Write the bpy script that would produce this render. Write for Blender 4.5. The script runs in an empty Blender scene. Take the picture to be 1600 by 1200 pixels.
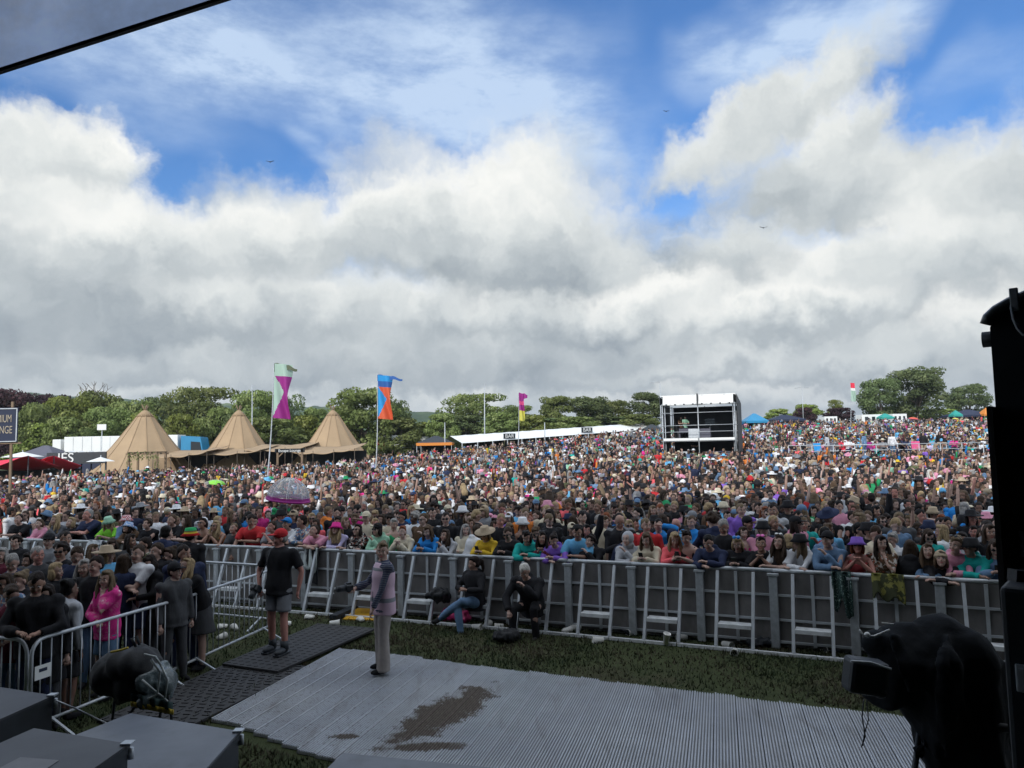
import bpy, bmesh, math, random
import numpy as np
from mathutils import Vector, Matrix, Euler
C = bpy.context.scene
COL = C.collection
rad = math.radians
# ------------------------------------------------------------ camera
FPX, PITCH, ROLL, CAMH = 1180.0, rad(4.6), rad(1.15), 3.1
cd = bpy.data.cameras.new('camera'); cd.sensor_width = 36; cd.lens = 36 * FPX / 1600; cd.clip_start = 0.05; cd.clip_end = 12000
cam = bpy.data.objects.new('camera', cd); COL.objects.link(cam); C.camera = cam
_f = Vector((0, math.cos(PITCH), math.sin(PITCH))); _u0 = Vector((0, -math.sin(PITCH), math.cos(PITCH))); _r0 = Vector((1, 0, 0))
_r = _r0 * math.cos(ROLL) - _u0 * math.sin(ROLL); _u = _r0 * math.sin(ROLL) + _u0 * math.cos(ROLL)
_m = Matrix((_r, _u, -_f)).transposed().to_4x4(); _m.translation = (0, 0, CAMH); cam.matrix_world = _m
C.render.resolution_x = 1024; C.render.resolution_y = 768

def ray(px, py):
    x, y = px - 800, 600 - py
    c, s = math.cos(ROLL), math.sin(ROLL)
    a, b = c * x + s * y, -s * x + c * y
    return Vector((a, FPX * math.cos(PITCH) - b * math.sin(PITCH), FPX * math.sin(PITCH) + b * math.cos(PITCH))) / FPX
def atz(px, py, Z=0.0):
    d = ray(px, py); return Vector((0, 0, CAMH)) + d * ((Z - CAMH) / d.z)
def aty(px, py, Y):
    d = ray(px, py); return Vector((0, 0, CAMH)) + d * (Y / d.y)

# ------------------------------------------------------------ sun, world, exposure
SUN_DIR = Vector((-0.48, -1.0, 0)).normalized()      # horizontal direction towards the sun
SUN_EL = rad(27)
S = Vector((SUN_DIR.x * math.cos(SUN_EL), SUN_DIR.y * math.cos(SUN_EL), math.sin(SUN_EL)))
sd = bpy.data.lights.new('sun', 'SUN'); sd.energy = 2.0; sd.angle = rad(0.6); sd.color = (1, 0.965, 0.915)
so = bpy.data.objects.new('sun', sd); COL.objects.link(so); so.rotation_euler = S.to_track_quat('Z', 'Y').to_euler()
C.view_settings.view_transform = 'Standard'; C.view_settings.look = 'None'; C.view_settings.exposure = 0.56; C.view_settings.gamma = 1
C.cycles.max_bounces = 5; C.cycles.diffuse_bounces = 3; C.cycles.glossy_bounces = 2; C.cycles.transmission_bounces = 4; C.cycles.transparent_max_bounces = 6
C.cycles.caustics_reflective = False; C.cycles.caustics_refractive = False

class NT:
    """small helper to wire node trees"""
    def __init__(s, tree): s.t = tree; s.n = tree.nodes; s.l = tree.links
    def node(s, typ, **kw):
        n = s.n.new(typ)
        for k, v in kw.items(): setattr(n, k, v)
        return n
    def put(s, sock, v):
        if v is None: return
        if isinstance(v, bpy.types.NodeSocket): s.l.new(v, sock)
        else: sock.default_value = v
    def math(s, op, a, b=None, c=None, clamp=False):
        n = s.node('ShaderNodeMath', operation=op); n.use_clamp = clamp
        s.put(n.inputs[0], a); s.put(n.inputs[1], b); s.put(n.inputs[2], c); return n.outputs[0]
    def vmath(s, op, a, b=None, sc=None):
        n = s.node('ShaderNodeVectorMath', operation=op); s.put(n.inputs[0], a); s.put(n.inputs[1], b)
        if sc is not None: s.put(n.inputs['Scale'], sc)
        return n.outputs['Value'] if op in ('LENGTH', 'DOT_PRODUCT', 'DISTANCE') else n.outputs[0]
    def noise(s, vec, scale, detail=4, rough=0.5, dist=0.0, lac=2.0, col=False):
        n = s.node('ShaderNodeTexNoise'); s.put(n.inputs['Vector'], vec); s.put(n.inputs['Scale'], scale); s.put(n.inputs['Detail'], detail)
        s.put(n.inputs['Roughness'], rough); s.put(n.inputs['Distortion'], dist); s.put(n.inputs['Lacunarity'], lac)
        return n.outputs['Color' if col else 'Fac']
    def rng(s, v, a, b, c=0.0, d=1.0, smooth=True):
        n = s.node('ShaderNodeMapRange', interpolation_type='SMOOTHSTEP' if smooth else 'LINEAR'); n.clamp = True
        s.put(n.inputs[0], v); s.put(n.inputs[1], a); s.put(n.inputs[2], b); s.put(n.inputs[3], c); s.put(n.inputs[4], d); return n.outputs[0]
    def mix(s, f, a, b, mode='MIX'):
        n = s.node('ShaderNodeMix', data_type='RGBA', blend_type=mode); s.put(n.inputs[0], f)
        s.put(n.inputs[6], a if isinstance(a, bpy.types.NodeSocket) else (*a[:3], 1)); s.put(n.inputs[7], b if isinstance(b, bpy.types.NodeSocket) else (*b[:3], 1))
        return n.outputs[2]
    def mapping(s, vec, loc=(0, 0, 0), rot=(0, 0, 0), sc=(1, 1, 1), typ='POINT'):
        n = s.node('ShaderNodeMapping', vector_type=typ); s.put(n.inputs[0], vec); n.inputs[1].default_value = loc; n.inputs[2].default_value = rot; n.inputs[3].default_value = sc
        return n.outputs[0]
    def combine(s, x, y, z):
        n = s.node('ShaderNodeCombineXYZ'); s.put(n.inputs[0], x); s.put(n.inputs[1], y); s.put(n.inputs[2], z); return n.outputs[0]
    def sep(s, v):
        n = s.node('ShaderNodeSeparateXYZ'); s.put(n.inputs[0], v); return n.outputs
    def ramp(s, f, stops):
        n = s.node('ShaderNodeValToRGB'); s.put(n.inputs[0], f); e = n.color_ramp.elements
        while len(e) < len(stops): e.new(0.5)
        for i, (p, c) in enumerate(stops): e[i].position = p; e[i].color = (*c[:3], 1)
        return n.outputs[0]

def aze(px, py):
    d = ray(px, py).normalized(); return math.degrees(math.atan2(d.x, d.y)), math.degrees(math.asin(d.z))

def build_world():
    w = bpy.data.worlds.new('World'); C.world = w; w.use_nodes = True
    t = NT(w.node_tree); t.n.clear()
    out = t.node('ShaderNodeOutputWorld'); bg = t.node('ShaderNodeBackground'); t.l.new(bg.outputs[0], out.inputs[0])
    sky = t.node('ShaderNodeTexSky', sky_type='NISHITA'); sky.sun_disc = False
    sky.sun_elevation = SUN_EL; sky.sun_rotation = math.atan2(SUN_DIR.x, SUN_DIR.y)
    sky.air_density = 1.0; sky.dust_density = 0.3; sky.ozone_density = 2.5
    geo = t.node('ShaderNodeTexCoord'); dv = geo.outputs['Generated']; x, y, z = t.sep(t.vmath('NORMALIZE', dv))[:3]
    az = t.math('MULTIPLY', t.math('ARCTAN2', x, y), 57.2958); ele = t.math('MULTIPLY', t.math('ARCSINE', z), 57.2958)
    Pm = t.combine(az, ele, 0.0); F_ = 20.6
    def n2(vec, scale, det, rough=0.55, dist=0.0, col=False):
        n = t.node('ShaderNodeTexNoise'); n.noise_dimensions = '2D'; t.put(n.inputs['Vector'], vec); n.inputs['Scale'].default_value = scale; n.inputs['Detail'].default_value = det
        n.inputs['Roughness'].default_value = rough; n.inputs['Distortion'].default_value = dist; return n.outputs[1 if col else 0]
    half = (0.5, 0.5, 0.5)
    W = t.vmath('ADD', Pm, t.vmath('SCALE', t.vmath('SUBTRACT', n2(Pm, 0.10, 2, 0.5, 0, True), half), None, 4.2))
    W = t.vmath('ADD', W, t.vmath('SCALE', t.vmath('SUBTRACT', n2(Pm, 0.42, 4, 0.6, 0, True), half), None, 3.2))
    nb = t.math('SUBTRACT', n2(W, 0.16, 5, 0.58), 0.5)          # billows seen inside the clouds
    nf = t.math('SUBTRACT', n2(t.vmath('ADD', W, (40, 9, 0)), 0.55, 5, 0.62), 0.5)   # fine edge noise
    # thin veil
    vt = None
    vw = t.vmath('ADD', Pm, t.vmath('SCALE', t.vmath('SUBTRACT', t.noise(Pm, 0.07, 3, 0.6, col=True), (0.5, 0.5, 0.5)), None, 14.0))
    for (px, py, a, b, tilt, wgt) in VEILS:
        ax, ey = aze(px, py)
        v = t.mapping(vw, (ax, ey, 0), (0, 0, rad(tilt)), (a / F_, b / F_, 1), 'TEXTURE'); v = t.vmath('MULTIPLY', v, (1, 1, 0))
        r = t.rng(t.vmath('LENGTH', v), 0.3, 1.25, wgt, 0.0); vt = r if vt is None else t.math('ADD', vt, r)
    stre = t.noise(t.mapping(Pm, (0, 0, 0), (0, 0, rad(18)), (0.7, 1.8, 1)), 0.15, 7, 0.66)
    vt = t.math('MULTIPLY', vt, t.rng(stre, 0.30, 0.70, 0.42, 1.35)); vt = t.math('MINIMUM', vt, 0.86)
    skyc = t.mix(1.0, sky.outputs[0], (0.044, 0.075, 0.108), 'MULTIPLY')
    skyc = t.mix(1.0, skyc, (0.55, 0.78, 1.0), 'MULTIPLY') if False else skyc
    c1 = t.mix(vt, skyc, (0.42, 0.52, 0.66))
    # even grey layer near the horizon; loose unseen cloud cover added for whiter fill light
    lay = n2(t.mapping(W, (0, 0, 0), (0, 0, 0), (0.5, 1.5, 1)), 0.10, 5, 0.6)
    lowm = t.rng(t.math('ADD', ele, t.math('MULTIPLY', t.math('SUBTRACT', lay, 0.5), 9.0)), 11.0, 16.5, 1.0, 0.0)
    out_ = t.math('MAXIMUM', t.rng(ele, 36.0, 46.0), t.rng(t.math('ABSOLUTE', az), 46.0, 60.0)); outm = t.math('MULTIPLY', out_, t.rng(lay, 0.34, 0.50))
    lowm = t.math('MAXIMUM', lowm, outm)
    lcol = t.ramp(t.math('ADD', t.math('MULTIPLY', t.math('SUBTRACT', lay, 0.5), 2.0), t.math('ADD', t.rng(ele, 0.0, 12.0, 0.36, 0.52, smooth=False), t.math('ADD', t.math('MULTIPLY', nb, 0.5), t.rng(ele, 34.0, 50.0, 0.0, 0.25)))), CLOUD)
    _s = t.node('ShaderNodeVectorMath', operation='SCALE'); t.put(_s.inputs[0], lcol); t.put(_s.inputs['Scale'], t.math('ADD', 1.0, t.math('MULTIPLY', out_, 0.95))); lcol = t.mix(t.math('MULTIPLY', out_, 0.5), _s.outputs[0], (0.62, 0.72, 0.86))   # clouds out of view brightened and blued, added fill for the shaded foreground
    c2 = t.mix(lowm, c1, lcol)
    # cumulus heaps, far to near: each is bright on top and grey at its flat base
    for (px, py, a, b, tilt, top, base, soft, op) in HEAPS:
        ax, ey = aze(px, py)
        v = t.mapping(W, (ax, ey, 0), (0, 0, rad(tilt)), (a / F_, b / F_, 1), 'TEXTURE'); X_, Y_ = t.sep(v)[:2]
        Yd = t.math('MULTIPLY', t.math('MINIMUM', Y_, 0.0), 1.35); Yu = t.math('MAXIMUM', Y_, 0.0)
        r = t.math('SQRT', t.math('ADD', t.math('MULTIPLY', X_, X_), t.math('ADD', t.math('MULTIPLY', Yd, Yd), t.math('MULTIPLY', Yu, Yu))))
        r = t.math('ADD', r, t.math('MULTIPLY', nf, 0.40))
        m = t.rng(r, 1.0 - soft, 1.0 + soft * 0.6, op, 0.0)
        sh = t.math('ADD', t.rng(Y_, -0.75, 0.85, base - .01, top), t.math('ADD', t.math('MULTIPLY', nb, 0.66), t.math('MULTIPLY', nf, 0.20)))
        c2 = t.mix(m, c2, t.ramp(sh, CLOUD))
    # the ground half of the world
    gm = t.rng(z, -0.02, 0.0, 0.0, 1.0)
    c3 = t.mix(gm, (0.12, 0.13, 0.11), c2)
    t.l.new(c3, bg.inputs[0]); bg.inputs[1].default_value = 1.0
    w.cycles.sampling_method = 'MANUAL'; w.cycles.sample_map_resolution = 256
CLOUD = [(0.0, (0.180, 0.212, 0.243)), (0.25, (0.275, 0.307, 0.328)), (0.5, (0.392, 0.422, 0.432)), (0.75, (0.535, 0.556, 0.547)), (1.0, (0.680, 0.680, 0.652))]
# clouds of the photograph: centre, half sizes (photo px), tilt, brightness of top and base, softness, opacity
HEAPS = [(640, 265, 130, 60, 0, .75, .45, .6, .7), (900, 290, 120, 70, -30, .6, .5, .8, .5),
         (15, 330, 165, 125, 0, .95, .28, .45, 1), (130, 255, 78, 62, 0, 1.0, .50, .45, 1), (0, 225, 90, 50, 0, 1.0, .6, .5, .9),
         (1200, 185, 190, 52, 24, .78, .42, .5, 1), (1300, 120, 60, 34, 30, .8, .5, .5, .8), (1310, 215, 88, 62, 20, .85, .5, .45, 1), (1330, 300, 190, 95, -6, .70, .30, .45, 1), (1440, 330, 85, 60, -20, .7, .4, .5, .9), (1590, 310, 140, 110, 10, .78, .35, .5, 1),
         (1110, 250, 80, 50, 0, .7, .5, .7, .8), (420, 330, 110, 55, 0, .70, .45, .6, .8), (460, 395, 150, 75, 0, .85, .38, .5, 1), (210, 400, 150, 85, 0, 1.02, .36, .45, 1), (330, 400, 150, 75, 0, .90, .36, .5, 1),
         (790, 320, 110, 105, 0, 1.05, .60, .45, 1), (770, 390, 270, 130, -6, .92, .18, .45, 1), (610, 350, 130, 85, 15, 1.0, .50, .5, 1), (915, 425, 100, 65, -12, .7, .2, .55, .9),
         (1175, 415, 125, 78, 0, .80, .26, .5, 1), (1350, 440, 170, 75, 15, .95, .34, .5, 1), (1520, 430, 150, 80, 10, .78, .30, .45, 1),
         (560, 500, 280, 62, 0, .85, .30, .5, .9), (300, 500, 230, 60, 0, .78, .28, .5, .9), (60, 520, 230, 95, 0, .38, .08, .5, .9), (870, 505, 170, 45, 0, .85, .25, .5, .9), (1030, 480, 120, 50, 0, 1.05, .45, .5, 1), (1220, 510, 190, 48, 0, .95, .25, .45, 1), (1540, 520, 110, 60, 25, 1.05, .45, .5, .9), (1400, 560, 200, 40, 0, .65, .25, .5, .8),
         (720, 575, 420, 46, 0, .48, .14, .5, .9), (260, 590, 330, 36, 0, .48, .22, .5, .85), (1180, 585, 280, 30, 0, .70, .20, .5, .85), (1150, 615, 220, 20, 0, .95, .6, .6, .8), (400, 632, 260, 14, 0, .8, .5, .6, .6)]
VEILS = [(560, 90, 430, 130, -8, 0.58), (760, 190, 260, 90, -10, 0.34), (300, 90, 220, 80, -15, 0.5), (1290, 40, 220, 80, 15, 0.75), (240, 190, 130, 50, -20, 0.25), (900, 260, 120, 120, 0, 0.4),
         (1120, 60, 120, 60, 30, 0.45), (1560, 120, 90, 50, 10, 0.25), (470, 260, 140, 30, -30, 0.30), (1090, 330, 120, 70, 0, 0.12), (850, 90, 160, 120, 0, 0.16), (120, 130, 120, 50, -10, 0.3)]
build_world()

# ------------------------------------------------------------ helpers
RNG = random.Random(7)
class MB:
    """collects shapes, builds ONE mesh object"""
    def __init__(s): s.v = []; s.f = []; s.m = []; s.sm = []
    def add(s, vs, fs, mat=0, smooth=False):
        o = len(s.v); s.v += [tuple(v) for v in vs]; s.f += [tuple(i + o for i in f) for f in fs]; s.m += [mat] * len(fs); s.sm += [smooth] * len(fs)
    def box(s, c, d, M=None, mat=0, bev=0.0):
        hx, hy, hz = d[0] / 2, d[1] / 2, d[2] / 2
        if bev:
            bm = bmesh.new(); bmesh.ops.create_cube(bm, size=1); bmesh.ops.scale(bm, vec=d, verts=bm.verts)
            bmesh.ops.bevel(bm, geom=bm.edges[:], offset=bev, segments=2, affect='EDGES', profile=0.5)
            bm.verts.index_update(); vs = [v.co.copy() for v in bm.verts]; fs = [[v.index for v in f.verts] for f in bm.faces]; bm.free()
        else:
            vs = [Vector((x, y, z)) for x in (-hx, hx) for y in (-hy, hy) for z in (-hz, hz)]
            fs = [(0, 1, 3, 2), (4, 6, 7, 5), (0, 4, 5, 1), (2, 3, 7, 6), (0, 2, 6, 4), (1, 5, 7, 3)]
        c = Vector(c)
        vs = [(M @ v if M else v) + c for v in vs]; s.add(vs, fs, mat, False)
    def beam(s, a, b, w, h=None, mat=0, up=(0, 0, 1)):
        """square bar from a to b"""
        a, b = Vector(a), Vector(b); h = h or w; d = b - a; L = d.length
        if L < 1e-6: return
        d.normalize(); u = Vector(up)
        if abs(d.dot(u)) > 0.95: u = Vector((0, 1, 0))
        x = d.cross(u).normalized(); z = x.cross(d)
        M = Matrix((x, d, z)).transposed(); s.box((a + b) / 2, (w, L, h), M, mat)
    def tube(s, pts, r, seg=8, mat=0, cap=True):
        pts = [Vector(p) for p in pts]; rs = r if isinstance(r, (list, tuple)) else [r] * len(pts)
        vs = []; n = len(pts); pu = None
        for i, p in enumerate(pts):
            d = (pts[min(i + 1, n - 1)] - pts[max(i - 1, 0)]).normalized()
            u = Vector((0, 0, 1)) if abs(d.z) < 0.9 else Vector((0, 1, 0))
            if pu is not None and abs(d.dot(pu)) < 0.95: u = pu
            x = d.cross(u).normalized(); y = x.cross(d).normalized(); pu = y
            for k in range(seg):
                a = 2 * math.pi * k / seg; vs.append(p + (x * math.cos(a) + y * math.sin(a)) * rs[i])
        fs = [(i * seg + k, i * seg + (k + 1) % seg, (i + 1) * seg + (k + 1) % seg, (i + 1) * seg + k) for i in range(n - 1) for k in range(seg)]
        if cap: fs += [tuple(range(seg - 1, -1, -1)), tuple(range((n - 1) * seg, n * seg))]
        s.add(vs, fs, mat, True)
    def ell(s, c, r, M=None, nu=12, nv=8, mat=0):
        vs = [Vector((0, 0, -1))]; c = Vector(c)
        for j in range(1, nv):
            t = math.pi * j / nv - math.pi / 2
            for i in range(nu):
                a = 2 * math.pi * i / nu; vs.append(Vector((math.cos(t) * math.cos(a), math.cos(t) * math.sin(a), math.sin(t))))
        vs.append(Vector((0, 0, 1)))
        fs = [(0, 1 + (i + 1) % nu, 1 + i) for i in range(nu)]
        for j in range(nv - 2):
            for i in range(nu):
                a = 1 + j * nu; fs.append((a + i, a + (i + 1) % nu, a + nu + (i + 1) % nu, a + nu + i))
        L = len(vs) - 1; a = 1 + (nv - 2) * nu; fs += [(L, a + i, a + (i + 1) % nu) for i in range(nu)]
        vs = [Vector((v.x * r[0], v.y * r[1], v.z * r[2])) for v in vs]
        s.add([(M @ v if M else v) + c for v in vs], fs, mat, True)
    def grid(s, fn, nu, nv, mat=0, smooth=True, thick=0.0):
        """fn(u, v) -> point; with thick a closed slab"""
        P = [Vector(fn(i / nu, j / nv)) for j in range(nv + 1) for i in range(nu + 1)]
        q = lambda i, j: j * (nu + 1) + i
        fs = [(q(i, j), q(i + 1, j), q(i + 1, j + 1), q(i, j + 1)) for j in range(nv) for i in range(nu)]
        if thick:
            N = [Vector((0, 0, 0)) for _ in P]
            for f in fs:
                n = (P[f[1]] - P[f[0]]).cross(P[f[3]] - P[f[0]])
                if n.length > 1e-12:
                    n.normalize()
                    for k in f: N[k] += n
            B = [p - n.normalized() * thick for p, n in zip(P, N)]; o = len(P)
            fs2 = [tuple(k + o for k in reversed(f)) for f in fs]
            rim = [q(i, 0) for i in range(nu)] + [q(nu, j) for j in range(nv)] + [q(i, nv) for i in range(nu, 0, -1)] + [q(0, j) for j in range(nv, 0, -1)]
            fs3 = [(rim[k], rim[(k + 1) % len(rim)], rim[(k + 1) % len(rim)] + o, rim[k] + o) for k in range(len(rim))]
            s.add(P + B, fs + fs2 + [tuple(reversed(f)) for f in fs3], mat, smooth)
        else: s.add(P, fs, mat, smooth)
    def prism(s, poly, axis_pts, mat=0):
        """polygon points (3D) extruded by vector"""
        e = Vector(axis_pts); n = len(poly); P = [Vector(p) for p in poly]
        s.add(P + [p + e for p in P], [tuple(range(n - 1, -1, -1)), tuple(range(n, 2 * n))] + [(i, (i + 1) % n, n + (i + 1) % n, n + i) for i in range(n)], mat)
    def mesh(s, name, mats):
        me = bpy.data.meshes.new(name); me.from_pydata(s.v, [], s.f)
        for m in (mats if isinstance(mats, (list, tuple)) else [mats]): me.materials.append(m)
        me.polygons.foreach_set('material_index', s.m); me.polygons.foreach_set('use_smooth', s.sm); me.update(); return me
    def build(s, name, mats, parent=None, loc=None):
        o = bpy.data.objects.new(name, s.mesh(name, mats)); COL.objects.link(o)
        if parent is not None: o.parent = parent
        if loc is not None: o.location = loc
        return o
def tag(o, label=None, cat=None, group=None, kind=None):
    if label: o['label'] = label
    if cat: o['category'] = cat
    if group: o['group'] = group
    if kind: o['kind'] = kind
    return o
def empty(name, loc=(0, 0, 0), rz=0.0, label=None, cat=None, group=None):
    o = bpy.data.objects.new(name, None); COL.objects.link(o); o.location = loc; o.rotation_euler = (0, 0, rz); o.empty_display_size = 0.1
    return tag(o, label, cat, group)
CHILDREN = {}
def copy_tree(o, parent=None):
    c = o.copy(); COL.objects.link(c)
    if parent is not None: c.parent = parent; c.matrix_parent_inverse = o.matrix_parent_inverse
    for ch in [x for x in COL.objects if x.parent == o]: copy_tree(ch, c)
    return c
def RZ(a): return Matrix.Rotation(a, 3, 'Z')
def text_mesh(name, txt, size, mat, parent, loc, rot, depth=0.01, align='CENTER', xs=1.0):
    cu = bpy.data.curves.new(name, 'FONT'); cu.body = txt; cu.size = size; cu.extrude = depth; cu.align_x = align; cu.align_y = 'CENTER'
    tmp = bpy.data.objects.new(name, cu); COL.objects.link(tmp); dg = bpy.context.evaluated_depsgraph_get()
    me = bpy.data.meshes.new_from_object(tmp.evaluated_get(dg)); bpy.data.objects.remove(tmp); bpy.data.curves.remove(cu)
    me.name = name; me.materials.clear(); me.materials.append(mat)
    o = bpy.data.objects.new(name, me); COL.objects.link(o); o.parent = parent; o.location = loc; o.rotation_euler = rot; o.scale = (xs, 1, 1)
    return o

# ------------------------------------------------------------ materials
def pmat(name, col, rough=0.7, metal=0.0, var=0.0, vscale=3.0, bump=0.0, bscale=40.0, coord='Object', spec=0.5, col2=None, c2s=1.5, c2t=(0.5, 0.6), stretch=(1, 1, 1), objcol=False, trans=0.0):
    m = bpy.data.materials.new(name); m.use_nodes = True; t = NT(m.node_tree); b = t.n['Principled BSDF']
    b.inputs['Roughness'].default_value = rough; b.inputs['Metallic'].default_value = metal; b.inputs['Specular IOR Level'].default_value = spec
    tc = t.node('ShaderNodeTexCoord').outputs[coord]; vec = t.mapping(tc, sc=stretch)
    c = (*col[:3], 1)
    if objcol:
        c = t.node('ShaderNodeObjectInfo').outputs['Color']
    if col2:
        f = t.rng(t.noise(vec, c2s, 6, 0.6), c2t[0], c2t[1]); c = t.mix(f, c, col2)
    if var:
        f = t.rng(t.noise(vec, vscale, 5, 0.6), 0.25, 0.75, 1 - var, 1 + var, smooth=False)
        mul = t.node('ShaderNodeVectorMath', operation='SCALE'); t.put(mul.inputs[0], c if isinstance(c, bpy.types.NodeSocket) else c[:3]); t.put(mul.inputs['Scale'], f); c = mul.outputs[0]
    t.put(b.inputs['Base Color'], c)
    if bump:
        bn = t.node('ShaderNodeBump'); bn.inputs['Strength'].default_value = bump; bn.inputs['Distance'].default_value = 0.02
        t.put(bn.inputs['Height'], t.noise(vec, bscale, 5, 0.6)); t.l.new(bn.outputs[0], b.inputs['Normal'])
    if trans: b.inputs['Transmission Weight'].default_value = trans
    return m
M = {}
M['alu'] = pmat('aluminium', (0.50, 0.53, 0.56), 0.5, 0.35, 0.18, 6, 0.1, 60)
M['galv'] = pmat('galvanised_steel', (0.46, 0.49, 0.52), 0.5, 0.35, 0.2, 12)
M['panel'] = pmat('barrier_sheet', (0.19, 0.18, 0.178), 0.5, 0.35, 0.3, 3.5, 0.12, 9, col2=(0.27, 0.265, 0.26), c2s=2.2, c2t=(.5, .75), stretch=(1, 1, .45))
M['black'] = pmat('black_paint', (0.022, 0.027, 0.034), 0.55, 0, 0.3, 5, 0.1, 120)
M['blackcloth'] = pmat('black_cloth', (0.012, 0.013, 0.016), 0.75, 0, 0.3, 4, 0.2, 60)
M['rubber'] = pmat('rubber', (0.03, 0.03, 0.032), 0.7, 0, 0.3, 3)
M['white'] = pmat('white_pvc', (0.78, 0.79, 0.78), 0.5, 0, 0.06, 0.6)
M['cup'] = pmat('paper_cup', (0.85, 0.84, 0.80), 0.6, 0, 0.05, 9)
M['tan'] = pmat('tan_canvas', (0.36, 0.255, 0.155), 0.85, 0, 0.12, 0.5, 0.15, 12)
M['tan2'] = pmat('tan_canvas_trim', (0.325, 0.228, 0.138), 0.85, 0, 0.1, 0.8)
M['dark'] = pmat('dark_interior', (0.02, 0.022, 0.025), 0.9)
M['wood'] = pmat('wood', (0.21, 0.145, 0.09), 0.75, 0, 0.25, 3, 0.2, 20, stretch=(1, 1, 0.2))
M['bark'] = pmat('bark', (0.10, 0.08, 0.06), 0.9, 0, 0.35, 6)
M['red'] = pmat('red_canvas', (0.72, 0.03, 0.07), 0.6, 0, 0.12, 0.8)
M['blue'] = pmat('blue_paint', (0.02, 0.22, 0.42), 0.4, 0, 0.1, 1)
M['teal'] = pmat('teal_canvas', (0.02, 0.30, 0.26), 0.6)
M['navy'] = pmat('navy_canvas', (0.014, 0.022, 0.055), 0.7, 0, 0.1, 1)
M['orange'] = pmat('orange_canvas', (0.65, 0.22, 0.03), 0.6)
M['grey'] = pmat('grey_canvas', (0.10, 0.10, 0.13), 0.8, 0, 0.1, 1)
M['glass'] = pmat('dark_glass', (0.02, 0.025, 0.03), 0.08)

# ------------------------------------------------------------ terrain
_US = [-0.9, -0.42, -0.17, 0.0, 0.17, 0.5, 0.9]; _UV = [0.002, 0.003, 0.015, 0.029, 0.042, 0.038, 0.036]
def hgt(x, y):
    if y <= 22: return 0.0
    yy = min(y, 135.0) ; u = x / max(y, 1)
    s = float(np.interp(u, _US, _UV))
    h = s * 80 * ((yy - 22) / 80) ** 1.6
    if y > 135: h += (y - 135) * 0.002
    return h
def gp(px, Y, dz=0.0):
    """ground point in the direction of photo column px at forward distance Y"""
    p = aty(px, 690, Y); return Vector((p.x, Y, hgt(p.x, Y) + dz))

def mat_ground():
    m = bpy.data.materials.new('grass_field'); m.use_nodes = True; t = NT(m.node_tree); b = t.n['Principled BSDF']; b.inputs['Roughness'].default_value = 0.95; b.inputs['Specular IOR Level'].default_value = 0.15
    g = t.node('ShaderNodeNewGeometry').outputs['Position']
    n1 = t.noise(g, 0.55, 6, 0.65); n2 = t.noise(g, 9, 5, 0.7); n3 = t.noise(g, 60, 3, 0.7)
    c = t.mix(t.rng(n2, 0.3, 0.7), (0.030, 0.044, 0.018), (0.055, 0.070, 0.030)); c = t.mix(t.rng(n1, 0.50, 0.70), c, (0.065, 0.054, 0.036)); c = t.mix(t.rng(n3, 0.3, 0.8), c, (0.085, 0.095, 0.045))
    t.put(b.inputs['Base Color'], c); bn = t.node('ShaderNodeBump'); bn.inputs['Strength'].default_value = 0.8; bn.inputs['Distance'].default_value = 0.04; t.put(bn.inputs['Height'], n3); t.l.new(bn.outputs[0], b.inputs['Normal'])
    return m
M['ground'] = mat_ground()
def build_ground():
    xs = sorted(set([-3500, -2500, -1500, -900, -600, -400, -300] + list(range(-240, 241, 6)) + [300, 400, 600, 900, 1500, 2500, 3500]))
    ys = sorted(set([-300, -200, -100, -50, -20, 0, 10, 20] + list(range(24, 200, 5)) + [210, 240, 280, 340, 420, 600, 900, 1500, 2500, 3500]))
    b = MB(); nx = len(xs); vs = [(x, y, hgt(x, y) if y < 400 else hgt(x, 400)) for y in ys for x in xs]
    fs = [(j * nx + i, j * nx + i + 1, (j + 1) * nx + i + 1, (j + 1) * nx + i) for j in range(len(ys) - 1) for i in range(nx - 1)]
    b.add(vs, fs, 0, True); tag(b.build('ground', M['ground']), 'flat trampled grass field rising gently into a low hill', None, None, 'structure')
build_ground()

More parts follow.
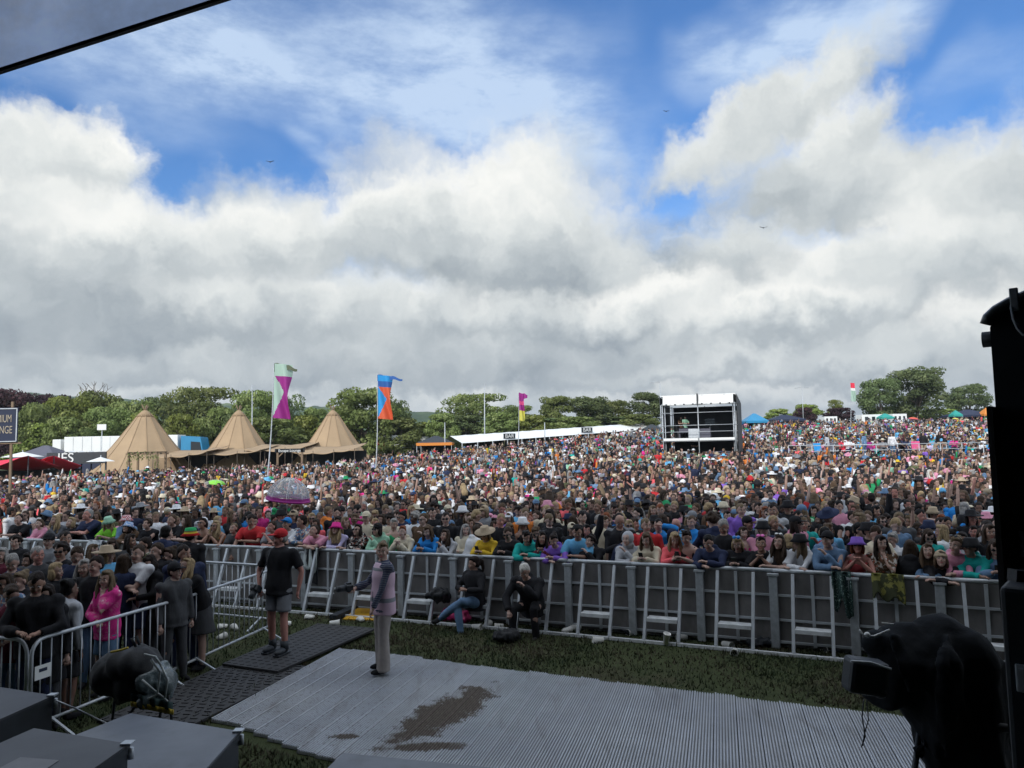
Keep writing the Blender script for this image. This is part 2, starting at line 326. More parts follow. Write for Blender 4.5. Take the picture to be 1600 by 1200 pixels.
# wooded hills far behind: a long ridge with a lumpy wooded surface
def mat_hill():
    m = bpy.data.materials.new('wooded_hill'); m.use_nodes = True; t = NT(m.node_tree); b = t.n['Principled BSDF']; b.inputs['Roughness'].default_value = 1; b.inputs['Specular IOR Level'].default_value = 0
    g = t.node('ShaderNodeNewGeometry').outputs['Position']; n1 = t.noise(g, 0.004, 4, 0.6); n2 = t.noise(g, 0.05, 6, 0.7)
    c = t.mix(t.rng(n2, 0.35, 0.65), (0.028, 0.052, 0.030), (0.075, 0.115, 0.045)); c = t.mix(t.rng(n1, 0.56, 0.60), c, (0.13, 0.17, 0.06)); t.put(b.inputs['Base Color'], c); return m
M['hill'] = mat_hill()
def build_hills():
    prof = [(-500, 610), (0, 618), (50, 617), (130, 621), (250, 628), (340, 632), (430, 634), (470, 633), (540, 636), (640, 643), (720, 645), (800, 648), (900, 656), (1000, 664), (1150, 672), (1700, 680)]
    px = [p[0] for p in prof]; py = [p[1] for p in prof]; R = random.Random(3)
    import mathutils
    Y0, Y1 = 700.0, 1500.0; nu, nv = 420, 14
    def fn(u, v):
        x_ = -500 + 2200 * u; yt = float(np.interp(x_, px, py)); p = aty(x_, yt, Y1); Y = Y0 + (Y1 - Y0) * v; g = -2.0
        q = aty(x_, yt, Y); top = g + (p.z - g) * (v ** 0.75)
        n = mathutils.noise.noise((q.x * 0.02, Y * 0.02, 0)) * 5 + mathutils.noise.noise((q.x * 0.07, Y * 0.07, 3)) * 3 + mathutils.noise.noise((q.x * 0.004, Y * 0.004, 9)) * 12
        return (q.x, Y, top + n * min(1, v * 3))
    b = MB(); b.grid(fn, nu, nv)
    o = b.build('hills', M['hill']); tag(o, 'long low wooded hills with pale fields on the horizon', None, None, 'structure')
build_hills()

# ------------------------------------------------------------ stage we stand on (its roof throws the shade over the pit)
def build_stage():
    st = empty('stage', (0, 0, 0), 0, 'large dark outdoor stage with a gabled roof and fabric fascia above the near edge', 'stage')
    scr = pmat('printed_scrim', (0.56, 0.68, 0.92), 0.6, 0, 0.25, 2.4, 0, 10, col2=(0.74, 0.70, 0.70), c2s=0.5, c2t=(0.42, 0.62))
    t = NT(scr.node_tree); pb = t.n['Principled BSDF']; tr = t.node('ShaderNodeBsdfTranslucent'); mx = t.node('ShaderNodeMixShader'); mx.inputs[0].default_value = 0.85
    t.l.new(pb.inputs['Base Color'].links[0].from_socket, tr.inputs[0]); t.l.new(pb.outputs[0], mx.inputs[1]); t.l.new(tr.outputs[0], mx.inputs[2]); t.l.new(mx.outputs[0], t.n['Material Output'].inputs[0])
    # fascia above the front edge; its lower edge is the line seen at the top left
    L0 = aty(0, 116, 5.0); L1 = aty(360, 0, 5.0); sl = (L1.z - L0.z) / (L1.x - L0.x); ax = 0.75; az = L1.z + sl * (ax - L1.x)
    def low(x): return az - sl * abs(x - ax)
    def fas(u, v):
        x = -19 + 33 * u; z = low(x) + v * (10.2 - low(x)); return (x, 5.0 + (0.05 * math.sin(x * 6 + v * 5) + 0.03 * math.sin(x * 17 + 9 * v)) * min(1, v * 2) + v * 0.3, z)
    b = MB(); b.grid(fas, 240, 8); b.build('fascia', scr, st)
    b = MB()
    for x0, x1 in ((-19, ax), (ax, 14)): b.beam((x0, 4.97, low(x0) + 0.0), (x1, 4.97, low(x1) + 0.0), 0.035, 0.025)
    b.build('fascia_rail', M['black'], st)
    b = MB()
    b.box((-2.5, -2.2, 10.35), (33, 15.2, 0.3)); b.build('roof', M['black'], st)
    b = MB(); b.box((-2.5, -9.65, 5.1), (33, 0.3, 10.1)); b.build('back_wall', M['black'], st)
    b = MB()
    b.box((-19.2, -2.2, 5.1), (0.3, 14.6, 10.1)); b.build('side_wall', M['black'], st)
    b = MB(); b.box((14.2, -2.2, 5.1), (0.3, 14.6, 10.1)); b.build('side_wall', M['black'], st)
    b = MB(); b.box((0, -4.2, 0.72), (28, 9.6, 1.4)); b.build('deck', M['black'], st)
build_stage()

# ------------------------------------------------------------ trees
def leafmat(name, c1, c2, c3):
    m = bpy.data.materials.new(name); m.use_nodes = True; t = NT(m.node_tree); b = t.n['Principled BSDF']; b.inputs['Roughness'].default_value = 0.7; b.inputs['Specular IOR Level'].default_value = 0.2
    g = t.node('ShaderNodeTexCoord').outputs['Object']; r = t.node('ShaderNodeObjectInfo').outputs['Random']
    n = t.noise(g, 0.45, 5, 0.7); n2 = t.noise(g, 5.0, 2, 0.5)
    c = t.mix(t.rng(n, 0.35, 0.65), c1, c2); c = t.mix(t.rng(n2, 0.45, 0.75), c, c3)
    hs = t.node('ShaderNodeHueSaturation'); t.put(hs.inputs['Color'], c); t.put(hs.inputs['Value'], t.rng(r, 0, 1, 0.9, 1.45)); t.put(hs.inputs['Hue'], t.rng(r, 0, 1, 0.49, 0.515))
    t.put(b.inputs['Base Color'], hs.outputs[0])
    tr = t.node('ShaderNodeBsdfTranslucent'); t.put(tr.inputs[0], hs.outputs[0]); mx = t.node('ShaderNodeMixShader'); mx.inputs[0].default_value = 0.25
    t.l.new(b.outputs[0], mx.inputs[1]); t.l.new(tr.outputs[0], mx.inputs[2]); t.l.new(mx.outputs[0], t.n['Material Output'].inputs[0]); return m
LEAF = {'green': leafmat('leaves_green', (0.095, 0.125, 0.040), (0.180, 0.215, 0.065), (0.27, 0.30, 0.12)),
        'lime': leafmat('leaves_lime', (0.12, 0.155, 0.035), (0.22, 0.26, 0.055), (0.31, 0.34, 0.12)),
        'dark': leafmat('leaves_dark', (0.068, 0.095, 0.040), (0.125, 0.160, 0.062), (0.19, 0.225, 0.10)),
        'purple': leafmat('leaves_purple', (0.030, 0.016, 0.022), (0.065, 0.032, 0.038), (0.09, 0.05, 0.05))}
def crown_mesh(seed, n_cl, n_leaf, flat=1.0, base=0.18, leaf=0.045):
    """unit crown: height 1 (0..1), half width 0.5; lobes of leaf-sized faces"""
    R = np.random.default_rng(seed); lobes = []
    for i in range(n_cl):
        a = R.uniform(0, 2 * np.pi); z = base + (1 - base) * R.uniform(0, 1) ** 0.8; prof = math.sqrt(max(0.02, 1 - ((z - base - 0.32) / 0.72) ** 2)) if z > base + 0.32 else 0.75 + 0.25 * (z - base) / 0.32
        r = 0.5 * prof * R.uniform(0.35, 0.86); rr = R.uniform(0.10, 0.19)
        lobes.append((r * math.cos(a), r * math.sin(a), min(z, 0.93), rr, rr * R.uniform(0.5, 0.8) * flat))
    V = []; 
    for (x, y, z, rh, rv) in lobes:
        k = max(8, int(n_leaf * rh * rh / 0.0225)); d = R.normal(size=(k, 3)); d /= np.linalg.norm(d, axis=1)[:, None]
        rad_ = R.uniform(0.55, 1.12, k) ** 0.6; p = d * rad_[:, None] * np.array([rh, rh, rv]) + np.array([x, y, z])
        n = d + R.normal(size=(k, 3)) * 0.55; n /= np.linalg.norm(n, axis=1)[:, None]
        t = np.cross(n, R.normal(size=(k, 3))); t /= np.linalg.norm(t, axis=1)[:, None]; u = np.cross(n, t); sz = leaf * R.uniform(0.5, 1.2, k)[:, None]
        V.append(np.stack([p - t * sz * .6, p - u * sz * .45 + n * sz * .15, p + t * sz * .6, p + u * sz * .45 + n * sz * .15], 1).reshape(-1, 3))
    V = np.concatenate(V); nf = len(V) // 4; me = bpy.data.meshes.new('crown')
    me.vertices.add(len(V)); me.vertices.foreach_set('co', V.ravel()); me.loops.add(nf * 4); me.loops.foreach_set('vertex_index', np.arange(nf * 4)); me.polygons.add(nf); me.polygons.foreach_set('loop_start', np.arange(nf) * 4); me.polygons.foreach_set('loop_total', np.full(nf, 4)); me.update(); me.validate()
    return me, lobes
def trunk_mesh(lobes, seed):
    R = random.Random(seed); b = MB(); b.tube([(0, 0, -0.05), (0.01, 0, 0.12), (R.uniform(-.03, .03), R.uniform(-.03, .03), 0.34), (0.02, 0, 0.6)], [0.035, 0.026, 0.018, 0.006], 7)
    for (x, y, z, rh, rv) in R.sample(lobes, min(12, len(lobes))):
        z0 = R.uniform(0.14, 0.4); b.tube([(0, 0, z0), (x * .45, y * .45, z0 + (z - z0) * .55), (x, y, z)], [0.013, 0.008, 0.003], 5)
    return b.mesh('trunk', M['bark'])
CROWNS = {}
for nm, sd_, cl, lf, fl, ba, lz in [('round', 1, 44, 210, 1.0, .16, .040), ('tall', 2, 40, 200, 1.1, .12, .042), ('open', 3, 34, 170, .8, .20, .036), ('bush', 4, 34, 170, 1.0, 0.02, .055), ('wide', 5, 50, 200, .85, .14, .038)]:
    CROWNS[nm] = crown_mesh(sd_, cl, lf, fl, ba, lz)
TRUNKS = {k: trunk_mesh(v[1], i) for i, (k, v) in enumerate(CROWNS.items())}
_crm = {}
def tree(px, wpx, top, Y, kind, leaf, label, base=None, group='trees behind the field', name='broadleaf_tree', cat='tree'):
    g = gp(px, Y); t = aty(px, top, Y); H = t.z - g.z; W = wpx * Y / FPX
    if base is not None: g.z = aty(px, base, Y).z; H = t.z - g.z
    o = empty(name, g, RNG.uniform(0, 6.28), label, cat, group); o.scale = (W, W, H)
    key = (kind, leaf)
    if key not in _crm:
        me = CROWNS[kind][0].copy(); me.name = 'crown'; me.materials.append(LEAF[leaf]); _crm[key] = me
    c = bpy.data.objects.new('crown', _crm[key]); COL.objects.link(c); c.parent = o
    k = bpy.data.objects.new('trunk', TRUNKS[kind]); COL.objects.link(k); k.parent = o
    return o
tree(18, 120, 614, 132, 'round', 'purple', 'dark purple copper beech at the far left behind the lounge sign')
tree(85, 80, 621, 140, 'round', 'purple', 'second purple leaved beech, partly hidden by green trees left of the bare tree')
tree(52, 62, 636, 112, 'tall', 'green', 'small light green tree right beside the dark lounge sign')
tree(104, 84, 624, 122, 'round', 'lime', 'yellow green tree just left of the bare dead tree')
tree(100, 70, 655, 104, 'bush', 'green', 'low green tree above the dark grey gazebo', name='bushy_tree')
tree(152, 96, 617, 128, 'round', 'green', 'green tree standing right under the bare dead branches')
tree(165, 80, 640, 110, 'round', 'green', 'green tree behind the small white notice board')
tree(205, 84, 627, 124, 'wide', 'green', 'green tree just left of the tip of the leftmost tipi')
tree(250, 70, 625, 130, 'tall', 'dark', 'darker green tree right of the tip of the leftmost tipi')
tree(312, 126, 606, 120, 'open', 'green', 'large spreading tree with visible limbs between the first two tipis')
tree(282, 60, 650, 106, 'bush', 'lime', 'light green bushy tree behind the blue lorry cab', name='bushy_tree')
tree(345, 60, 640, 112, 'bush', 'green', 'bushy tree hidden behind the tip of the middle tipi', name='bushy_tree')
tree(405, 90, 616, 118, 'round', 'green', 'green tree right of the middle tipi and left of the magenta flag')
tree(446, 70, 622, 122, 'tall', 'dark', 'dark green tree directly behind the white and magenta flag')
tree(420, 120, 655, 106, 'bush', 'green', 'low green tree between the middle and right tipis', name='bushy_tree')
tree(494, 60, 640, 130, 'bush', 'green', 'small green tree left of the tip of the right tipi', name='bushy_tree')
tree(566, 118, 612, 112, 'round', 'green', 'broad rounded tree right of the right tipi behind the blue and orange flag')
tree(618, 60, 630, 116, 'tall', 'dark', 'dark green tree right of the blue and orange flag')
tree(655, 90, 662, 122, 'bush', 'lime', 'low light green trees above the white lorries', name='bushy_tree')
tree(742, 112, 616, 122, 'open', 'green', 'spreading tree with lopsided crown behind the white bar marquee')
tree(728, 90, 650, 118, 'bush', 'dark', 'low dark tree at the left end of the white bar marquee', name='bushy_tree')
tree(808, 62, 634, 126, 'wide', 'green', 'small tree behind the pink and yellow flag')
tree(872, 66, 620, 128, 'wide', 'green', 'layered tree above the second bar sign')
tree(918, 84, 621, 130, 'wide', 'dark', 'layered dark tree to the right of the second bar sign')
tree(962, 56, 626, 134, 'wide', 'green', 'layered tree midway between the second bar sign and the mixing tower')
tree(1016, 66, 615, 130, 'round', 'dark', 'dark rounded tree just left of the mixing tower')
tree(870, 130, 655, 126, 'bush', 'dark', 'low dark scrub behind the middle of the bar marquee', name='bushy_tree')
tree(970, 110, 652, 132, 'bush', 'dark', 'low dark scrub behind the right end of the bar marquee', name='bushy_tree')
for _x, _w, _t, _k, _l in ((225, 60, 648, 'lime', 'low yellow green tree behind the leftmost tipi slope'), (530, 70, 650, 'green', 'low green tree behind the rightmost tipi'), (690, 60, 648, 'green', 'low green tree between the lorries and the bar marquee'), (780, 70, 646, 'green', 'low green tree right of the tall thin mast'), (832, 60, 650, 'lime', 'low yellow green tree beside the pink and yellow flag'), (900, 90, 652, 'green', 'low green tree right behind the second bar sign'), (1000, 70, 648, 'green', 'low green tree at the right end of the bar marquee'), (370, 70, 650, 'dark', 'low dark tree behind the middle tipi'), (320, 60, 655, 'green', 'low green tree right of the blue lorry cab'), (60, 80, 664, 'lime', 'low yellow green bushes above the red stretch tents'), (140, 70, 662, 'green', 'low green bushes above the long white trailer'), (620, 90, 655, 'green', 'low green tree behind the marked white lorry'), (478, 60, 652, 'lime', 'low yellow green tree left of the rightmost tipi')):
    tree(_x, _w, _t, 112, 'bush', _k, _l, name='bushy_tree')
tree(1436, 100, 576, 150, 'wide', 'dark', 'largest dark sycamore on the crest at the right', base=660)
tree(1378, 66, 594, 150, 'round', 'dark', 'smaller sycamore touching the left side of the largest one', base=664)
tree(1518, 66, 603, 170, 'round', 'dark', 'grey green tree on the crest nearest the black speaker', base=662)
tree(1262, 60, 633, 155, 'bush', 'lime', 'low rounded light green tree on the crest beside the double lamp post', base=668, name='bushy_tree')
tree(1258, 38, 638, 150, 'bush', 'purple', 'small purple bush in front of the rounded light green tree', base=668, name='bushy_tree')
tree(1218, 44, 640, 160, 'bush', 'lime', 'small yellow green bush right of the mixing tower', base=668, name='bushy_tree')
tree(1314, 54, 638, 155, 'bush', 'purple', 'brownish bush on the crest left of the red and white flag', base=668, name='bushy_tree')
tree(1308, 26, 625, 158, 'open', 'lime', 'thin sparse tree rising behind the brownish bush', base=660)
tree(1400, 70, 636, 158, 'bush', 'lime', 'light green shrubs under the two sycamores', base=668, name='bushy_tree')
tree(1470, 80, 640, 160, 'bush', 'lime', 'light green shrubs between the sycamores and the grey green tree', base=668, name='bushy_tree')
def dead_tree():
    g = gp(145, 126); t = aty(145, 592, 126); H = t.z - g.z; R = random.Random(5)
    o = empty('dead_tree', g, 0, 'bare dead tree with leafless forked branches against the cloud', 'tree')
    b = MB(); b.tube([(0, 0, 0), (0.2, 0, H * .5), (0, 0, H * .74)], [0.3, 0.22, 0.16], 6); b.build('trunk', M['bark'], o)
    def br(bm, p, d, L, r, k):
        q = p + d * L; bm.tube([p, p + d * L * .5 + Vector((R.uniform(-.1, .1) * L, 0, 0)), q], [r, r * .8, r * .6], 5)
        if k:
            for _ in range(2): br(bm, q, (d + Vector((R.uniform(-.7, .7), R.uniform(-.5, .5), R.uniform(-.1, .35)))).normalized(), L * .66, r * .6, k - 1)
    for dx in (-.75, -.4, -.05, .3, .75):
        bm = MB(); br(bm, Vector((0, 0, H * .72)), Vector((dx, R.uniform(-.3, .3), 0.8)).normalized(), H * .13, 0.11, 2); bm.build('branch', M['bark'], o)
dead_tree()

# ------------------------------------------------------------ tipis
def tipi(px, Y, apex_y, wpx, label):
    g = gp(px, Y); H = aty(px, apex_y, Y).z - g.z; Rb = wpx * Y / FPX / 2
    o = empty('tipi', g, 0, label, 'tent', 'tan tipis joined by canvas awnings'); n = 12
    prof = [(1.0, 0.13), (0.80, 0.30), (0.60, 0.48), (0.42, 0.65), (0.22, 0.84), (0.125, 0.93)]
    def pt(u, v):
        k = v * (len(prof) - 1); i = min(int(k), len(prof) - 2); f = k - i; r = prof[i][0] * (1 - f) + prof[i + 1][0] * f; z = prof[i][1] * (1 - f) + prof[i + 1][1] * f
        a = 2 * math.pi * u; seg = 2 * math.pi / n; loc = (a % seg) / seg - .5; sag = 1 - 0.05 * (math.cos(loc * math.pi)) * (1 - v * .4)
        flare = 1 + 0.10 * (1 - v) ** 3 * (2 * abs(loc))
        return (r * Rb * sag * flare * math.cos(a), r * Rb * sag * flare * math.sin(a), z * H - 0.02 * H * (1 - v) ** 2 * (2 * abs(loc)))
    b = MB(); b.grid(pt, 96, 24); b.build('canvas', M['tan'], o)
    b = MB()
    for k in range(n):
        a = 2 * math.pi * k / n; b.tube([Vector(pt(k / n + 1e-4, v / 10)) * 1.0 + Vector((math.cos(a) * .03, math.sin(a) * .03, 0)) for v in range(11)], 0.03, 5)
    b.build('seams', M['tan'], o)
    b = MB(); b.tube([(0, 0, .90 * H), (0, 0, .955 * H), (0, 0, 1.0 * H)], [Rb * .17, Rb * .10, Rb * .015], 12); b.build('cap', M['tan2'], o)
    for k in range(5):
        a = k * 1.256 + .3; d = Vector((math.cos(a) * .45, math.sin(a) * .45, 1)).normalized(); bb = MB(); p = Vector((0, 0, H * .96)); bb.tube([p - d * H * .06, p + d * H * (0.10 + .02 * (k % 2))], 0.055, 6); bb.build('pole', M['wood'], o)
    # wall to the ground on the closed sides
    b = MB()
    def wall(u, v): a = math.pi * (-.05 + 1.1 * u); return (Rb * .99 * math.cos(a), Rb * .99 * math.sin(a), (0.15 * H) * v)
    b.grid(wall, 30, 2); b.build('side_wall', M['tan'], o)
    return o, g, H, Rb
T1 = tipi(226, 80, 640, 150, 'leftmost tan tipi, closed in front and steep sided')
T2 = tipi(373, 84, 640, 128, 'middle tan tipi between two canvas awnings')
T3 = tipi(520, 84, 640, 120, 'rightmost tan tipi next to the blue and orange flag')
def tipi_front():
    # closed front cloth of the left tipi reaches the ground
    o, g, H, Rb = T1; b = MB()
    def f(u, v): a = -math.pi * (0.30 + 0.75 * u); r = Rb * (1.0 + 0.22 * (1 - v)); return (r * math.cos(a), r * math.sin(a), 0.13 * H * v)
    b.grid(f, 24, 3); b.build('front_cloth', M['tan'], o)
tipi_front()
def awning(p0, p1, Y, label):
    """canvas between two tipis with a sagging scalloped front edge, dark below"""
    a = gp(p0[0], Y); c = gp(p1[0], Y); g = (a + c) / 2; o = empty('canvas_awning', g, 0, label, 'awning', 'tan tipis joined by canvas awnings')
    za = aty(p0[0], p0[1], Y).z - g.z; zb = aty(p1[0], p1[1], Y).z - g.z; hw = (c.x - a.x) / 2
    def f(u, v):
        x = -hw + 2 * hw * u; y = -3.4 + 6.0 * v; z = za + (zb - za) * u; z += 0.3 * v - 0.25 * math.sin(math.pi * u) * (1 - v); ed = abs(math.sin(u * math.pi * 3)) * 0.25 * (1 - v) ** 2; z += .25 * v * v * (abs(2 * u - 1)) - .12 * abs(math.sin(u * math.pi * 3)) * (1 - v)
        return (x, y + ed, z)
    b = MB(); b.grid(f, 48, 8, thick=0.03); b.build('canvas', M['tan'], o)
    for k in range(4):
        bb = MB(); x = -hw + 2 * hw * k / 3; bb.tube([(x * .97, -3.35, 0), (x * .97, -3.3, za + (zb - za) * k / 3)], 0.03, 6); bb.build('pole', M['bark'], o)
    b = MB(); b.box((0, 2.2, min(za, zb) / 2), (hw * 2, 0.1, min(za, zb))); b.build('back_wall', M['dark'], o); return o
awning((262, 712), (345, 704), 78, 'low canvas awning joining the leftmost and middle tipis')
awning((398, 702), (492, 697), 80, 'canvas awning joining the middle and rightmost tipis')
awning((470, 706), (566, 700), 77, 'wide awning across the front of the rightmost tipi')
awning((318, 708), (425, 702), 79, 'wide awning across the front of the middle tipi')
def lounge_gate():
    g = gp(453, 72); o = empty('wooden_gateway', g, 0, 'rustic wooden gateway with a lettered board in front of the tipis', 'gateway')
    W = 38 * 72 / FPX; zt = aty(453, 702, 72).z - g.z
    for x in (-W / 2, W / 2): b = MB(); b.box((x, 0, zt / 2), (.18, .18, zt)); b.build('post', M['wood'], o)
    for x, s in ((-W / 2, 1), (W / 2, -1)): b = MB(); b.beam((x, -.02, zt - .8), (x + s * .7, -.02, zt - .1), .1); b.build('brace', M['wood'], o)
    b = MB(); b.box((0, -.03, zt - .12), (W + .5, .12, .36)); bd = b.build('board', M['dark'], o)
    text_mesh('lettering', 'Escape Lounge', .36, M['white'], bd, (0, -.11, zt - .13), (rad(90), 0, 0))
lounge_gate()
def arbour():
    g = gp(224, 66); Y = 66; o = empty('wooden_arbour', g, 0, 'square wooden arbour hung with greenery before the leftmost tipi', 'arbour'); W = 44 * Y / FPX; zt = aty(224, 710, Y).z - g.z
    for x in (-W / 2, W / 2):
        for y in (0, 1.6): b = MB(); b.box((x, y, zt / 2), (.16, .16, zt)); b.build('post', M['wood'], o)
    for y in (0, 1.6): b = MB(); b.box((0, y, zt + .05), (W + .5, .14, .16)); b.build('beam', M['wood'], o)
    for k in range(6): b = MB(); b.box((-W / 2 + W * k / 5, .8, zt + .18), (.09, 2.1, .1)); b.build('rafter', M['wood'], o)
    b = MB(); R = random.Random(2)
    for k in range(420):
        u = R.random(); x = -W / 2 + W * R.random() if u < .5 else R.choice((-W / 2, W / 2)) + R.uniform(-.18, .18); z = zt + R.uniform(-.45, .2) if u < .5 else R.uniform(.9, zt)
        p = Vector((x, R.uniform(-.15, .1), z)); a, c = Vector((R.uniform(-.1, .1), R.uniform(-.1, .1), R.uniform(-.1, .1))), Vector((R.uniform(-.1, .1), R.uniform(-.1, .1), R.uniform(-.1, .1))); b.add([p, p + a, p + a + c, p + c], [(0, 1, 2, 3)])
    b.build('vines', LEAF['green'], o)
arbour()

# ------------------------------------------------------------ vehicles and stalls behind
def lorry(px0, px1, ytop, Y, label, cab=None, stripe=None):
    g = gp((px0 + px1) / 2, Y); zt = aty(px0, ytop, Y).z - g.z; hw = (px1 - px0) * Y / FPX / 2
    o = empty('lorry', g, 0, label, 'lorry', 'lorries parked behind the tents')
    b = MB(); b.box((0, 0, (zt + 1.1) / 2), (hw * 2, 2.5, zt - 1.1), bev=.05); b.build('trailer', M['white'], o)
    b = MB()
    for k in range(1, int(hw * 2 / 1.2)): b.box((-hw + k * 1.2, -1.265, (zt + 1.1) / 2), (.05, .03, zt - 1.2))
    b.box((0, -1.27, 1.25), (hw * 2, .06, .14)); b.build('ribs', M['alu'], o)
    b = MB(); b.box((0, 0, .95), (hw * 2 - .2, 2.2, .25)); b.build('chassis', M['black'], o)
    for x in (-hw + 1, -hw + 2.2, hw - 1.2):
        for y in (-1.05, 1.05): b = MB(); b.tube([(x, y - .15, .5), (x, y + .15, .5)], .5, 16); b.build('wheel', M['rubber'], o)
    if cab:
        b = MB(); L = cab[1]; x = hw + .4
        b.prism([(x, -1.2, .7), (x + L, -1.2, .7), (x + L, -1.2, zt * .55), (x + L - .35, -1.2, zt * .93), (x, -1.2, zt * .97)], (0, 2.4, 0)); b.build('cab', M[cab[0]], o)
        b = MB(); b.prism([(x + L * .45, -1.225, zt * .50), (x + L - .12, -1.225, zt * .50), (x + L - .4, -1.225, zt * .80), (x + L * .45, -1.225, zt * .82)], (0, .02, 0)); b.build('window', M['glass'], o)
    if stripe:
        b = MB(); b.prism([(-hw + .1, -1.29, zt * .35), (-hw + 1.6, -1.29, zt * .35), (-hw + .8, -1.29, zt * .93), (-hw + .1, -1.29, zt * .93)], (0, .02, 0)); b.build('red_marking', M['red'], o)
        b = MB(); b.tube([(-hw + 1.2 + 3.6 * t, -1.29, zt * (.45 + .42 * math.sin(t * 2.2))) for t in [i / 12 for i in range(13)]], [.05 + .18 * math.sin(i / 12 * 3.14) for i in range(13)], 6); b.build('black_swoosh', M['black'], o)
    return o
lorry(91, 104, 687, 100, 'short white box body parked left of the long white trailer')
lorry(109, 284, 683, 100, 'long white trailer with a blue cab behind the leftmost tipi', ('blue', 2.9))
lorry(590, 632, 681, 112, 'white lorry with red and black markings right of the rightmost tipi', None, True)
lorry(558, 585, 687, 114, 'plain white lorry between the rightmost tipi and the marked lorry')
lorry(636, 668, 683, 114, 'plain white lorry just left of the black and orange gazebo')
def gazebo(px, wpx, ytop, yeave, Y, col, label, band=None, name='gazebo'):
    g = gp(px, Y); W = wpx * Y / FPX; zt = aty(px, ytop, Y).z - g.z; ze = aty(px, yeave, Y).z - g.z; o = empty(name, g, 0, label, 'gazebo'); h = W / 2; d = min(h, 2.2)
    b = MB(); b.add([(-h, -d, ze), (h, -d, ze), (h, d, ze), (-h, d, ze), (-h * .12, 0, zt), (h * .12, 0, zt)], [(0, 1, 5, 4), (1, 2, 5), (2, 3, 4, 5), (3, 0, 4), (3, 2, 1, 0)]); b.build('roof', M[col], o)
    b = MB()
    for x in (-h, h): b.box((x, 0, ze - .15), (.04, d * 2, .34))
    b.box((0, -d, ze - .15), (h * 2, .04, .34)); b.box((0, d, ze - .15), (h * 2, .04, .34)); b.build('valance', M[band or col], o)
    for x in (-h * .98, h * .98):
        for y in (-d * .98, d * .98): b = MB(); b.box((x, y, ze / 2), (.06, .06, ze)); b.build('leg', M['alu'], o)
    b = MB(); b.box((0, d * .9, ze / 2 - .1), (h * 1.9, .03, ze - .4)); b.build('back_wall', M['dark'], o); return o
gazebo(72, 64, 696, 712, 84, 'grey', 'dark grey gazebo behind the red stretch tents')
gazebo(681, 54, 681, 692, 92, 'black', 'black gazebo with an orange band at the left end of the bar marquee', 'orange')
gazebo(1019, 34, 663, 672, 104, 'black', 'small black gazebo just left of the mixing tower')
gazebo(1180, 34, 646, 658, 118, 'blue', 'blue topped stall just right of the mixing tower')
gazebo(1228, 54, 648, 656, 128, 'navy', 'navy stall with light panels on the crest at centre right')
gazebo(1385, 20, 646, 652, 132, 'teal', 'small teal stall between the white cabins on the crest')
gazebo(1515, 66, 640, 649, 138, 'navy', 'long navy stall on the crest left of the speaker')
gazebo(1496, 14, 641, 648, 130, 'teal', 'tiny green stall beside the long navy stall')
gazebo(1545, 20, 637, 647, 136, 'orange', 'orange stall nearest the black speaker on the crest')
def cabin(px, wpx, y0, Y, label):
    g = gp(px, Y); W = wpx * Y / FPX; zt = aty(px, y0, Y).z - g.z; o = empty('site_cabin', g, 0, label, 'cabin', 'white cabins on the crest')
    b = MB(); b.box((0, 0, zt / 2), (W, 2.4, zt), bev=.04); b.build('body', M['white'], o)
    for k in range(3): b = MB(); b.box((-W * .3 + k * W * .3, -1.22, zt * .62), (W * .14, .04, zt * .35)); b.build('window', M['glass'], o)
cabin(1362, 36, 648, 134, 'white cabin on the crest left of the small teal stall')
cabin(1403, 22, 647, 136, 'white cabin on the crest right of the small teal stall')
cabin(1296, 20, 651, 140, 'pale cabin on the crest between the two low bushes')
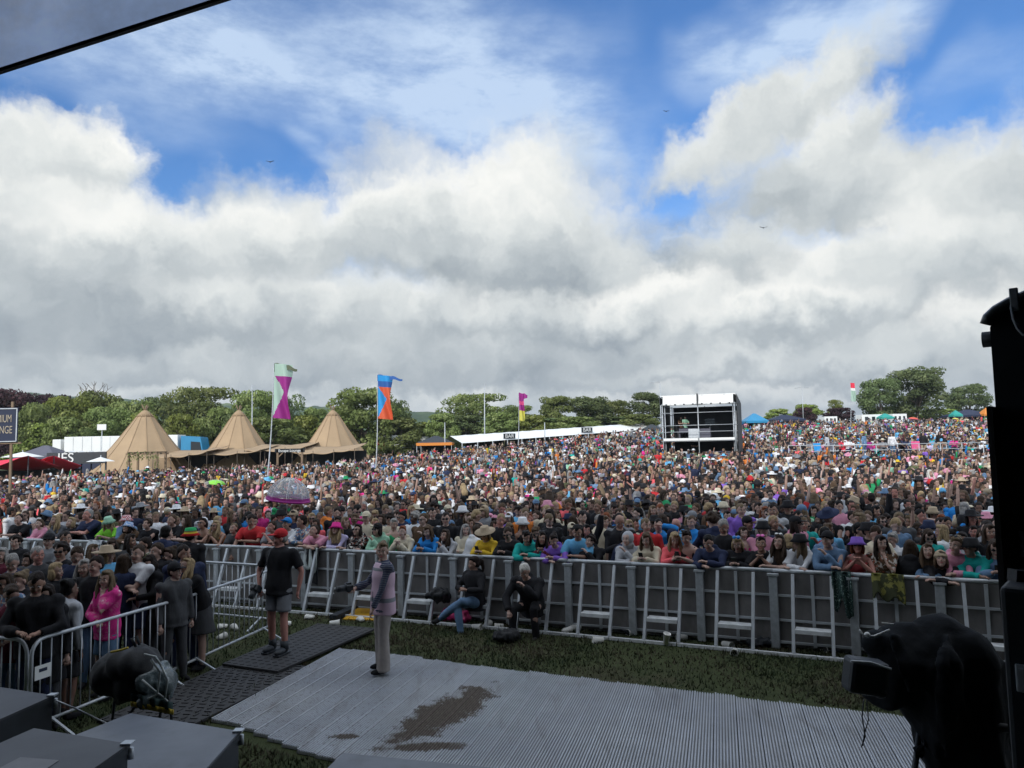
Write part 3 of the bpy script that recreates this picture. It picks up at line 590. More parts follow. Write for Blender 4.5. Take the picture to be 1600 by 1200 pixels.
def marquee():
    A, B = gp(722, 92), gp(1046, 112); o = empty('bar_marquee', (0, 0, 0), 0, 'long white bar marquee running uphill behind the crowd', 'marquee')
    d = (B - A); L = d.length; d.normalize(); nrm = Vector((-d.y, d.x, 0)).normalized() * -1 if d.x < 0 else Vector((d.y, -d.x, 0)).normalized()
    nrm = Vector((d.y, -d.x, 0)).normalized()   # towards the camera
    if nrm.y > 0: nrm = -nrm
    n = 16; ze0 = aty(700, 693, A.y).z; ze1 = aty(1012, 669, B.y).z; zr0 = aty(690, 681, A.y).z + .0; zr1 = aty(990, 660.5, B.y).z + .1
    for k in range(n):
        u0, u1 = k / n, (k + 1) / n; b = MB()
        def P(u, side, z0, z1): p = A.lerp(B, u) + nrm * side; return Vector((p.x, p.y, z0 + (z1 - z0) * u))
        def f(u, v): uu = u0 + (u1 - u0) * u; s = 3.0 - 6.0 * v; hh = 1 - abs(2 * v - 1); e = ze0 + (ze1 - ze0) * uu; r_ = zr0 + (zr1 - zr0) * uu; p = A.lerp(B, uu) + nrm * (s - 3.0); return (p.x, p.y, e + (r_ - e) * hh - .03 * math.sin(math.pi * u) * (0.3 + hh))
        b.grid(f, 6, 8); b.build('roof_panel', M['white'], o)
        p = A.lerp(B, u0); q = Vector((p.x, p.y, ze0 + (ze1 - ze0) * u0)); b = MB(); b.box(((q.x), q.y, (q.z + hgt(q.x, q.y)) / 2), (.1, .1, q.z - hgt(q.x, q.y))); b.build('leg', M['alu'], o)
    b = MB(); pa, pb = A + Vector((0, 6, 0)), B + Vector((0, 6, 0)); b.add([pa, pb, Vector((pb.x, pb.y, ze1)), Vector((pa.x, pa.y, ze0)), pa + Vector((0, .1, 0)), pb + Vector((0, .1, 0)), Vector((pb.x, pb.y + .1, ze1)), Vector((pa.x, pa.y + .1, ze0))], [(0, 1, 2, 3), (7, 6, 5, 4), (3, 2, 6, 7)]); b.build('back_wall', M['dark'], o)
    for px, y in ((796, 681.5), (917, 672)):
        Y = A.y + (B.y - A.y) * ((px - 722) / 324) - .7; c = aty(px, y, Y); w = 22 * Y / FPX; h = 8.2 * Y / FPX; ang = math.atan2(d.y, d.x)
        e = empty('bar_sign', (c.x, c.y - .1, c.z), ang, 'black BAR sign on the marquee, ' + ('the lower one on the left' if px < 850 else 'the higher one on the right'), 'sign', 'bar signs on the marquee')
        b = MB(); b.box((0, 0, 0), (w, .06, h)); b.build('board', M['black'], e); text_mesh('lettering', 'BAR', h * .98, M['white'], e, (0, -.05, 0), (rad(90), 0, 0), xs=1.15)
marquee()

# ------------------------------------------------------------ left side stalls
def stretch_tent(px0, px1, ytopL, ytopR, ylow, Y, label):
    g = gp((px0 + px1) / 2, Y); W = (px1 - px0) * Y / FPX; o = empty('stretch_tent', g, 0, label, 'tent', 'red stretch tents'); zl = aty(px0, ytopL, Y).z - g.z; zr = aty(px1, ytopR, Y).z - g.z; zc = aty(px0, ylow, Y).z - g.z
    def f(u, v): x = -W / 2 + W * u; top = zl + (zr - zl) * u - .35 * math.sin(math.pi * u); low = zc + (zr - zc) * u ** 1.6 - 0.1; return (x, -.9 + .9 * v, low + (top - low) * v)
    b = MB(); b.grid(f, 16, 8, thick=.02); b.build('canopy', M['red'], o)
    def f2(u, v): x = -W / 2 + W * u; top = zl + (zr - zl) * u - .35 * math.sin(math.pi * u); return (x, 4 * v, top - .9 * v)
    b = MB(); b.grid(f2, 12, 4, thick=.02); b.build('rear_canopy', M['red'], o)
    for x, z in ((-W / 2, zl), (W / 2, zr)): b = MB(); b.tube([(x, 0, 0), (x, 0, z)], .05, 6); b.build('pole', M['black'], o)
    b = MB(); b.box((0, 3.9, zr * .3), (W * 1.0, .05, zr * .6)); b.build('back_wall', M['dark'], o)
stretch_tent(-70, 45, 714, 712, 744, 58, 'large red stretch tent sweeping up behind the lounge sign post')
stretch_tent(48, 85, 718, 712, 724, 62, 'smaller red stretch tent in front of the dark grey gazebo')
def parasol(px, wpx, ytop, ylow, Y, label):
    g = gp(px, Y); W = wpx * Y / FPX; zt = aty(px, ytop, Y).z - g.z; zl = aty(px, ylow, Y).z - g.z; o = empty('parasol', g, 0, label, 'parasol', 'white market parasols'); b = MB(); n = 8
    vs = [(0, 0, zt)] + [(W / 2 * math.cos(2 * math.pi * k / n), W / 2 * math.sin(2 * math.pi * k / n), zl) for k in range(n)]; b.add(vs, [(0, 1 + k, 1 + (k + 1) % n) for k in range(n)] + [tuple(range(n, 0, -1))]); b.build('canopy', M['white'], o)
    b = MB(); b.tube([(0, 0, 0), (0, 0, zt + .15)], .04, 6); b.build('pole', M['alu'], o)
parasol(158, 42, 714, 721, 62, 'white parasol beside the left edge of the leftmost tipi')
parasol(36, 60, 706, 714, 66, 'white parasol above the gap between the red tents')
def ies_sign():
    Y = 70; g = gp(104, Y); o = empty('fascia_sign', g, 0, 'dark fascia board with large white IES letters behind the crowd', 'sign'); z0 = aty(104, 725, Y).z - g.z; z1 = aty(104, 707, Y).z - g.z; W = 92 * Y / FPX
    b = MB(); b.box((W * .18, 0, (z0 + z1) / 2), (W, .2, z1 - z0)); b.build('board', M['black'], o)
    for x in (-W * .3, W * .66): b = MB(); b.box((x, .15, z0 / 2 + .1), (.12, .12, z0 + .2)); b.build('post', M['black'], o)
    text_mesh('lettering', '.IES', (z1 - z0) * 1.15, M['white'], o, (-.1, -.14, (z0 + z1) / 2), (rad(90), 0, 0), .03, xs=1.05)
ies_sign()
def kiosk(px, label):
    Y = 78; g = gp(px, Y); o = empty('arched_kiosk', g, 0, label, 'kiosk', 'row of arched kiosks'); W = 13.2 * Y / FPX; zt = aty(px, 704.5, Y).z - g.z; zs = aty(px, 711.5, Y).z - g.z; n = 10
    arc = lambda r, dz=0: [(r * math.cos(math.pi * k / n), 0, zs + dz + (zt - zs) * r / (W / 2) * math.sin(math.pi * k / n)) for k in range(n + 1)]
    o2 = arc(W / 2); i2 = arc(W / 2 * .84, -.02); b = MB(); b.prism([Vector(p) + Vector((0, -1, 0)) for p in o2 + i2[::-1]], (0, 2, 0)); b.build('arch', M['white'], o)
    b = MB(); b.prism([Vector(p) + Vector((0, -.9, 0)) for p in i2] , (0, .1, 0)); b.build('arch_panel', M['navy'], o)
    b = MB(); b.box((0, 0, zs / 2), (W * .96, 1.9, zs)); b.build('body', M['navy'], o)
    b = MB(); b.box((0, -.93, zs + .12), (W * .34, .03, .22)); b.build('white_plate', M['white'], o)
for k, pos in enumerate(('nearest the IES board', 'second from the IES board', 'third from the IES board', 'nearest the leftmost tipi')): kiosk(114 + 15 * k, 'navy kiosk with a white arched top, ' + pos)
def lounge_sign():
    Y = 31; g = gp(16, Y); o = empty('lounge_sign', g, 0, 'tall post with a dark framed PREMIUM LOUNGE board at the far left', 'sign')
    a = aty(-27, 638, Y); c = aty(30, 641, Y); zb = aty(30, 691, Y).z - g.z; zt = a.z - g.z; xl = a.x - g.x; xr = c.x - g.x
    b = MB(); b.box((0.03, .03, (zt + .25) / 2), (.09, .07, zt + .25)); b.build('post', M['wood'], o)
    b = MB(); b.beam((-1.6, .0, zb - .03), (.45, .0, zb - .03), .06); b.build('cross_bar', M['wood'], o)
    b = MB(); b.beam((.0, .0, 1.35), (-.9, .0, .75), .05); b.build('brace', M['wood'], o)
    b = MB(); b.box(((xl + xr) / 2, -.05, (zb + zt) / 2), (xr - xl, .05, zt - zb), bev=.01); bd = b.build('board', M['navy'], o)
    b = MB(); x0, x1, y = xl + .03, xr - .03, -.085
    for p, q in (((x0, y, zb + .04), (x1, y, zb + .04)), ((x0, y, zt - .04), (x1, y, zt - .04)), ((x0, y, zb + .04), (x0, y, zt - .04)), ((x1, y, zb + .04), (x1, y, zt - .04))): b.beam(p, q, .035)
    b.build('frame', M['alu'], o)
    cr = pmat('cream_lettering', (.40, .34, .26), .7)
    text_mesh('lettering', 'PREMIUM', .44, cr, bd, ((xl + xr) / 2 + .01, -.09, zt - .46), (rad(90), 0, 0), .004, xs=.56)
    text_mesh('lettering', 'LOUNGE', .44, cr, bd, ((xl + xr) / 2 + .02, -.09, zt - .92), (rad(90), 0, 0), .004, xs=.60)
lounge_sign()
def board_sign():
    Y = 90; g = gp(159, Y); o = empty('notice_board', g, 0, 'small white notice board on a thin post before the trees', 'sign'); z0 = aty(159, 672, Y).z - g.z; z1 = aty(159, 663, Y).z - g.z; W = 14 * Y / FPX
    b = MB(); b.tube([(0, 0, 0), (0, 0, z1)], .05, 6); b.build('post', M['alu'], o); b = MB(); b.box((0, -.08, (z0 + z1) / 2), (W, .05, z1 - z0)); b.build('board', M['white'], o)
board_sign()

# ------------------------------------------------------------ flags, masts, lamps
def flag(px_top, ytop, px_bot, Y, segs, wpx, label, streamer=None):
    """segs: list of (y0, y1, colour name, colour2 or None) in photo rows down the cloth"""
    g = gp(px_bot, Y); t = aty(px_top, ytop - 3, Y); o = empty('festival_flag', g, 0, label, 'flag', 'tall festival flags'); tv = t - g
    def along(z): f = z / tv.z; return Vector((tv.x * f + .35 * math.sin(f * math.pi) * (1 if tv.x > 0 else -1) * .3, 0, z))
    b = MB(); b.tube([along(tv.z * k / 10) for k in range(11)], [.05 - .003 * k for k in range(11)], 6); b.build('pole', M['alu'], o)
    W = wpx * Y / FPX; y0, y1 = segs[0][0], segs[-1][1]
    for (ya, yb, ca, cb, dia) in segs:
        za = aty(px_top, ya, Y).z - g.z; zb = aty(px_top, yb, Y).z - g.z
        def f(u, v):
            z = zb + (za - zb) * v; k = ((zb + (za - zb) * v) - (aty(px_top, y1, Y).z - g.z)); p = along(z); wv = .12 * math.sin(u * 7 + z * 1.7)
            return (p.x + .05 + W * u * (1 - .08 * math.sin(z * 2.2)), wv * u * 2, z - .25 * u * (1 - v) * 0 - .1 * u)
        b = MB()
        if not dia: b.grid(f, 10, 10); b.build('cloth', M[ca], o)
        else:   # triangle of the second colour entering from the pole
            nu, nv = 20, 30; P = [[Vector(f(i / nu, j / nv)) for i in range(nu + 1)] for j in range(nv + 1)]
            for j in range(nv):
                for i in range(nu):
                    u, v = (i + .5) / nu, (j + .5) / nv; d = 1 - abs(v - .64) / (.36 if v > .64 else .60); inside = u < .66 * d
                    b.add([P[j][i], P[j][i + 1], P[j + 1][i + 1], P[j + 1][i]], [(0, 1, 2, 3)], 1 if inside else 0, True)
            b.build('cloth', [M[ca], M[cb]], o)
    if streamer:
        za = aty(px_top, y0, Y).z - g.z; p = along(za); L = streamer[1] * Y / FPX; b = MB()
        b.grid(lambda u, v: (p.x + L * u, .1 * math.sin(u * 6), za - .55 * v * (1 - .75 * u) * streamer[2] - streamer[3] * u ** 1.5 + .06 * math.sin(u * 12)), 14, 3); b.build('streamer', M[streamer[0]], o)
M['magenta'] = pmat('magenta_cloth', (0.28, 0.015, 0.20), .7); M['mint'] = pmat('mint_cloth', (.36, .50, .42), .7); M['olive'] = pmat('olive_cloth', (.09, .11, .06), .7)
M['fblue'] = pmat('bright_blue_cloth', (.015, .27, .62), .7); M['fnavy'] = pmat('mid_blue_cloth', (.02, .10, .34), .7); M['forange'] = pmat('orange_red_cloth', (.62, .10, .035), .7); M['yel'] = pmat('yellow_cloth', (.55, .52, .08), .7); M['pinkc'] = pmat('pink_cloth', (.6, .08, .22), .7)
flag(428, 568, 415, 46, [(568, 587, 'mint', None, 0), (587, 653, 'magenta', 'mint', 1)], 25, 'tallest flag, pale mint over magenta, in front of the tipis', ('olive', 37, 1.0, .35))
flag(589, 586, 585, 52, [(586, 595, 'fblue', None, 0), (595, 604, 'fnavy', None, 0), (604, 654, 'forange', 'fblue', 1)], 21, 'blue and orange flag right of the rightmost tipi', ('fnavy', 40, .8, .3))
flag(810, 614, 808, 84, [(614, 626, 'magenta', None, 0), (626, 632, 'pinkc', None, 0), (632, 641, 'magenta', None, 0), (641, 657, 'yel', None, 0)], 8, 'pink and yellow flag in front of the bar marquee', ('magenta', 14, 2.2, .2))
flag(1328, 598, 1330, 118, [(598, 606, 'red', None, 0), (606, 610, 'white', None, 0), (610, 627, 'mint', None, 0)], 7, 'thin flag with a red tip on the crest at the right', None)
def mast(px, ytop, Y, label, arm=None, px_b=None):
    g = gp(px_b or px, Y); t = aty(px, ytop, Y); o = empty('lamp_post' if arm else 'radio_mast', g, 0, label, 'lamp post' if arm else 'mast'); v = t - g; v.y = 0; b = MB(); b.tube([(0, 0, 0), v * .5, v], [.09, .07, .045], 6); b.build('pole', M['galv'], o)
    if arm:
        for s in arm: b = MB(); b.tube([v, v + Vector((s * .5, 0, .05)), v + Vector((s * 1.0, 0, .0))], .04, 5); a = b.build('arm', M['galv'], o); b = MB(); b.box(v + Vector((s * 1.05, 0, -.02)), (.55, .2, .1), bev=.02); b.build('lamp_head', M['galv'], o)
mast(394, 601, 96, 'thin bare mast between the middle tipi and the magenta flag')
mast(757, 600, 98, 'tall thin mast rising behind the bar marquee')
mast(1031, 597, 100, 'street lamp with one arm just left of the mixing tower', (-1,), 1034)
mast(1253, 606, 140, 'street lamp with two arms on the crest', (-1, 1), 1257)
mast(695, 660, 90, 'short thin post at the left end of the bar marquee')
mast(851, 660, 92, 'short thin post in front of the middle of the bar marquee')
for (px, py, Y, lab) in ((422, 253, 60, 'small dark bird high on the left in the blue gap'), (1193, 356, 60, 'small dark bird in the middle right below the clouds'), (1041, 174, 80, 'tiny dark bird high in the blue gap at centre right')):
    p = aty(px, py, Y); b = MB(); b.ell((0, 0, 0), (.05, .13, .04)); b.grid(lambda u, v: ((u - .5) * .62, (v - .5) * .1, .10 * abs(u - .5) * 2), 6, 1, thick=.01)
    tag(b.build('bird', M['black'], None, p), lab, 'bird', 'birds in the sky')

# ------------------------------------------------------------ mixing tower
def tower():
    Y = 58.0; P0 = aty(1037, 700, Y); P1 = aty(1154, 700, Y); gz = hgt((P0.x + P1.x) / 2, Y) - .1; W = (P1.x - P0.x) * .93; x0 = P0.x
    ang = rad(-20); o = empty('mixing_tower', (x0, Y, gz), ang, 'two storey scaffold mixing tower with white roof sheets standing in the crowd', 'tower'); D = 5.2
    Z = lambda y: aty(1095, y, Y).z - gz
    zr0, zr1, zd0, zd1 = Z(632.5), Z(619), Z(688), Z(684.2)
    rails = [Z(645), Z(664.5), Z(674.5)]
    def col(x, y, nm='upright', zt=zr0): b = MB(); b.tube([(x, y, 0), (x, y, zt + .1)], .038, 8); b.build(nm, M['galv'], o)
    for x in (0, W / 2, W):
        for y in (0, D): col(x, y)
    for x in (.13, W - .13, W + .02): col(x, .35 if x < W else 1.2)
    for z in rails + [zr0, zd0 - .05]:
        for y in (-.06, D + .06): b = MB(); b.tube([(-.15, y, z), (W + .15, y, z)], .024, 6); b.build('ledger', M['galv'], o)
        for x in (-.06, W + .06): b = MB(); b.tube([(x, -.1, z), (x, D + .1, z)], .024, 6); b.build('ledger', M['galv'], o)
    b = MB(); b.tube([(-.08, .1, .3), (-.08, D - .1, zd0)], .03, 6); b.build('brace', M['alu'], o)
    b = MB(); b.tube([(W + .1, .1, .3), (W + .1, D - .1, zd0)], .03, 6); b.build('brace', M['alu'], o)
    b = MB(); b.box((W / 2, D / 2, (zd0 + zd1) / 2), (W - .1, D - .1, .12)); b.build('deck', M['dark'], o)
    for k in (0, 1):
        x = W * (.25 + .5 * k); b = MB(); b.box((x, -.13, (zd0 + zd1) / 2), (W / 2 - .1, .04, zd1 - zd0)); b.build('deck_fascia', M['white'], o)
        def f(u, v): s = math.sin(u * 40 + v * 3) * .02 + math.sin(u * 9 + k) * .03; return (x - W / 4 + .06 + (W / 2 - .12) * u, -.14 + v * .12 + s, zr0 + .0 + (zr1 - zr0) * v - .05 * math.sin(math.pi * u) * (1 - v))
        b = MB(); b.grid(f, 60, 6, thick=.015); b.build('roof_sheet', M['white'], o)
        for j in range(4): b = MB(); b.box((x - W / 4 + W / 2 * (j + .5) / 4, -.16, zr0 + .03), (.10, .08, .10)); b.build('clip', M['black'], o)
    b = MB(); b.box((W / 2, -.1, (zr0 + zr1) / 2 + .05), (.1, .12, zr1 - zr0 + .2)); b.build('roof_beam', M['black'], o)
    b = MB(); b.prism([(-.1, 0, zr1), (W + .1, 0, zr1), (W + .1, D, zr0 + .2), (-.1, D, zr0 + .2)], (0, 0, .08)); b.build('roof', M['white'], o)
    b = MB(); b.prism([(W + .16, .3, .1), (W + .16, D, .1), (W + .16, D, zr0 + .2), (W + .16, 0, zr1), (W + .16, 0, zr0), (W + .16, .3, zr0)], (.04, 0, 0)); b.build('side_sheet', M['black'], o)
    b = MB(); b.prism([(-.2, 1.5, .1), (-.2, D, .1), (-.2, D, zr0 + .2), (-.2, 0, zr1), (-.2, 0, zr0), (-.2, 1.5, zr0)], (.04, 0, 0)); b.build('side_sheet', M['black'], o)
    b = MB(); b.box((W / 2, D - .02, zr0 / 2 + .05), (W - .2, .04, zr0 - .1)); b.build('back_sheet', M['black'], o)
    wm = o.matrix_world = Matrix.Translation((x0, Y, gz)) @ Matrix.Rotation(ang, 4, 'Z')
    def put(name, mb, mat, lab, cat, x, y, z, grp=None): q = mb.build(name, mat); q.location = wm @ Vector((x, y, z)); q.rotation_euler = (0, 0, ang); return tag(q, lab, cat, grp)
    b = MB(); b.box((0, 0, .45), (1.5, .7, .08)); b.box((0, 0, .62), (1.4, .5, .25)); 
    for x in (-.65, .65): b.box((x, 0, .2), (.08, .5, .42))
    put('mixing_desk', b, M['grey'], 'dark mixing desk on the upper deck, left bay', 'desk', W * .33, 1.3, zd1)
    b = MB(); b.box((0, 0, .35), (.9, .6, .7), bev=.03); put('flight_case', b, M['galv'], 'pale flight case on the upper deck left of the centre upright', 'case', W * .43, .7, zd1, 'flight cases in the mixing tower')
    b = MB(); b.box((0, 0, .35), (.8, .6, .7), bev=.03); put('flight_case', b, M['grey'], 'dark flight case on the upper deck right of the centre upright', 'case', W * .58, .7, zd1, 'flight cases in the mixing tower')
    b = MB(); b.box((0, 0, .4), (1.9, .8, .8), bev=.03); b.tube([(-.95, -.45, .85), (.95, -.45, .85)], .04); put('flight_case', b, M['grey'], 'long flight case on the ground floor of the tower at right', 'case', W * .74, .9, .6, 'flight cases in the mixing tower')
    b = MB(); b.box((0, 0, .45), (.5, .5, .9), bev=.03); put('flight_case', b, M['galv'], 'upright case on the ground floor of the tower at left', 'case', W * .27, .9, .6, 'flight cases in the mixing tower')
    b = MB(); b.box((0, 0, 1.2), (.75, .05, .5)); b.tube([(0, 0, 0), (0, 0, 1.2)], .04); put('monitor_screen', b, M['glass'], 'dark monitor on a stand in the right upper bay', 'screen', W * .64, 1.2, zd1)
    return wm, W, zd1, gz
TOWER = tower()
# ------------------------------------------------------------ viewing platform with rails, right of the tower
def platform():
    Y = 52; a, c = gp(1268, Y), gp(1536, Y); g = (a + c) / 2; W = (c.x - a.x) / 2; o = empty('viewing_platform', g, 0, 'raised viewing platform with pale handrails in the right hand crowd', 'platform')
    zr = aty(1400, 694, Y).z - g.z; zd = aty(1400, 714, Y).z - g.z
    b = MB(); b.box((0, 2.2, zd - .08), (2 * W, 4.4, .14)); b.build('deck', pmat('red_deck', (.16, .05, .05), .8, 0, .2, 2), o)
    b = MB(); b.box((0, 0, zd / 2 - .1), (2 * W, .05, max(.1, zd - .2))); b.build('skirt', M['grey'], o)
    n = 9
    for y in (0, 4.4):
        for k in range(n): b = MB(); b.tube([(-W + 2 * W * k / (n - 1), y, 0), (-W + 2 * W * k / (n - 1), y, zr)], .03, 6); b.build('post', M['alu'], o)
        for z in (zr, (zr + zd) / 2 + .06): b = MB(); b.tube([(-W, y, z), (W, y, z)], .028, 6); b.build('handrail', M['alu'], o)
    return g, W, zd
PLAT = platform()

def remeshed(b, voxel, smooth=True, disp=None, mats=None, name='m'):
    """one continuous skin over the shapes collected in b"""
    me = b.mesh('tmp', []); o = bpy.data.objects.new('tmp', me); COL.objects.link(o); md = o.modifiers.new('r', 'REMESH'); md.mode = 'VOXEL'; md.voxel_size = voxel; md.use_smooth_shade = smooth
    if smooth: sm = o.modifiers.new('s', 'SMOOTH'); sm.factor = 0.5; sm.iterations = 2
    dg = bpy.context.evaluated_depsgraph_get(); r = bpy.data.meshes.new_from_object(o.evaluated_get(dg)); bpy.data.objects.remove(o); bpy.data.meshes.remove(me)
    r.name = name
    if disp:
        n_ = len(r.vertices); co = np.empty(n_ * 3, np.float32); r.vertices.foreach_get('co', co); nn = np.empty(n_ * 3, np.float32); r.vertices.foreach_get('normal', nn) if hasattr(r.vertices[0], 'normal') else None
        co = co.reshape(-1, 3); co = co + nn.reshape(-1, 3) * disp(co)[:, None]; r.vertices.foreach_set('co', co.ravel())
    r.materials.clear()
    for m in (mats or []): r.materials.append(m)
    r.polygons.foreach_set('use_smooth', [smooth] * len(r.polygons)); r.update(); return r
def link(name, me, parent=None, loc=None):
    o = bpy.data.objects.new(name, me); COL.objects.link(o)
    if parent is not None: o.parent = parent
    if loc is not None: o.location = loc
    return o
import mathutils
NZ = mathutils.noise.noise
_w = np.random.default_rng(11); _WD = _w.normal(size=(9, 3)); _WD /= np.linalg.norm(_WD, axis=1)[:, None]; _WP = _w.uniform(0, 6.28, 9)
def wv(co, fx, fy, fz, off=0.0):
    """cheap smooth noise in -1..1 for many points"""
    q = co * np.array([fx, fy, fz], np.float32) * 2.2 + off; q = q + .7 * np.sin(q[:, [1, 2, 0]] * 1.3 + 1.7)
    return np.clip(np.sin(q @ _WD.T.astype(np.float32) + _WP.astype(np.float32)).sum(1) / 3.2, -1, 1)
# ------------------------------------------------------------ trackway, mats
def trackway():
    m = bpy.data.materials.new('trackway_aluminium'); m.use_nodes = True; t = NT(m.node_tree); b = t.n['Principled BSDF']
    g = t.node('ShaderNodeNewGeometry').outputs['Position']; n = t.noise(g, 3.2, 7, 0.68); n2 = t.noise(g, 0.7, 3, 0.6); nf = t.noise(g, 22, 4, 0.7)
    def spot(c, r, k):
        v = t.mapping(g, (c[0], c[1], 0), (0, 0, rad(c[2])), (r[0], r[1], 1), 'TEXTURE'); v = t.vmath('MULTIPLY', v, (1, 1, 0)); d = t.vmath('LENGTH', v)
        return t.rng(t.math('ADD', t.math('ADD', d, t.math('MULTIPLY', t.math('SUBTRACT', n, .5), k)), t.math('MULTIPLY', t.math('SUBTRACT', nf, .5), 1.1)), 0.72, 1.0, 1.0, 0.0)
    mud = t.math('MAXIMUM', spot((-.82, 9.0, 65), (1.15, .36), 2.4), spot((-.95, 7.98, 0), (.42, .12), 2.6)); mud = t.math('MAXIMUM', mud, spot((-1.85, 8.3, 0), (.18, .08), 2.4))
    left = t.rng(t.sep(g)[0], -2.3, -0.2, 1.0, 0.0); dirt = t.math('MULTIPLY', t.rng(nf, .52, .66), t.math('ADD', t.math('MULTIPLY', left, .55), .12))
    c = t.mix(t.rng(n2, .3, .7), (.36, .38, .42), (.48, .50, .53)); c = t.mix(t.rng(n, .3, .75, 0, .5), c, (.30, .30, .30)); c = t.mix(dirt, c, (.12, .10, .085)); rp = t.node('ShaderNodeObjectInfo').outputs['Random']; c = t.mix(t.rng(rp, 0, 1, 0, .22), c, (.30, .30, .31)); tr_ = t.rng(t.noise(t.mapping(g, rot=(0, 0, rad(15)), sc=(3.2, .5, 1)), 1.6, 5, .65), .54, .70); c = t.mix(t.math('MULTIPLY', tr_, .45), c, (.19, .17, .15)); c = t.mix(mud, c, t.mix(t.rng(nf, .4, .65), (.085, .066, .052), (.13, .105, .085)))
    t.put(b.inputs['Base Color'], c); t.put(b.inputs['Roughness'], t.rng(mud, 0, 1, .5, .95)); t.put(b.inputs['Metallic'], t.rng(mud, 0, 1, .3, 0))
    M['track'] = m; M['groove'] = pmat('dark_groove', (.20, .205, .21), .9, 0, .3, 3); M['mud'] = pmat('mud', (.05, .04, .032), .95, 0, .3, 5, .5, 30)  # groove: darker grey base between the ribs, for stronger rib contrast
    e = Vector((.262, .965, 0)); d = Vector((.911, -.412, 0)); O = Vector((-3.52, 8.92, 0)); o = empty('metal_trackway', (0, 0, 0), 0, 'ribbed grey aluminium trackway with a patch of brown mud across it', 'trackway')
    W = .245; n_p = 35
    for k in range(n_p):
        a0 = O + d * (W * k); R = random.Random(k)
        far = 3.05 + (.0 if k < 6 else -.05) + (-.004 * (k - 6)) ; near = -max(0.0, min(.35, (k - 1) * .07)) if k < 30 else -.3
        near -= (.028 * max(0, k - 6)); far += R.choice((0, 0, .03, -.03))
        if k > 31: near = -.9
        mb = MB()
        def bar(s0, s1, h0, h1, mi=0):
            p = a0 + d * s0; q = a0 + d * s1
            P = [p + e * near, q + e * near, q + e * far, p + e * far]
            mb.add([Vector((v.x, v.y, h0)) for v in P] + [Vector((v.x, v.y, h1)) for v in P], [(0, 3, 2, 1), (4, 5, 6, 7), (0, 1, 5, 4), (1, 2, 6, 5), (2, 3, 7, 6), (3, 0, 4, 7)], mi)
        bar(0, W - .006, .008, .034, 1 if k > 9 + R.random() * 5 else 0)
        for j in range(7): s = .030 + j * .031; bar(s, s + .015, .0345, .046)
        bar(0.001, .019, .0347, .052)
        mb.build('panel', [m, M['groove']], o)
    # rubber mats
    def mat_(pts, z, th, lab, treads):
        P = [Vector((*p, 0)) for p in pts]; o2 = MB(); o2.prism([p + Vector((0, 0, z)) for p in P], (0, 0, th)); A, B_, C_, D_ = P
        bil = lambda u, v: A.lerp(B_, u).lerp(D_.lerp(C_, u), v)
        nu = int((B_ - A).length / .12); nv = int((D_ - A).length / .12)
        for j in range(nv):
            for i in range(nu):
                if treads == 'brick':
                    u = (i + .5 + .5 * (j % 2)) / nu; v = (j + .5) / nv
                    if u > .97: continue
                    c = bil(u, v); ax = (B_ - A).normalized() if (i + j) % 2 else (D_ - A).normalized()
                    o2.box((c.x, c.y, z + th + .005), (.085, .022, .010), RZ(math.atan2(ax.y, ax.x)))
                else:
                    c = bil((i + .5) / nu, (j + .5) / nv); o2.box((c.x, c.y, z + th + .003), (.06, .014, .006), RZ(math.atan2((B_ - A).y, (B_ - A).x) + .8))
        return tag(o2.build('rubber_mat', M['rubber']), lab, 'mat', 'black ground mats')
    mat_([(-4.20, 11.02), (-3.28, 10.60), (-2.36, 12.95), (-3.45, 13.38)], .052, .03, 'smooth dark grey mat under the standing photographer', 'fine')
    mat_([(-4.85, 8.95), (-3.66, 8.75), (-2.95, 10.95), (-4.15, 11.3)], .012, .03, 'black mat with brick pattern treads left of the metal trackway', 'brick')
    yr = MB(); yr.add([(-3.15, 13.98, .02), (-2.42, 13.80, .02), (-2.28, 14.3, .10), (-3.0, 14.5, .10), (-3.15, 13.98, .0), (-2.42, 13.80, .0), (-2.28, 14.3, .0), (-3.0, 14.5, .0)], [(0, 1, 2, 3), (7, 6, 5, 4), (0, 4, 5, 1), (1, 5, 6, 2), (2, 6, 7, 3), (3, 7, 4, 0)])
    o3 = yr.build('cable_ramp', pmat('yellow_plastic', (.55, .30, .02), .5, 0, .25, 8)); tag(o3, 'yellow plastic cable ramp lying before the barrier', 'cable ramp')
    sb = MB(); sb.beam((-3.32, 13.96, .05), (-3.05, 14.55, .09), .16, .08); sb.build('side_ramp', M['black'], o3)
    # short grass tufts near the camera and along the trackway edges: uncountable
    R = np.random.default_rng(4); N = 150000
    y = 5.2 + (15.5 - 5.2) * R.random(N) ** 1.0; x = (R.random(N) * 1.5 - .75) * y; keep = np.ones(N, bool)
    det = d.x * e.y - d.y * e.x; u = ((x - O.x) * e.y - (y - O.y) * e.x) / det; v = ((y - O.y) * d.x - (x - O.x) * d.y) / det; keep &= ~((u > .05) & (u < W * n_p - .05) & (v > -.28 - .08 * np.clip(u, 0, 9)) & (v < 3.08))
    px_, py_ = x - (-4.2), y - 11.02; keep &= ~((x > -4.9 + (y - 8.9) * .3) & (x < -3.3 + (y - 10.6) * .39) & (y > 8.7) & (y < 13.3))
    worn = wv(np.stack([x, y, x * 0], 1), .42, .42, 1) + .5 * wv(np.stack([x, y, x * 0], 1), 1.3, 1.3, 1, 4.0); keep &= (R.random(N) > np.clip((worn - .05) * 1.4, 0, .62))
    x, y = x[keep], y[keep]; k = len(x); h = R.uniform(.02, .06, k) * (1 + .6 * (R.random(k) > .9)); a = R.uniform(0, 6.28, k); w = .005 + .0006 * y; lx, ly = R.normal(0, .02, k), R.normal(0, .02, k)
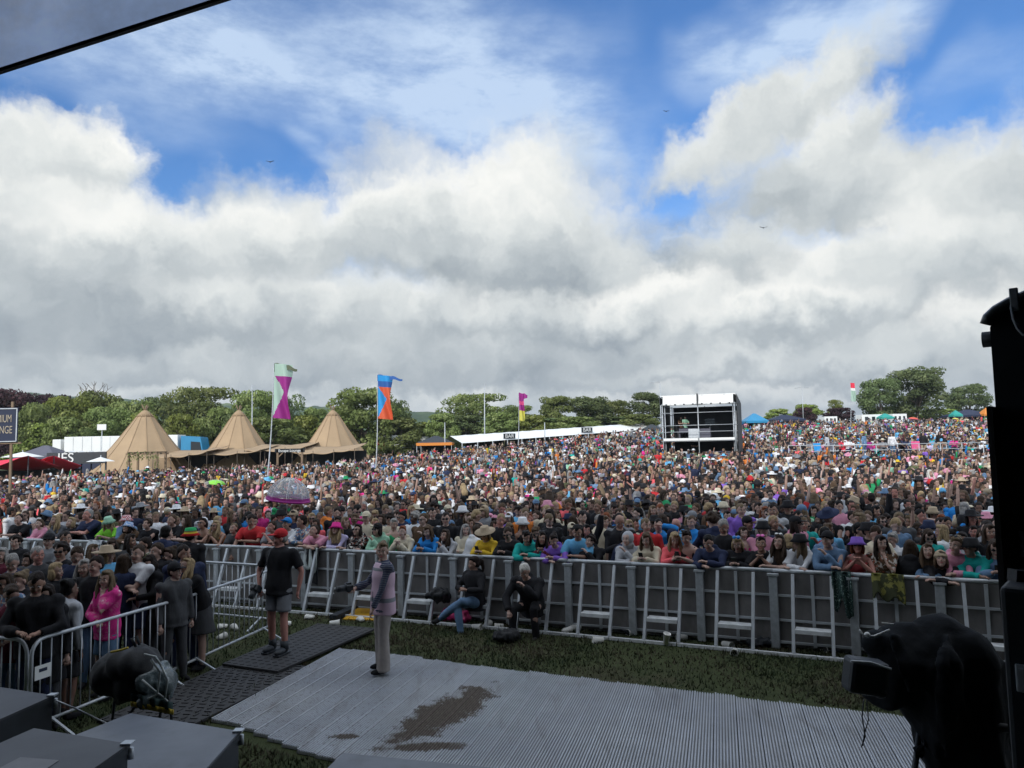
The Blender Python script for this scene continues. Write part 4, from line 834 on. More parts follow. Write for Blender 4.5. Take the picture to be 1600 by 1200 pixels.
    V = np.stack([np.stack([x - np.cos(a) * w, y - np.sin(a) * w, np.zeros(k)], 1), np.stack([x + np.cos(a) * w, y + np.sin(a) * w, np.zeros(k)], 1), np.stack([x + lx, y + ly, h], 1)], 1).reshape(-1, 3)
    me = bpy.data.meshes.new('grass'); me.vertices.add(len(V)); me.vertices.foreach_set('co', V.ravel()); me.loops.add(k * 3); me.loops.foreach_set('vertex_index', np.arange(k * 3)); me.polygons.add(k); me.polygons.foreach_set('loop_start', np.arange(k) * 3); me.polygons.foreach_set('loop_total', np.full(k, 3)); me.update()
    gm = pmat('grass_blades', (.048, .070, .032), .8, 0, .4, 1.5, spec=.2, col2=(.075, .064, .042), c2s=.8, c2t=(.38, .62)); me.materials.append(gm); tag(link('grass', me), 'short trampled grass in the pit', None, None, 'stuff')
trackway()

# ------------------------------------------------------------ pit barrier: a path through the modules
_tp = [atz(px, py, 1.14) for px, py in ((-120, 839), (0, 842), (124, 844), (320, 852), (417, 856), (564, 861), (640, 866), (790, 870), (980, 879), (1112, 887), (1240, 894), (1415, 901), (1591, 910))]
_pc = np.polyfit([p.x for p in _tp], [p.y for p in _tp], 2)
def by(x): return float(np.polyval(_pc, x))
def btan(x): s = 2 * _pc[0] * x + _pc[1]; v = Vector((1, s, 0)); return v.normalized()
def bnorm(x): t_ = btan(x); return Vector((-t_.y, t_.x, 0))       # towards the crowd
def bx_at(px):
    """x where the top rail crosses photo column px"""
    lo, hi = -16.0, 9.0
    for _ in range(40):
        m = (lo + hi) / 2; d = Vector((m, by(m), 1.14 - CAMH)); f = Vector((d.dot(_r), d.dot(_u), d.dot(_f))); q = 800 + FPX * f.x / f.z
        if q < px: lo = m
        else: hi = m
    return lo
M['step'] = pmat('bright_aluminium', (.72, .74, .76), .5, .2, .25, 9)
def barrier_module():
    o = empty('pit_barrier', (0, 0, 0), 0); L = 1.09; h = 1.14
    # local x along the line, y towards the crowd; the sheet stands at y = 0, braces reach to y = -.42
    b = MB(); b.box((0, 0, .58), (L - .05, .012, 1.08)); b.build('sheet', M['panel'], o)
    b = MB(); b.tube([(-L / 2, 0, h), (L / 2, 0, h)], .028, 10); b.build('top_rail', M['alu'], o)
    b = MB()
    for z in (.10, .42, .78): b.box((0, -.02, z), (L - .06, .03, .032))
    b.box((0.0, -.022, .58), (.045, .03, 1.04)); b.build('ribs', M['alu'], o)
    b = MB(); b.box((-L / 2, -.04, .54), (.12, .07, 1.06), bev=.008); b.box((-L / 2, -.045, 1.085), (.16, .10, .03)); b.build('joint_post', M['galv'], o)
    for x in (-.265, .265):
        b = MB(); b.beam((x, -.42, .05), (x, -.035, 1.10), .055, .045, up=(1, 0, 0)); b.box((x, -.42, .035), (.12, .08, .03)); b.build('brace', M['alu'], o)
    b = MB(); b.box((0, -.26, .36), (.475, .20, .022)); b.box((0, -.355, .34), (.475, .014, .05)); b.build('step', M['step'], o)
    b = MB(); b.beam((-L / 2, -.44, .03), (L / 2, -.44, .03), .05, .045); b.build('base_rail', M['step'], o)
    b = MB(); b.box((0, .55, .022), (L - .03, 1.0, .03)); b.build('foot_plate', M['galv'], o)
    return o
BARS = []
def place_barriers():
    x0 = bx_at(987); x = x0
    xs = [x0]
    for sgn in (-1, 1):
        x = x0
        while -13.5 < x < 8.0: x += sgn * 1.09 * abs(btan(x).x); xs.append(x)
    xs = sorted(xs); first = barrier_module()
    for i, (a, c) in enumerate(zip(xs[:-1], xs[1:])):
        o = first if i == 0 else copy_tree(first); xm = (a + c) / 2; t_ = btan(xm); o.location = ((a + c) / 2, (by(a) + by(c)) / 2, 0); o.rotation_euler = (0, 0, math.atan2(t_.y, t_.x)); o['group'] = 'pit barrier sections'; o['category'] = 'barrier'; BARS.append(o)
place_barriers()

# ------------------------------------------------------------ pedestrian barriers on the left
def ped_barrier(a, c, lab, first=None):
    a, c = Vector((*a, 0)), Vector((*c, 0)); L = (c - a).length; d = (c - a).normalized(); o = empty('pedestrian_barrier', a, math.atan2(d.y, d.x), lab, 'barrier', 'grey pedestrian barriers')
    h = 1.08; r = .16; pts = [(0.02, 0, .17)]; pts.append((.02, 0, h - r))
    for k in range(1, 6): t_ = math.pi / 2 * k / 5; pts.append((.02 + r - r * math.cos(t_), 0, h - r + r * math.sin(t_)))
    for k in range(0, 5): t_ = math.pi / 2 * k / 5; pts.append((L - .02 - r + r * math.sin(t_), 0, h - r + r * math.cos(t_)))
    pts += [(L - .02, 0, h - r), (L - .02, 0, .17)]
    b = MB(); b.tube(pts, .021, 10); b.build('frame_tube', M['galv'], o); b = MB(); b.tube([(.02, 0, .17), (L - .02, 0, .17)], .019, 8); b.build('bottom_rail', M['galv'], o)
    n = int(L / .13); b = MB()
    for k in range(1, n): x = L * k / n; b.tube([(x, 0, .17), (x, 0, h - (0.012 if r < x < L - r else r - math.sqrt(max(0, r * r - (r - min(x, L - x)) ** 2)) + .01))], .0075, 6)
    b.build('bars', M['galv'], o)
    for x in (.28, L - .28):
        b = MB(); b.beam((x, -.34, .02), (x, 0, .19), .03, .02); b.beam((x, .34, .02), (x, 0, .19), .03, .02); b.build('foot', M['galv'], o)
    return o
PB = [ped_barrier((-7.62, 9.25), (-5.32, 8.42), 'pedestrian barrier at the far left edge beside the black stage blocks'), ped_barrier((-5.28, 8.38), (-4.62, 10.56), 'pedestrian barrier in front of the girl in the pink tie dye top'),
      ped_barrier((-4.60, 10.66), (-4.12, 12.95), 'pedestrian barrier between the bin bag and the man in the red cap'), ped_barrier((-6.45, 14.35), (-4.2, 13.35), 'pedestrian barrier standing close to the pit barrier behind the man in the red cap'),
      ped_barrier((-10.2, 15.9), (-8.0, 15.1), 'pedestrian barrier behind the guests at the far left')]
def sign_on_ped():
    b = MB(); b.box((0, 0, 0), (.20, .006, .15)); o = b.build('paper_notice', M['white'], None, (-5.22, 8.52, .72)); o.rotation_euler = (0, 0, math.atan2(2.18, .66)); tag(o, 'white paper notice tied to the pedestrian barrier', 'notice')
    b = MB(); b.box((0, -.004, .02), (.10, .004, .035)); b.build('printed_mark', M['navy'], o)
sign_on_ped()

# ------------------------------------------------------------ black stage blocks in front of the camera
def block(corners, z, lab, mat, hatch=None):
    P = [Vector((*p, 0)) for p in corners]; ctr = sum(P, Vector()) / 4; o = empty('stage_block', (ctr.x, ctr.y, 0), 0, lab, 'staging', 'black stage blocks'); Q = [p - ctr for p in P]
    b = MB(); b.prism([q * .985 + Vector((0, 0, .04)) for q in Q], (0, 0, z - .10)); b.build('skirt', M['black'], o)
    b = MB(); b.prism([q + Vector((0, 0, z - .06)) for q in Q], (0, 0, .045)); b.build('edge_frame', M['black'], o)
    b = MB(); b.prism([q * .992 + Vector((0, 0, z - .015)) for q in Q], (0, 0, .015)); b.build('top', mat, o)
    for q in Q[:3]: b = MB(); s = q * .985; b.box((s.x, s.y, z + .008), (.07, .07, .012)); b.tube([(s.x * 1.02, s.y * 1.02, z - .10), (s.x * 1.02, s.y * 1.02, z - .03)], .02, 8); b.build('corner_bracket', M['galv'], o)
    if hatch: b = MB(); b.prism([Vector((x, y, z + .001)) - ctr for x, y in hatch], (0, 0, .003)); b.build('patch', pmat('grey_patch', (.17, .17, .18), .6, 0, .2, 3), o)
M['deckgrey'] = pmat('stage_ply', (.135, .145, .165), .42, 0, .22, 2.2, .05, 50, col2=(.09, .095, .105), c2s=2.5, c2t=(.5, .75)); M['deckblack'] = pmat('stage_ply_dark', (.052, .055, .062), .5, 0, .3, 2.5, .05, 60)
block([(-4.0, 4.2), (-2.05, 4.2), (-2.09, 5.86), (-3.14, 6.30)], 1.0, 'stage block with a scuffed grey top, rightmost of the black blocks at bottom left', M['deckgrey'])
block([(-5.3, 4.9), (-4.35, 4.75), (-4.05, 6.79), (-5.4, 7.35)], 1.0, 'stage block with a worn black top at the far left edge', M['deckblack'])
block([(-3.9, 3.2), (-2.66, 3.2), (-2.55, 5.12), (-3.38, 5.44)], 1.2, 'stage block with a pale rectangular patch, lowest at bottom left', M['deckblack'], [(-3.25, 4.2), (-2.88, 4.15), (-2.86, 4.86), (-3.14, 4.92)])
block([(-1.62, 4.6), (.3, 4.3), (.35, 5.46), (-1.34, 5.93)], .8, 'stage block with a grey top at the bottom edge right of the others', M['deckgrey'])

# ------------------------------------------------------------ black loudspeakers at the right
def rot_about(o, p, a):
    o.matrix_world = Matrix.Translation(p) @ Matrix.Rotation(a, 4, 'Z') @ Matrix.Translation(-p)
def speakers():
    Y = 3.0; a = aty(1549, 520, Y); c = aty(1573, 905, Y); t_ = aty(1600, 460, Y); o = empty('line_array_speaker', (0, 0, 0), 0, 'tall black loudspeaker stack with a curved top at the right edge', 'speaker')
    xl = (a.x + c.x) / 2; zb = c.z; zt = a.z
    pts = [(xl, zb), (xl, zt + .02)]
    b = MB(); arc = [(xl + .0 + .75 * (1 - math.cos(k / 10 * 1.57)), zt + .02 + .17 * math.sin(k / 10 * 1.57)) for k in range(11)]
    poly = [(xl, zb)] + arc + [(xl + .75, zb)]; b.prism([(x, Y, z) for x, z in poly[::-1]], (0, 1.1, 0)); b.build('cabinet', M['black'], o)
    rim = [Vector((x - .012 * (1 - k / 10), Y - .01, z + .014)) for k, (x, z) in enumerate(arc)]; b = MB(); b.tube(rim, .022, 6); b.build('top_edge', pmat('worn_edge', (.10, .11, .12), .4, .2), o)
    b = MB(); b.tube([(xl - .035, Y + .05, zt - .02), (xl + .06, Y + .05, zt - .02)], .032, 12); b.build('handle', M['black'], o)
    b = MB(); b.box((xl - .008, Y + .3, (zt + zb) / 2 - .2), (.02, .8, (zt - zb) * .8)); b.build('grille', M['rubber'], o)
    b = MB(); b.tube([(xl + .13 + .05 * math.cos(k / 8 * 3.14 + 3.14), Y - .03, zt + .09 - .12 * math.sin(k / 8 * 3.14)) for k in range(9)], .006, 6); b.box((xl + .09, Y - .02, zt + .12), (.03, .02, .09), bev=.004); b.build('shackle', M['galv'], o)
    b = MB(); b.box((xl + .06, Y - .006, CAMH - .42), (.022, .01, .10), bev=.004); b.build('latch', M['galv'], o)
    rot_about(o, Vector((xl, Y, 0)), -rad(40))
    c2 = aty(1562, 930, 2.6); z2 = aty(1562, 917, 2.6).z; o = empty('subwoofer', (0, 0, 0), 0, 'black bass speaker cabinet below the tall stack at the right edge', 'speaker')
    b = MB(); b.box((c2.x + .45, 3.1, z2 / 2 + .001), (.9, 1.0, z2), bev=.015); b.build('cabinet', M['black'], o)
    b = MB(); x = c2.x + .055; z = aty(1579, 1055, 2.6).z; b.box((x, 2.594, z), (.05, .012, .09), bev=.004); b.box((x, 2.588, z), (.03, .012, .065)); b.build('recessed_handle', M['galv'], o)
    b = MB(); b.beam((c2.x + .02, 2.75, z2 + .02), (xl + .02, 3.0, zb + .02), .05, .04); b.build('bracket', M['black'], o)
    rot_about(o, Vector((c2.x, 2.6, 0)), -rad(40))
speakers()

# ------------------------------------------------------------ covered broadcast cameras
def folds(amp, f):
    def g(co):
        s = wv(co, f, f, f * .3); r = wv(co, f * 2.3, f * 2.3, f * .8, 5.0); return amp * (np.abs(s) * -2 + .5) + amp * .5 * r
    return g
M['raincover'] = pmat('waterproof_cloth', (.008, .010, .013), .85, 0, .3, 4, .5, 14, spec=.15)
def tv_camera():
    Y = 5.6; o = empty('broadcast_camera', (aty(1480, 1100, Y).x, Y, 0), 0, 'large broadcast camera under a black rain cover at the right', 'camera'); ox = o.location.x
    P = lambda px, py, dy=0.0: (lambda v: Vector((v.x - ox, v.y - Y, v.z)))(aty(px, py, Y + dy)); s = Y / FPX
    b = MB()
    def el(px, py, rx, ry, d=.3, dy=0.0, rot=0.0): b.ell(P(px, py, dy), (rx * s, d, ry * s), Matrix.Rotation(rot, 3, 'Y'), 18, 12)
    el(1482, 1030, 68, 66, .32); el(1415, 1030, 52, 52, .26, 0, .5); el(1395, 1070, 48, 42, .2, 0, 0.3); el(1500, 1110, 70, 120, .34); el(1450, 1100, 48, 90, .28, 0, -.5); el(1540, 1090, 34, 90, .3); el(1470, 1150, 46, 50, .25); el(1370, 1005, 22, 16, .12); el(1520, 1200, 62, 120, .3)
    Rf = random.Random(9)
    for k in range(26):
        a_ = Rf.uniform(-1, 1); x0 = 1482 + a_ * 40; x1 = 1492 + a_ * 60 + Rf.uniform(-12, 12); y1 = Rf.uniform(1080, 1190); dy = -.30 - .05 * Rf.random() + abs(a_) * .2
        b.tube([P(x0, 985 + abs(a_) * 30, dy + .12), P((x0 + x1) / 2 + Rf.uniform(-8, 8), (985 + y1) / 2, dy - .03), P(x1, y1, dy)], [.012, .028, .020], 6)
    for k in range(6): b.tube([P(1392 + k * 8, 990 + k * 2, -.14), P(1400 + k * 9, 1040, -.26), P(1425 + k * 8, 1085, -.27)], [.010, .022, .014], 6)
    me = remeshed(b, .020, True, folds(.03, 4.2), [M['raincover']], 'rain_cover'); link('rain_cover', me, o)
    b = MB(); c = P(1352, 1056, -.30); b.box(c, (56 * s, .16, 48 * s), Matrix.Rotation(.16, 3, 'Y'), bev=.03); vf = b.build('viewfinder', M['black'], o)
    b = MB(); b.tube([c + Vector((-27 * s, -.085, 26 * s)), c + Vector((0, -.085, 24 * s)), c + Vector((29 * s, -.085, 14 * s))], .008, 6); b.build('rim', M['galv'], vf)
    b = MB(); b.ell(P(1372, 1078, -.30), (.05, .09, .05)); b.build('eyecup', M['rubber'], vf)
    b = MB(); b.ell(P(1355, 992, -.1), (.022, .02, .02)); b.tube([P(1343, 984, -.1), P(1350, 994, -.1), P(1366, 994, -.1), P(1390, 984, -.1)], .007, 6); b.tube([P(1378, 973, -.1), P(1396, 975, -.1)], .005, 5); b.build('white_trim', M['white'], o)
    for q in ((1438, 1196, 1412, 1330, -.25), (1462, 1186, 1452, 1330, .3), (1530, 1180, 1570, 1330, .2)):
        b = MB(); b.tube([P(q[0], q[1] - 60), P(q[2], q[3], q[4])], .022, 8); b.build('tripod_leg', M['black'], o)
    b = MB(); b.tube([P(1350, 1092), P(1347, 1120), P(1352, 1150), P(1346, 1168)], .005, 5); b.tube([P(1354, 1092), P(1357, 1125), P(1350, 1150), P(1348, 1165)], .004, 5); b.build('cord', M['black'], o)
    b = MB(); b.tube([P(1548, 1135, -.3), P(1575, 1138, -.35)], .03, 8); b.build('pan_handle', M['rubber'], o)
    b = MB(); b.add([P(1435, 1090, -.36), P(1462, 1098, -.38), P(1440, 1150, -.33), P(1412, 1118, -.31)], [(3, 2, 1, 0)]); 
    # second covered camera at the left
    Y = 7.0; o = empty('broadcast_camera', (aty(240, 1060, Y).x, Y, 0), 0, 'covered camera with yellow and green edged clear rain cover at the lower left', 'camera'); ox2 = o.location.x; s = Y / FPX
    P = lambda px, py, dy=0.0: (lambda v: Vector((v.x - ox2, v.y - Y, v.z)))(aty(px, py, Y + dy))
    b = MB()
    for a in ((168, 1055, 27, 34, .2), (190, 1040, 26, 26, .2), (215, 1035, 30, 24, .22), (205, 1068, 28, 30, .2), (232, 1045, 22, 18, .2)): b.ell(P(a[0], a[1]), (a[2] * s, a[4], a[3] * s), None, 16, 10)
    link('black_cover', remeshed(b, .022, True, folds(.02, 7), [M['blackcloth']], 'black_cover'), o)
    b = MB()
    for a in ((238, 1058, 24, 26, .2), (258, 1066, 16, 24, .18), (240, 1088, 24, 14, .2)): b.ell(P(a[0], a[1], -.02), (a[2] * s, a[4], a[3] * s), None, 16, 10)
    cl = pmat('clear_cover', (.10, .13, .14), .22, 0, .5, 9, .9, 14, col2=(.42, .48, .50), c2s=11, c2t=(.60, .72), spec=.8); link('clear_cover', remeshed(b, .018, True, folds(.03, 9), [cl], 'clear_cover'), o)
    b = MB()
    for st_ in (((236, 1030), (250, 1050), (246, 1085), (232, 1092)), ((252, 1040), (262, 1062), (258, 1090)), ((222, 1062), (240, 1078), (262, 1096)), ((225, 1022), (243, 1026), (252, 1040))): b.tube([P(x_, y_, -.25) for x_, y_ in st_], .010, 5)
    b.build('pale_straps', pmat('pale_strap', (.42, .46, .46), .5, 0, .3, 20), o)
    gb = pmat('dark_green_cloth', (.012, .035, .035), .8); yb = pmat('yellow_trim', (.50, .36, .03), .7, 0, .15, 8)
    b = MB(); b.grid(lambda u, v: P(206 + 64 * u, 1083 + 14 * u + 14 * (1 - v), -.2 + .03 * math.sin(u * 20)), 20, 3, thick=.01); b.build('lower_flap', gb, o)
    b = MB(); b.grid(lambda u, v: P(205 + 66 * u, 1096 + 13 * u + 8 * (1 - v), -.215 + .012 * math.sin(u * 40)), 26, 2, thick=.008); b.build('yellow_trim', yb, o)
    b = MB(); b.tube([P(173, 1019, -.2), P(188, 1016, -.2), P(200, 1012, -.2)], .010, 6); b.build('yellow_trim', yb, o)
    for q in ((262, 1080, 268, 1120), (215, 1100, 190, 1130), (262, 1068, 250, 1118), (180, 1085, 175, 1135)): b = MB(); b.tube([P(*q[:2]), P(*q[2:]), P(q[2] - 2, 1240)], .014, 6); b.build('tripod_leg', M['black'], o)
    b = MB(); b.tube([P(212, 1010), P(206, 998), P(214, 994), P(218, 1008)], .012, 6); b.build('carry_handle', M['black'], o)
    b = MB(); b.tube([aty(88, 1095, 6.7), aty(120, 1108, 6.9), aty(170, 1132, 6.6)], .008, 5); tag(b.build('cable', M['galv']), 'thin grey cable running from the far left stage block towards the covered camera', 'cable')
tv_camera()

# ------------------------------------------------------------ litter, bags
def cup_mesh(nm='paper_cup', h=.12):
    b = MB(); prof = [(.0, 0), (.028, 0), (.041, h), (.044, h), (.044, h + .006), (.038, h + .006), (.026, .01), (0, .01)]; n = 12
    vs = [(r * math.cos(2 * math.pi * k / n), r * math.sin(2 * math.pi * k / n), z) for r, z in prof for k in range(n)]; b.add(vs, [(j * n + k, j * n + (k + 1) % n, (j + 1) * n + (k + 1) % n, (j + 1) * n + k) for j in range(len(prof) - 1) for k in range(n)], 0, True); return b.mesh(nm, M['cup'])
CUP = cup_mesh()
def cups():
    L = [(944, 944, 'S', 'white paper cup standing on the barrier step', .372), (738, 977, 0, 'white cup lying by the crossed legs of the seated person'), (759, 975, 1, 'white cup lying flat just right of the seated person in jeans'), (787, 976, 2, 'crumpled pale cup beside the seated man with white hair'),
         (880, 985, 0, 'paper cup, leftmost of the three near the person in the bright blue top'), (893, 981, 2, 'paper cup, middle of the three below the pointing hand'), (908, 980, 1, 'paper cup, rightmost of the three below the pointing hand'), (943, 998, 1, 'crushed cup on the grass below the cup on the step'),
         (994, 985, 1, 'cup lying below the person in the grey hood'), (1040, 1003, 'U', 'upright white cup tilted on the grass before the base rail'), (1074, 994, 0, 'cup lying below the pink top, left of a pair'), (1084, 990, 2, 'cup lying below the pink top, right of a pair'), (1130, 1004, 1, 'small crushed cup below the black one shoulder top'), (1149, 1015, 0, 'flattened cup beside the black bin liner'),
         (1195, 999, 1, 'white cup resting against the black bin liner'), (515, 972, 1, 'white cup lying on the grass left of the yellow ramp'), (566, 967, 2, 'crushed cup on the yellow cable ramp'), (585, 962, 0, 'white cup at the right of the yellow cable ramp'), (490, 962, 2, 'pale cup near the barrier left of the yellow ramp'),
         (355, 976, 2, 'crushed cup left of the pair of litter cups behind the left barriers'), (369, 980, 1, 'crushed cup right of the pair of litter cups behind the left barriers'), (341, 995, 0, 'cup lying alone behind the left pedestrian barrier'), (310, 1022, 2, 'crumpled cup by the foot of the left pedestrian barrier'), (455, 972, 1, 'white cup on the grass right of the man in the red cap'), (1297, 1010, 1, 'pale cup by the feet of the person in the denim shirt')]
    for i, c in enumerate(L):
        px, py, k, lab = c[:4]; z = c[4] if len(c) > 4 else 0.0; p = atz(px, py + 6, z)
        o = link('paper_cup', CUP, None, p); o.delta_scale = (1.35, 1.35, 1.35); tag(o, lab, 'cup', 'discarded paper cups')
        if k == 'U': o.rotation_euler = (.25, .15, 0); o.location.z = .03
        elif k != 'S': o.rotation_euler = (rad(90), rad(8), rad((40, 115, 200)[k] + i * 23)); o.location.z = .045; o.scale = ((1, 1, 1), (1.1, 1, 1), (1.2, .75, .9))[k]
cups()
def bag(px, py, w, h, mat, lab, nm='bin_bag', cat='bag', sd_=0, z=0.0, d=None):
    p = atz(px, py, z); s = p.y / FPX; b = MB(); R = random.Random(sd_)
    for k in range(6): b.ell((R.uniform(-.3, .3) * w * s, R.uniform(-.1, .1), h * s * R.uniform(.25, .55)), (w * s * R.uniform(.22, .4), (d or .16) * R.uniform(.7, 1), h * s * R.uniform(.3, .5)), None, 10, 8)
    me = remeshed(b, .02, True, folds(.02, 12), [mat], nm); o = link(nm, me, None, p); return tag(o, lab, cat)
M['pinkbag'] = pmat('pink_plastic', (.55, .03, .16), .4, 0, .15, 6, .6, 20)
bag(712, 970, 50, 22, M['pinkbag'], 'bright pink plastic bag bundled under the barrier behind the crossed legs', 'plastic_bag', 'bag', 1)
bag(685, 940, 40, 26, M['blackcloth'], 'black coat dropped on the barrier step left of the seated person', 'dropped_coat', 'coat', 2, .37, .10)
bag(793, 1003, 44, 22, M['blackcloth'], 'black holdall on the grass in front of the seated man with white hair', 'holdall', 'bag', 3)
bag(1190, 1008, 44, 18, M['black'], 'crumpled black bin liner at the base of the barrier', 'bin_liner', 'bag', 4)
bag(984, 990, 30, 12, M['black'], 'flat black rag on the grass below the grey hooded person', 'rag', 'rag', 5)
bag(478, 948, 34, 34, M['blackcloth'], 'black rucksack at the foot of the barrier behind the cap man', 'rucksack', 'bag', 6)
def draped(px0, px1, ytop, ybot, mat, lab, nm, cat, off=-.05, jag=.25):
    a, c = bx_at(px0), bx_at(px1); n_ = bnorm((a + c) / 2); z1 = 1.18; Yb = by((a + c) / 2); z0 = aty((px0 + px1) / 2, ybot, Yb).z
    def f(u, v):
        x = a + (c - a) * u; p = Vector((x, by(x), 0)) - n_ * (.05 + (1 - v) * .10 + .03 * math.sin(u * 12 + v * 3)); zz = z0 + (z1 - z0) * v + (1 - v) * jag * NZ((u * 3.1, 7.7, px0)) ; p.z = zz; return p
    b = MB(); b.grid(f, 20, 14, thick=.015)
    def back(u, v): x = a + (c - a) * u; p = Vector((x, by(x), 0)) + n_ * (-.05 + .16 * v); p.z = z1 - .10 * v * v; return p
    b.grid(back, 14, 4, thick=.012); return tag(b.build(nm, mat), lab, cat)
camo = pmat('camouflage_cloth', (.035, .04, .012), .85, 0, .2, 5, col2=(.21, .20, .045), c2s=7, c2t=(.50, .54)); glit = pmat('sequin_cloth', (.02, .05, .045), .35, .3, .5, 60, .5, 90, col2=(.30, .42, .38), c2s=45, c2t=(.55, .62))
draped(1362, 1412, 893, 945, camo, 'green camouflage jacket hanging over the barrier at the right', 'camouflage_jacket', 'jacket')
draped(1300, 1330, 893, 950, glit, 'dark green sequinned cloth hanging over the barrier at the right', 'sequinned_cloth', 'cloth')
draped(480, 500, 858, 888, pmat('pale_plastic', (.45, .50, .50), .35, 0, .2, 9), 'pale plastic bag hanging over the barrier below the pink bucket hat', 'hanging_plastic_bag', 'bag')
draped(484, 502, 872, 910, M['blackcloth'], 'black bag hanging over the barrier beside the pale plastic bag', 'hanging_bag', 'bag', jag=.1)
draped(142, 164, 846, 866, M['galv'], 'grey coat hanging over the barrier behind the straw hat wearer', 'hanging_coat', 'coat', jag=.1)

# ------------------------------------------------------------ people: one parametric figure
V3 = Vector
def bend2(S_, T, a, b, pole):
    d = T - S_; L = min(d.length, (a + b) * .995); dn = d.normalized(); T = S_ + dn * L; x = (a * a - b * b + L * L) / (2 * L); h = math.sqrt(max(0, a * a - x * x)); p = pole - dn * pole.dot(dn)
    p = p.normalized() if p.length > 1e-4 else V3((0, 1, 0)); return S_ + dn * x + p * h, T
def loft(b, rings, seg, mat=0):
    """rings: (centre, x axis, y axis, rx, ry)"""
    vs = []
    for (c, ax, ay, rx, ry) in rings:
        for k in range(seg): a = 2 * math.pi * k / seg; vs.append(V3(c) + ax * (rx * math.cos(a)) + ay * (ry * math.sin(a)))
    n = len(rings); fs = [(i * seg + k, i * seg + (k + 1) % seg, (i + 1) * seg + (k + 1) % seg, (i + 1) * seg + k) for i in range(n - 1) for k in range(seg)]
    fs += [tuple(range(seg - 1, -1, -1)), tuple(range((n - 1) * seg, n * seg))]; b.add(vs, fs, mat, True)
REST = dict(lean=0.03, yaw=0.0, nod=0.0, roll=0.0, hl=(-.27, -.03, .78), hr=(.27, -.03, .78), pl=(-.6, .9, 0), pr=(.6, .9, 0), legs=None, tw=0.0)
def P_(**k): d = dict(REST); d.update(k); return d
POSES = {
    'stand': P_(), 'stand_r': P_(yaw=.5, hl=(-.24, -.10, .82)), 'stand_l': P_(yaw=-.55, nod=.1, hr=(.24, -.12, .84)), 'stand_n': P_(yaw=.1, nod=.45, hl=(-.1, -.30, 1.12), hr=(.08, -.32, 1.10), pl=(-1, .2, -.8), pr=(1, .2, -.8)),
    'folded': P_(lean=-.02, yaw=.25, hl=(.12, -.20, 1.12), hr=(-.12, -.23, 1.17), pl=(-1, -.1, -.7), pr=(1, -.1, -.7)), 'phone': P_(nod=.4, hl=(-.06, -.30, 1.22), hr=(.06, -.30, 1.22), pl=(-.7, .3, -1), pr=(.7, .3, -1)),
    'drink': P_(yaw=-.3, hr=(.10, -.24, 1.32), pr=(.8, .2, -1)), 'chinhand': P_(yaw=.35, lean=.05, hr=(.04, -.12, 1.40), pr=(.5, -.6, -1), hl=(.05, -.2, 1.05), pl=(-1, 0, -.5)), 'shade': P_(yaw=.1, nod=-.1, hr=(.10, -.17, 1.60), pr=(1, -.3, .2)), 'up': P_(nod=-.1, hr=(.32, -.12, 2.02), pr=(1, 0, 0)),
    'lean_arms': P_(lean=.42, nod=-.25, hl=(.12, -.46, 1.19), hr=(-.12, -.50, 1.20), pl=(-1, -.1, -.9), pr=(1, -.1, -.9)), 'lean_chin': P_(lean=.40, nod=-.15, yaw=.12, hl=(-.035, -.40, 1.33), hr=(.045, -.40, 1.33), pl=(-.55, -.35, -1), pr=(.55, -.35, -1)),
    'lean_mouth': P_(lean=.40, nod=-.1, yaw=-.2, hl=(.10, -.46, 1.18), hr=(-.01, -.39, 1.36), pl=(-1, -.1, -.8), pr=(.5, -.35, -1)), 'lean_phone': P_(lean=.36, nod=.3, hl=(-.05, -.52, 1.26), hr=(.05, -.52, 1.26), pl=(-.8, .1, -1), pr=(.8, .1, -1)),
    'lean_down': P_(lean=.62, nod=.35, yaw=.1, hl=(.02, -.60, 1.16), hr=(.04, -.56, 1.22), pl=(-1, -.2, -.6), pr=(1, -.2, -.6)), 'lean_point': P_(lean=.36, nod=.35, yaw=.3, hl=(-.30, -.55, .72), pl=(-.8, -.2, .2), hr=(.0, -.46, 1.18), pr=(1, -.1, -.9)), 'lean_look': P_(lean=.34, yaw=-.7, nod=0, hl=(.14, -.42, 1.18), hr=(-.10, -.46, 1.19), pl=(-1, -.1, -.9), pr=(1, -.1, -.9)),
    'rest_low': P_(lean=.72, nod=-.35, hl=(.10, -.62, 1.17), hr=(-.12, -.60, 1.19), pl=(-1, .0, -.3), pr=(1, .0, -.3)),
    'pocket': P_(lean=-.04, yaw=-.75, nod=.02, hl=(-.25, -.10, .88), pl=(-1, .4, 0), hr=(.30, .02, .86), pr=(1, .5, 0)), 'vest': P_(lean=0, yaw=1.05, nod=0, hl=(-.16, -.34, 1.10), pl=(-1, .3, -1), hr=(.17, -.22, .84), pr=(1, .5, -.3)),
    'sit_cross': P_(lean=-.02, yaw=-.75, nod=.1, hl=(-.02, -.30, .78), hr=(.07, -.30, .76), pl=(-1, 0, -.7), pr=(1, 0, -.7), legs='sitx'), 'sit_bent': P_(lean=.62, nod=.65, yaw=-.1, hr=(.03, -.50, .88), pr=(.6, -.3, -1), hl=(-.22, -.52, .48), pl=(-.7, 0, -.4), legs='sit')}
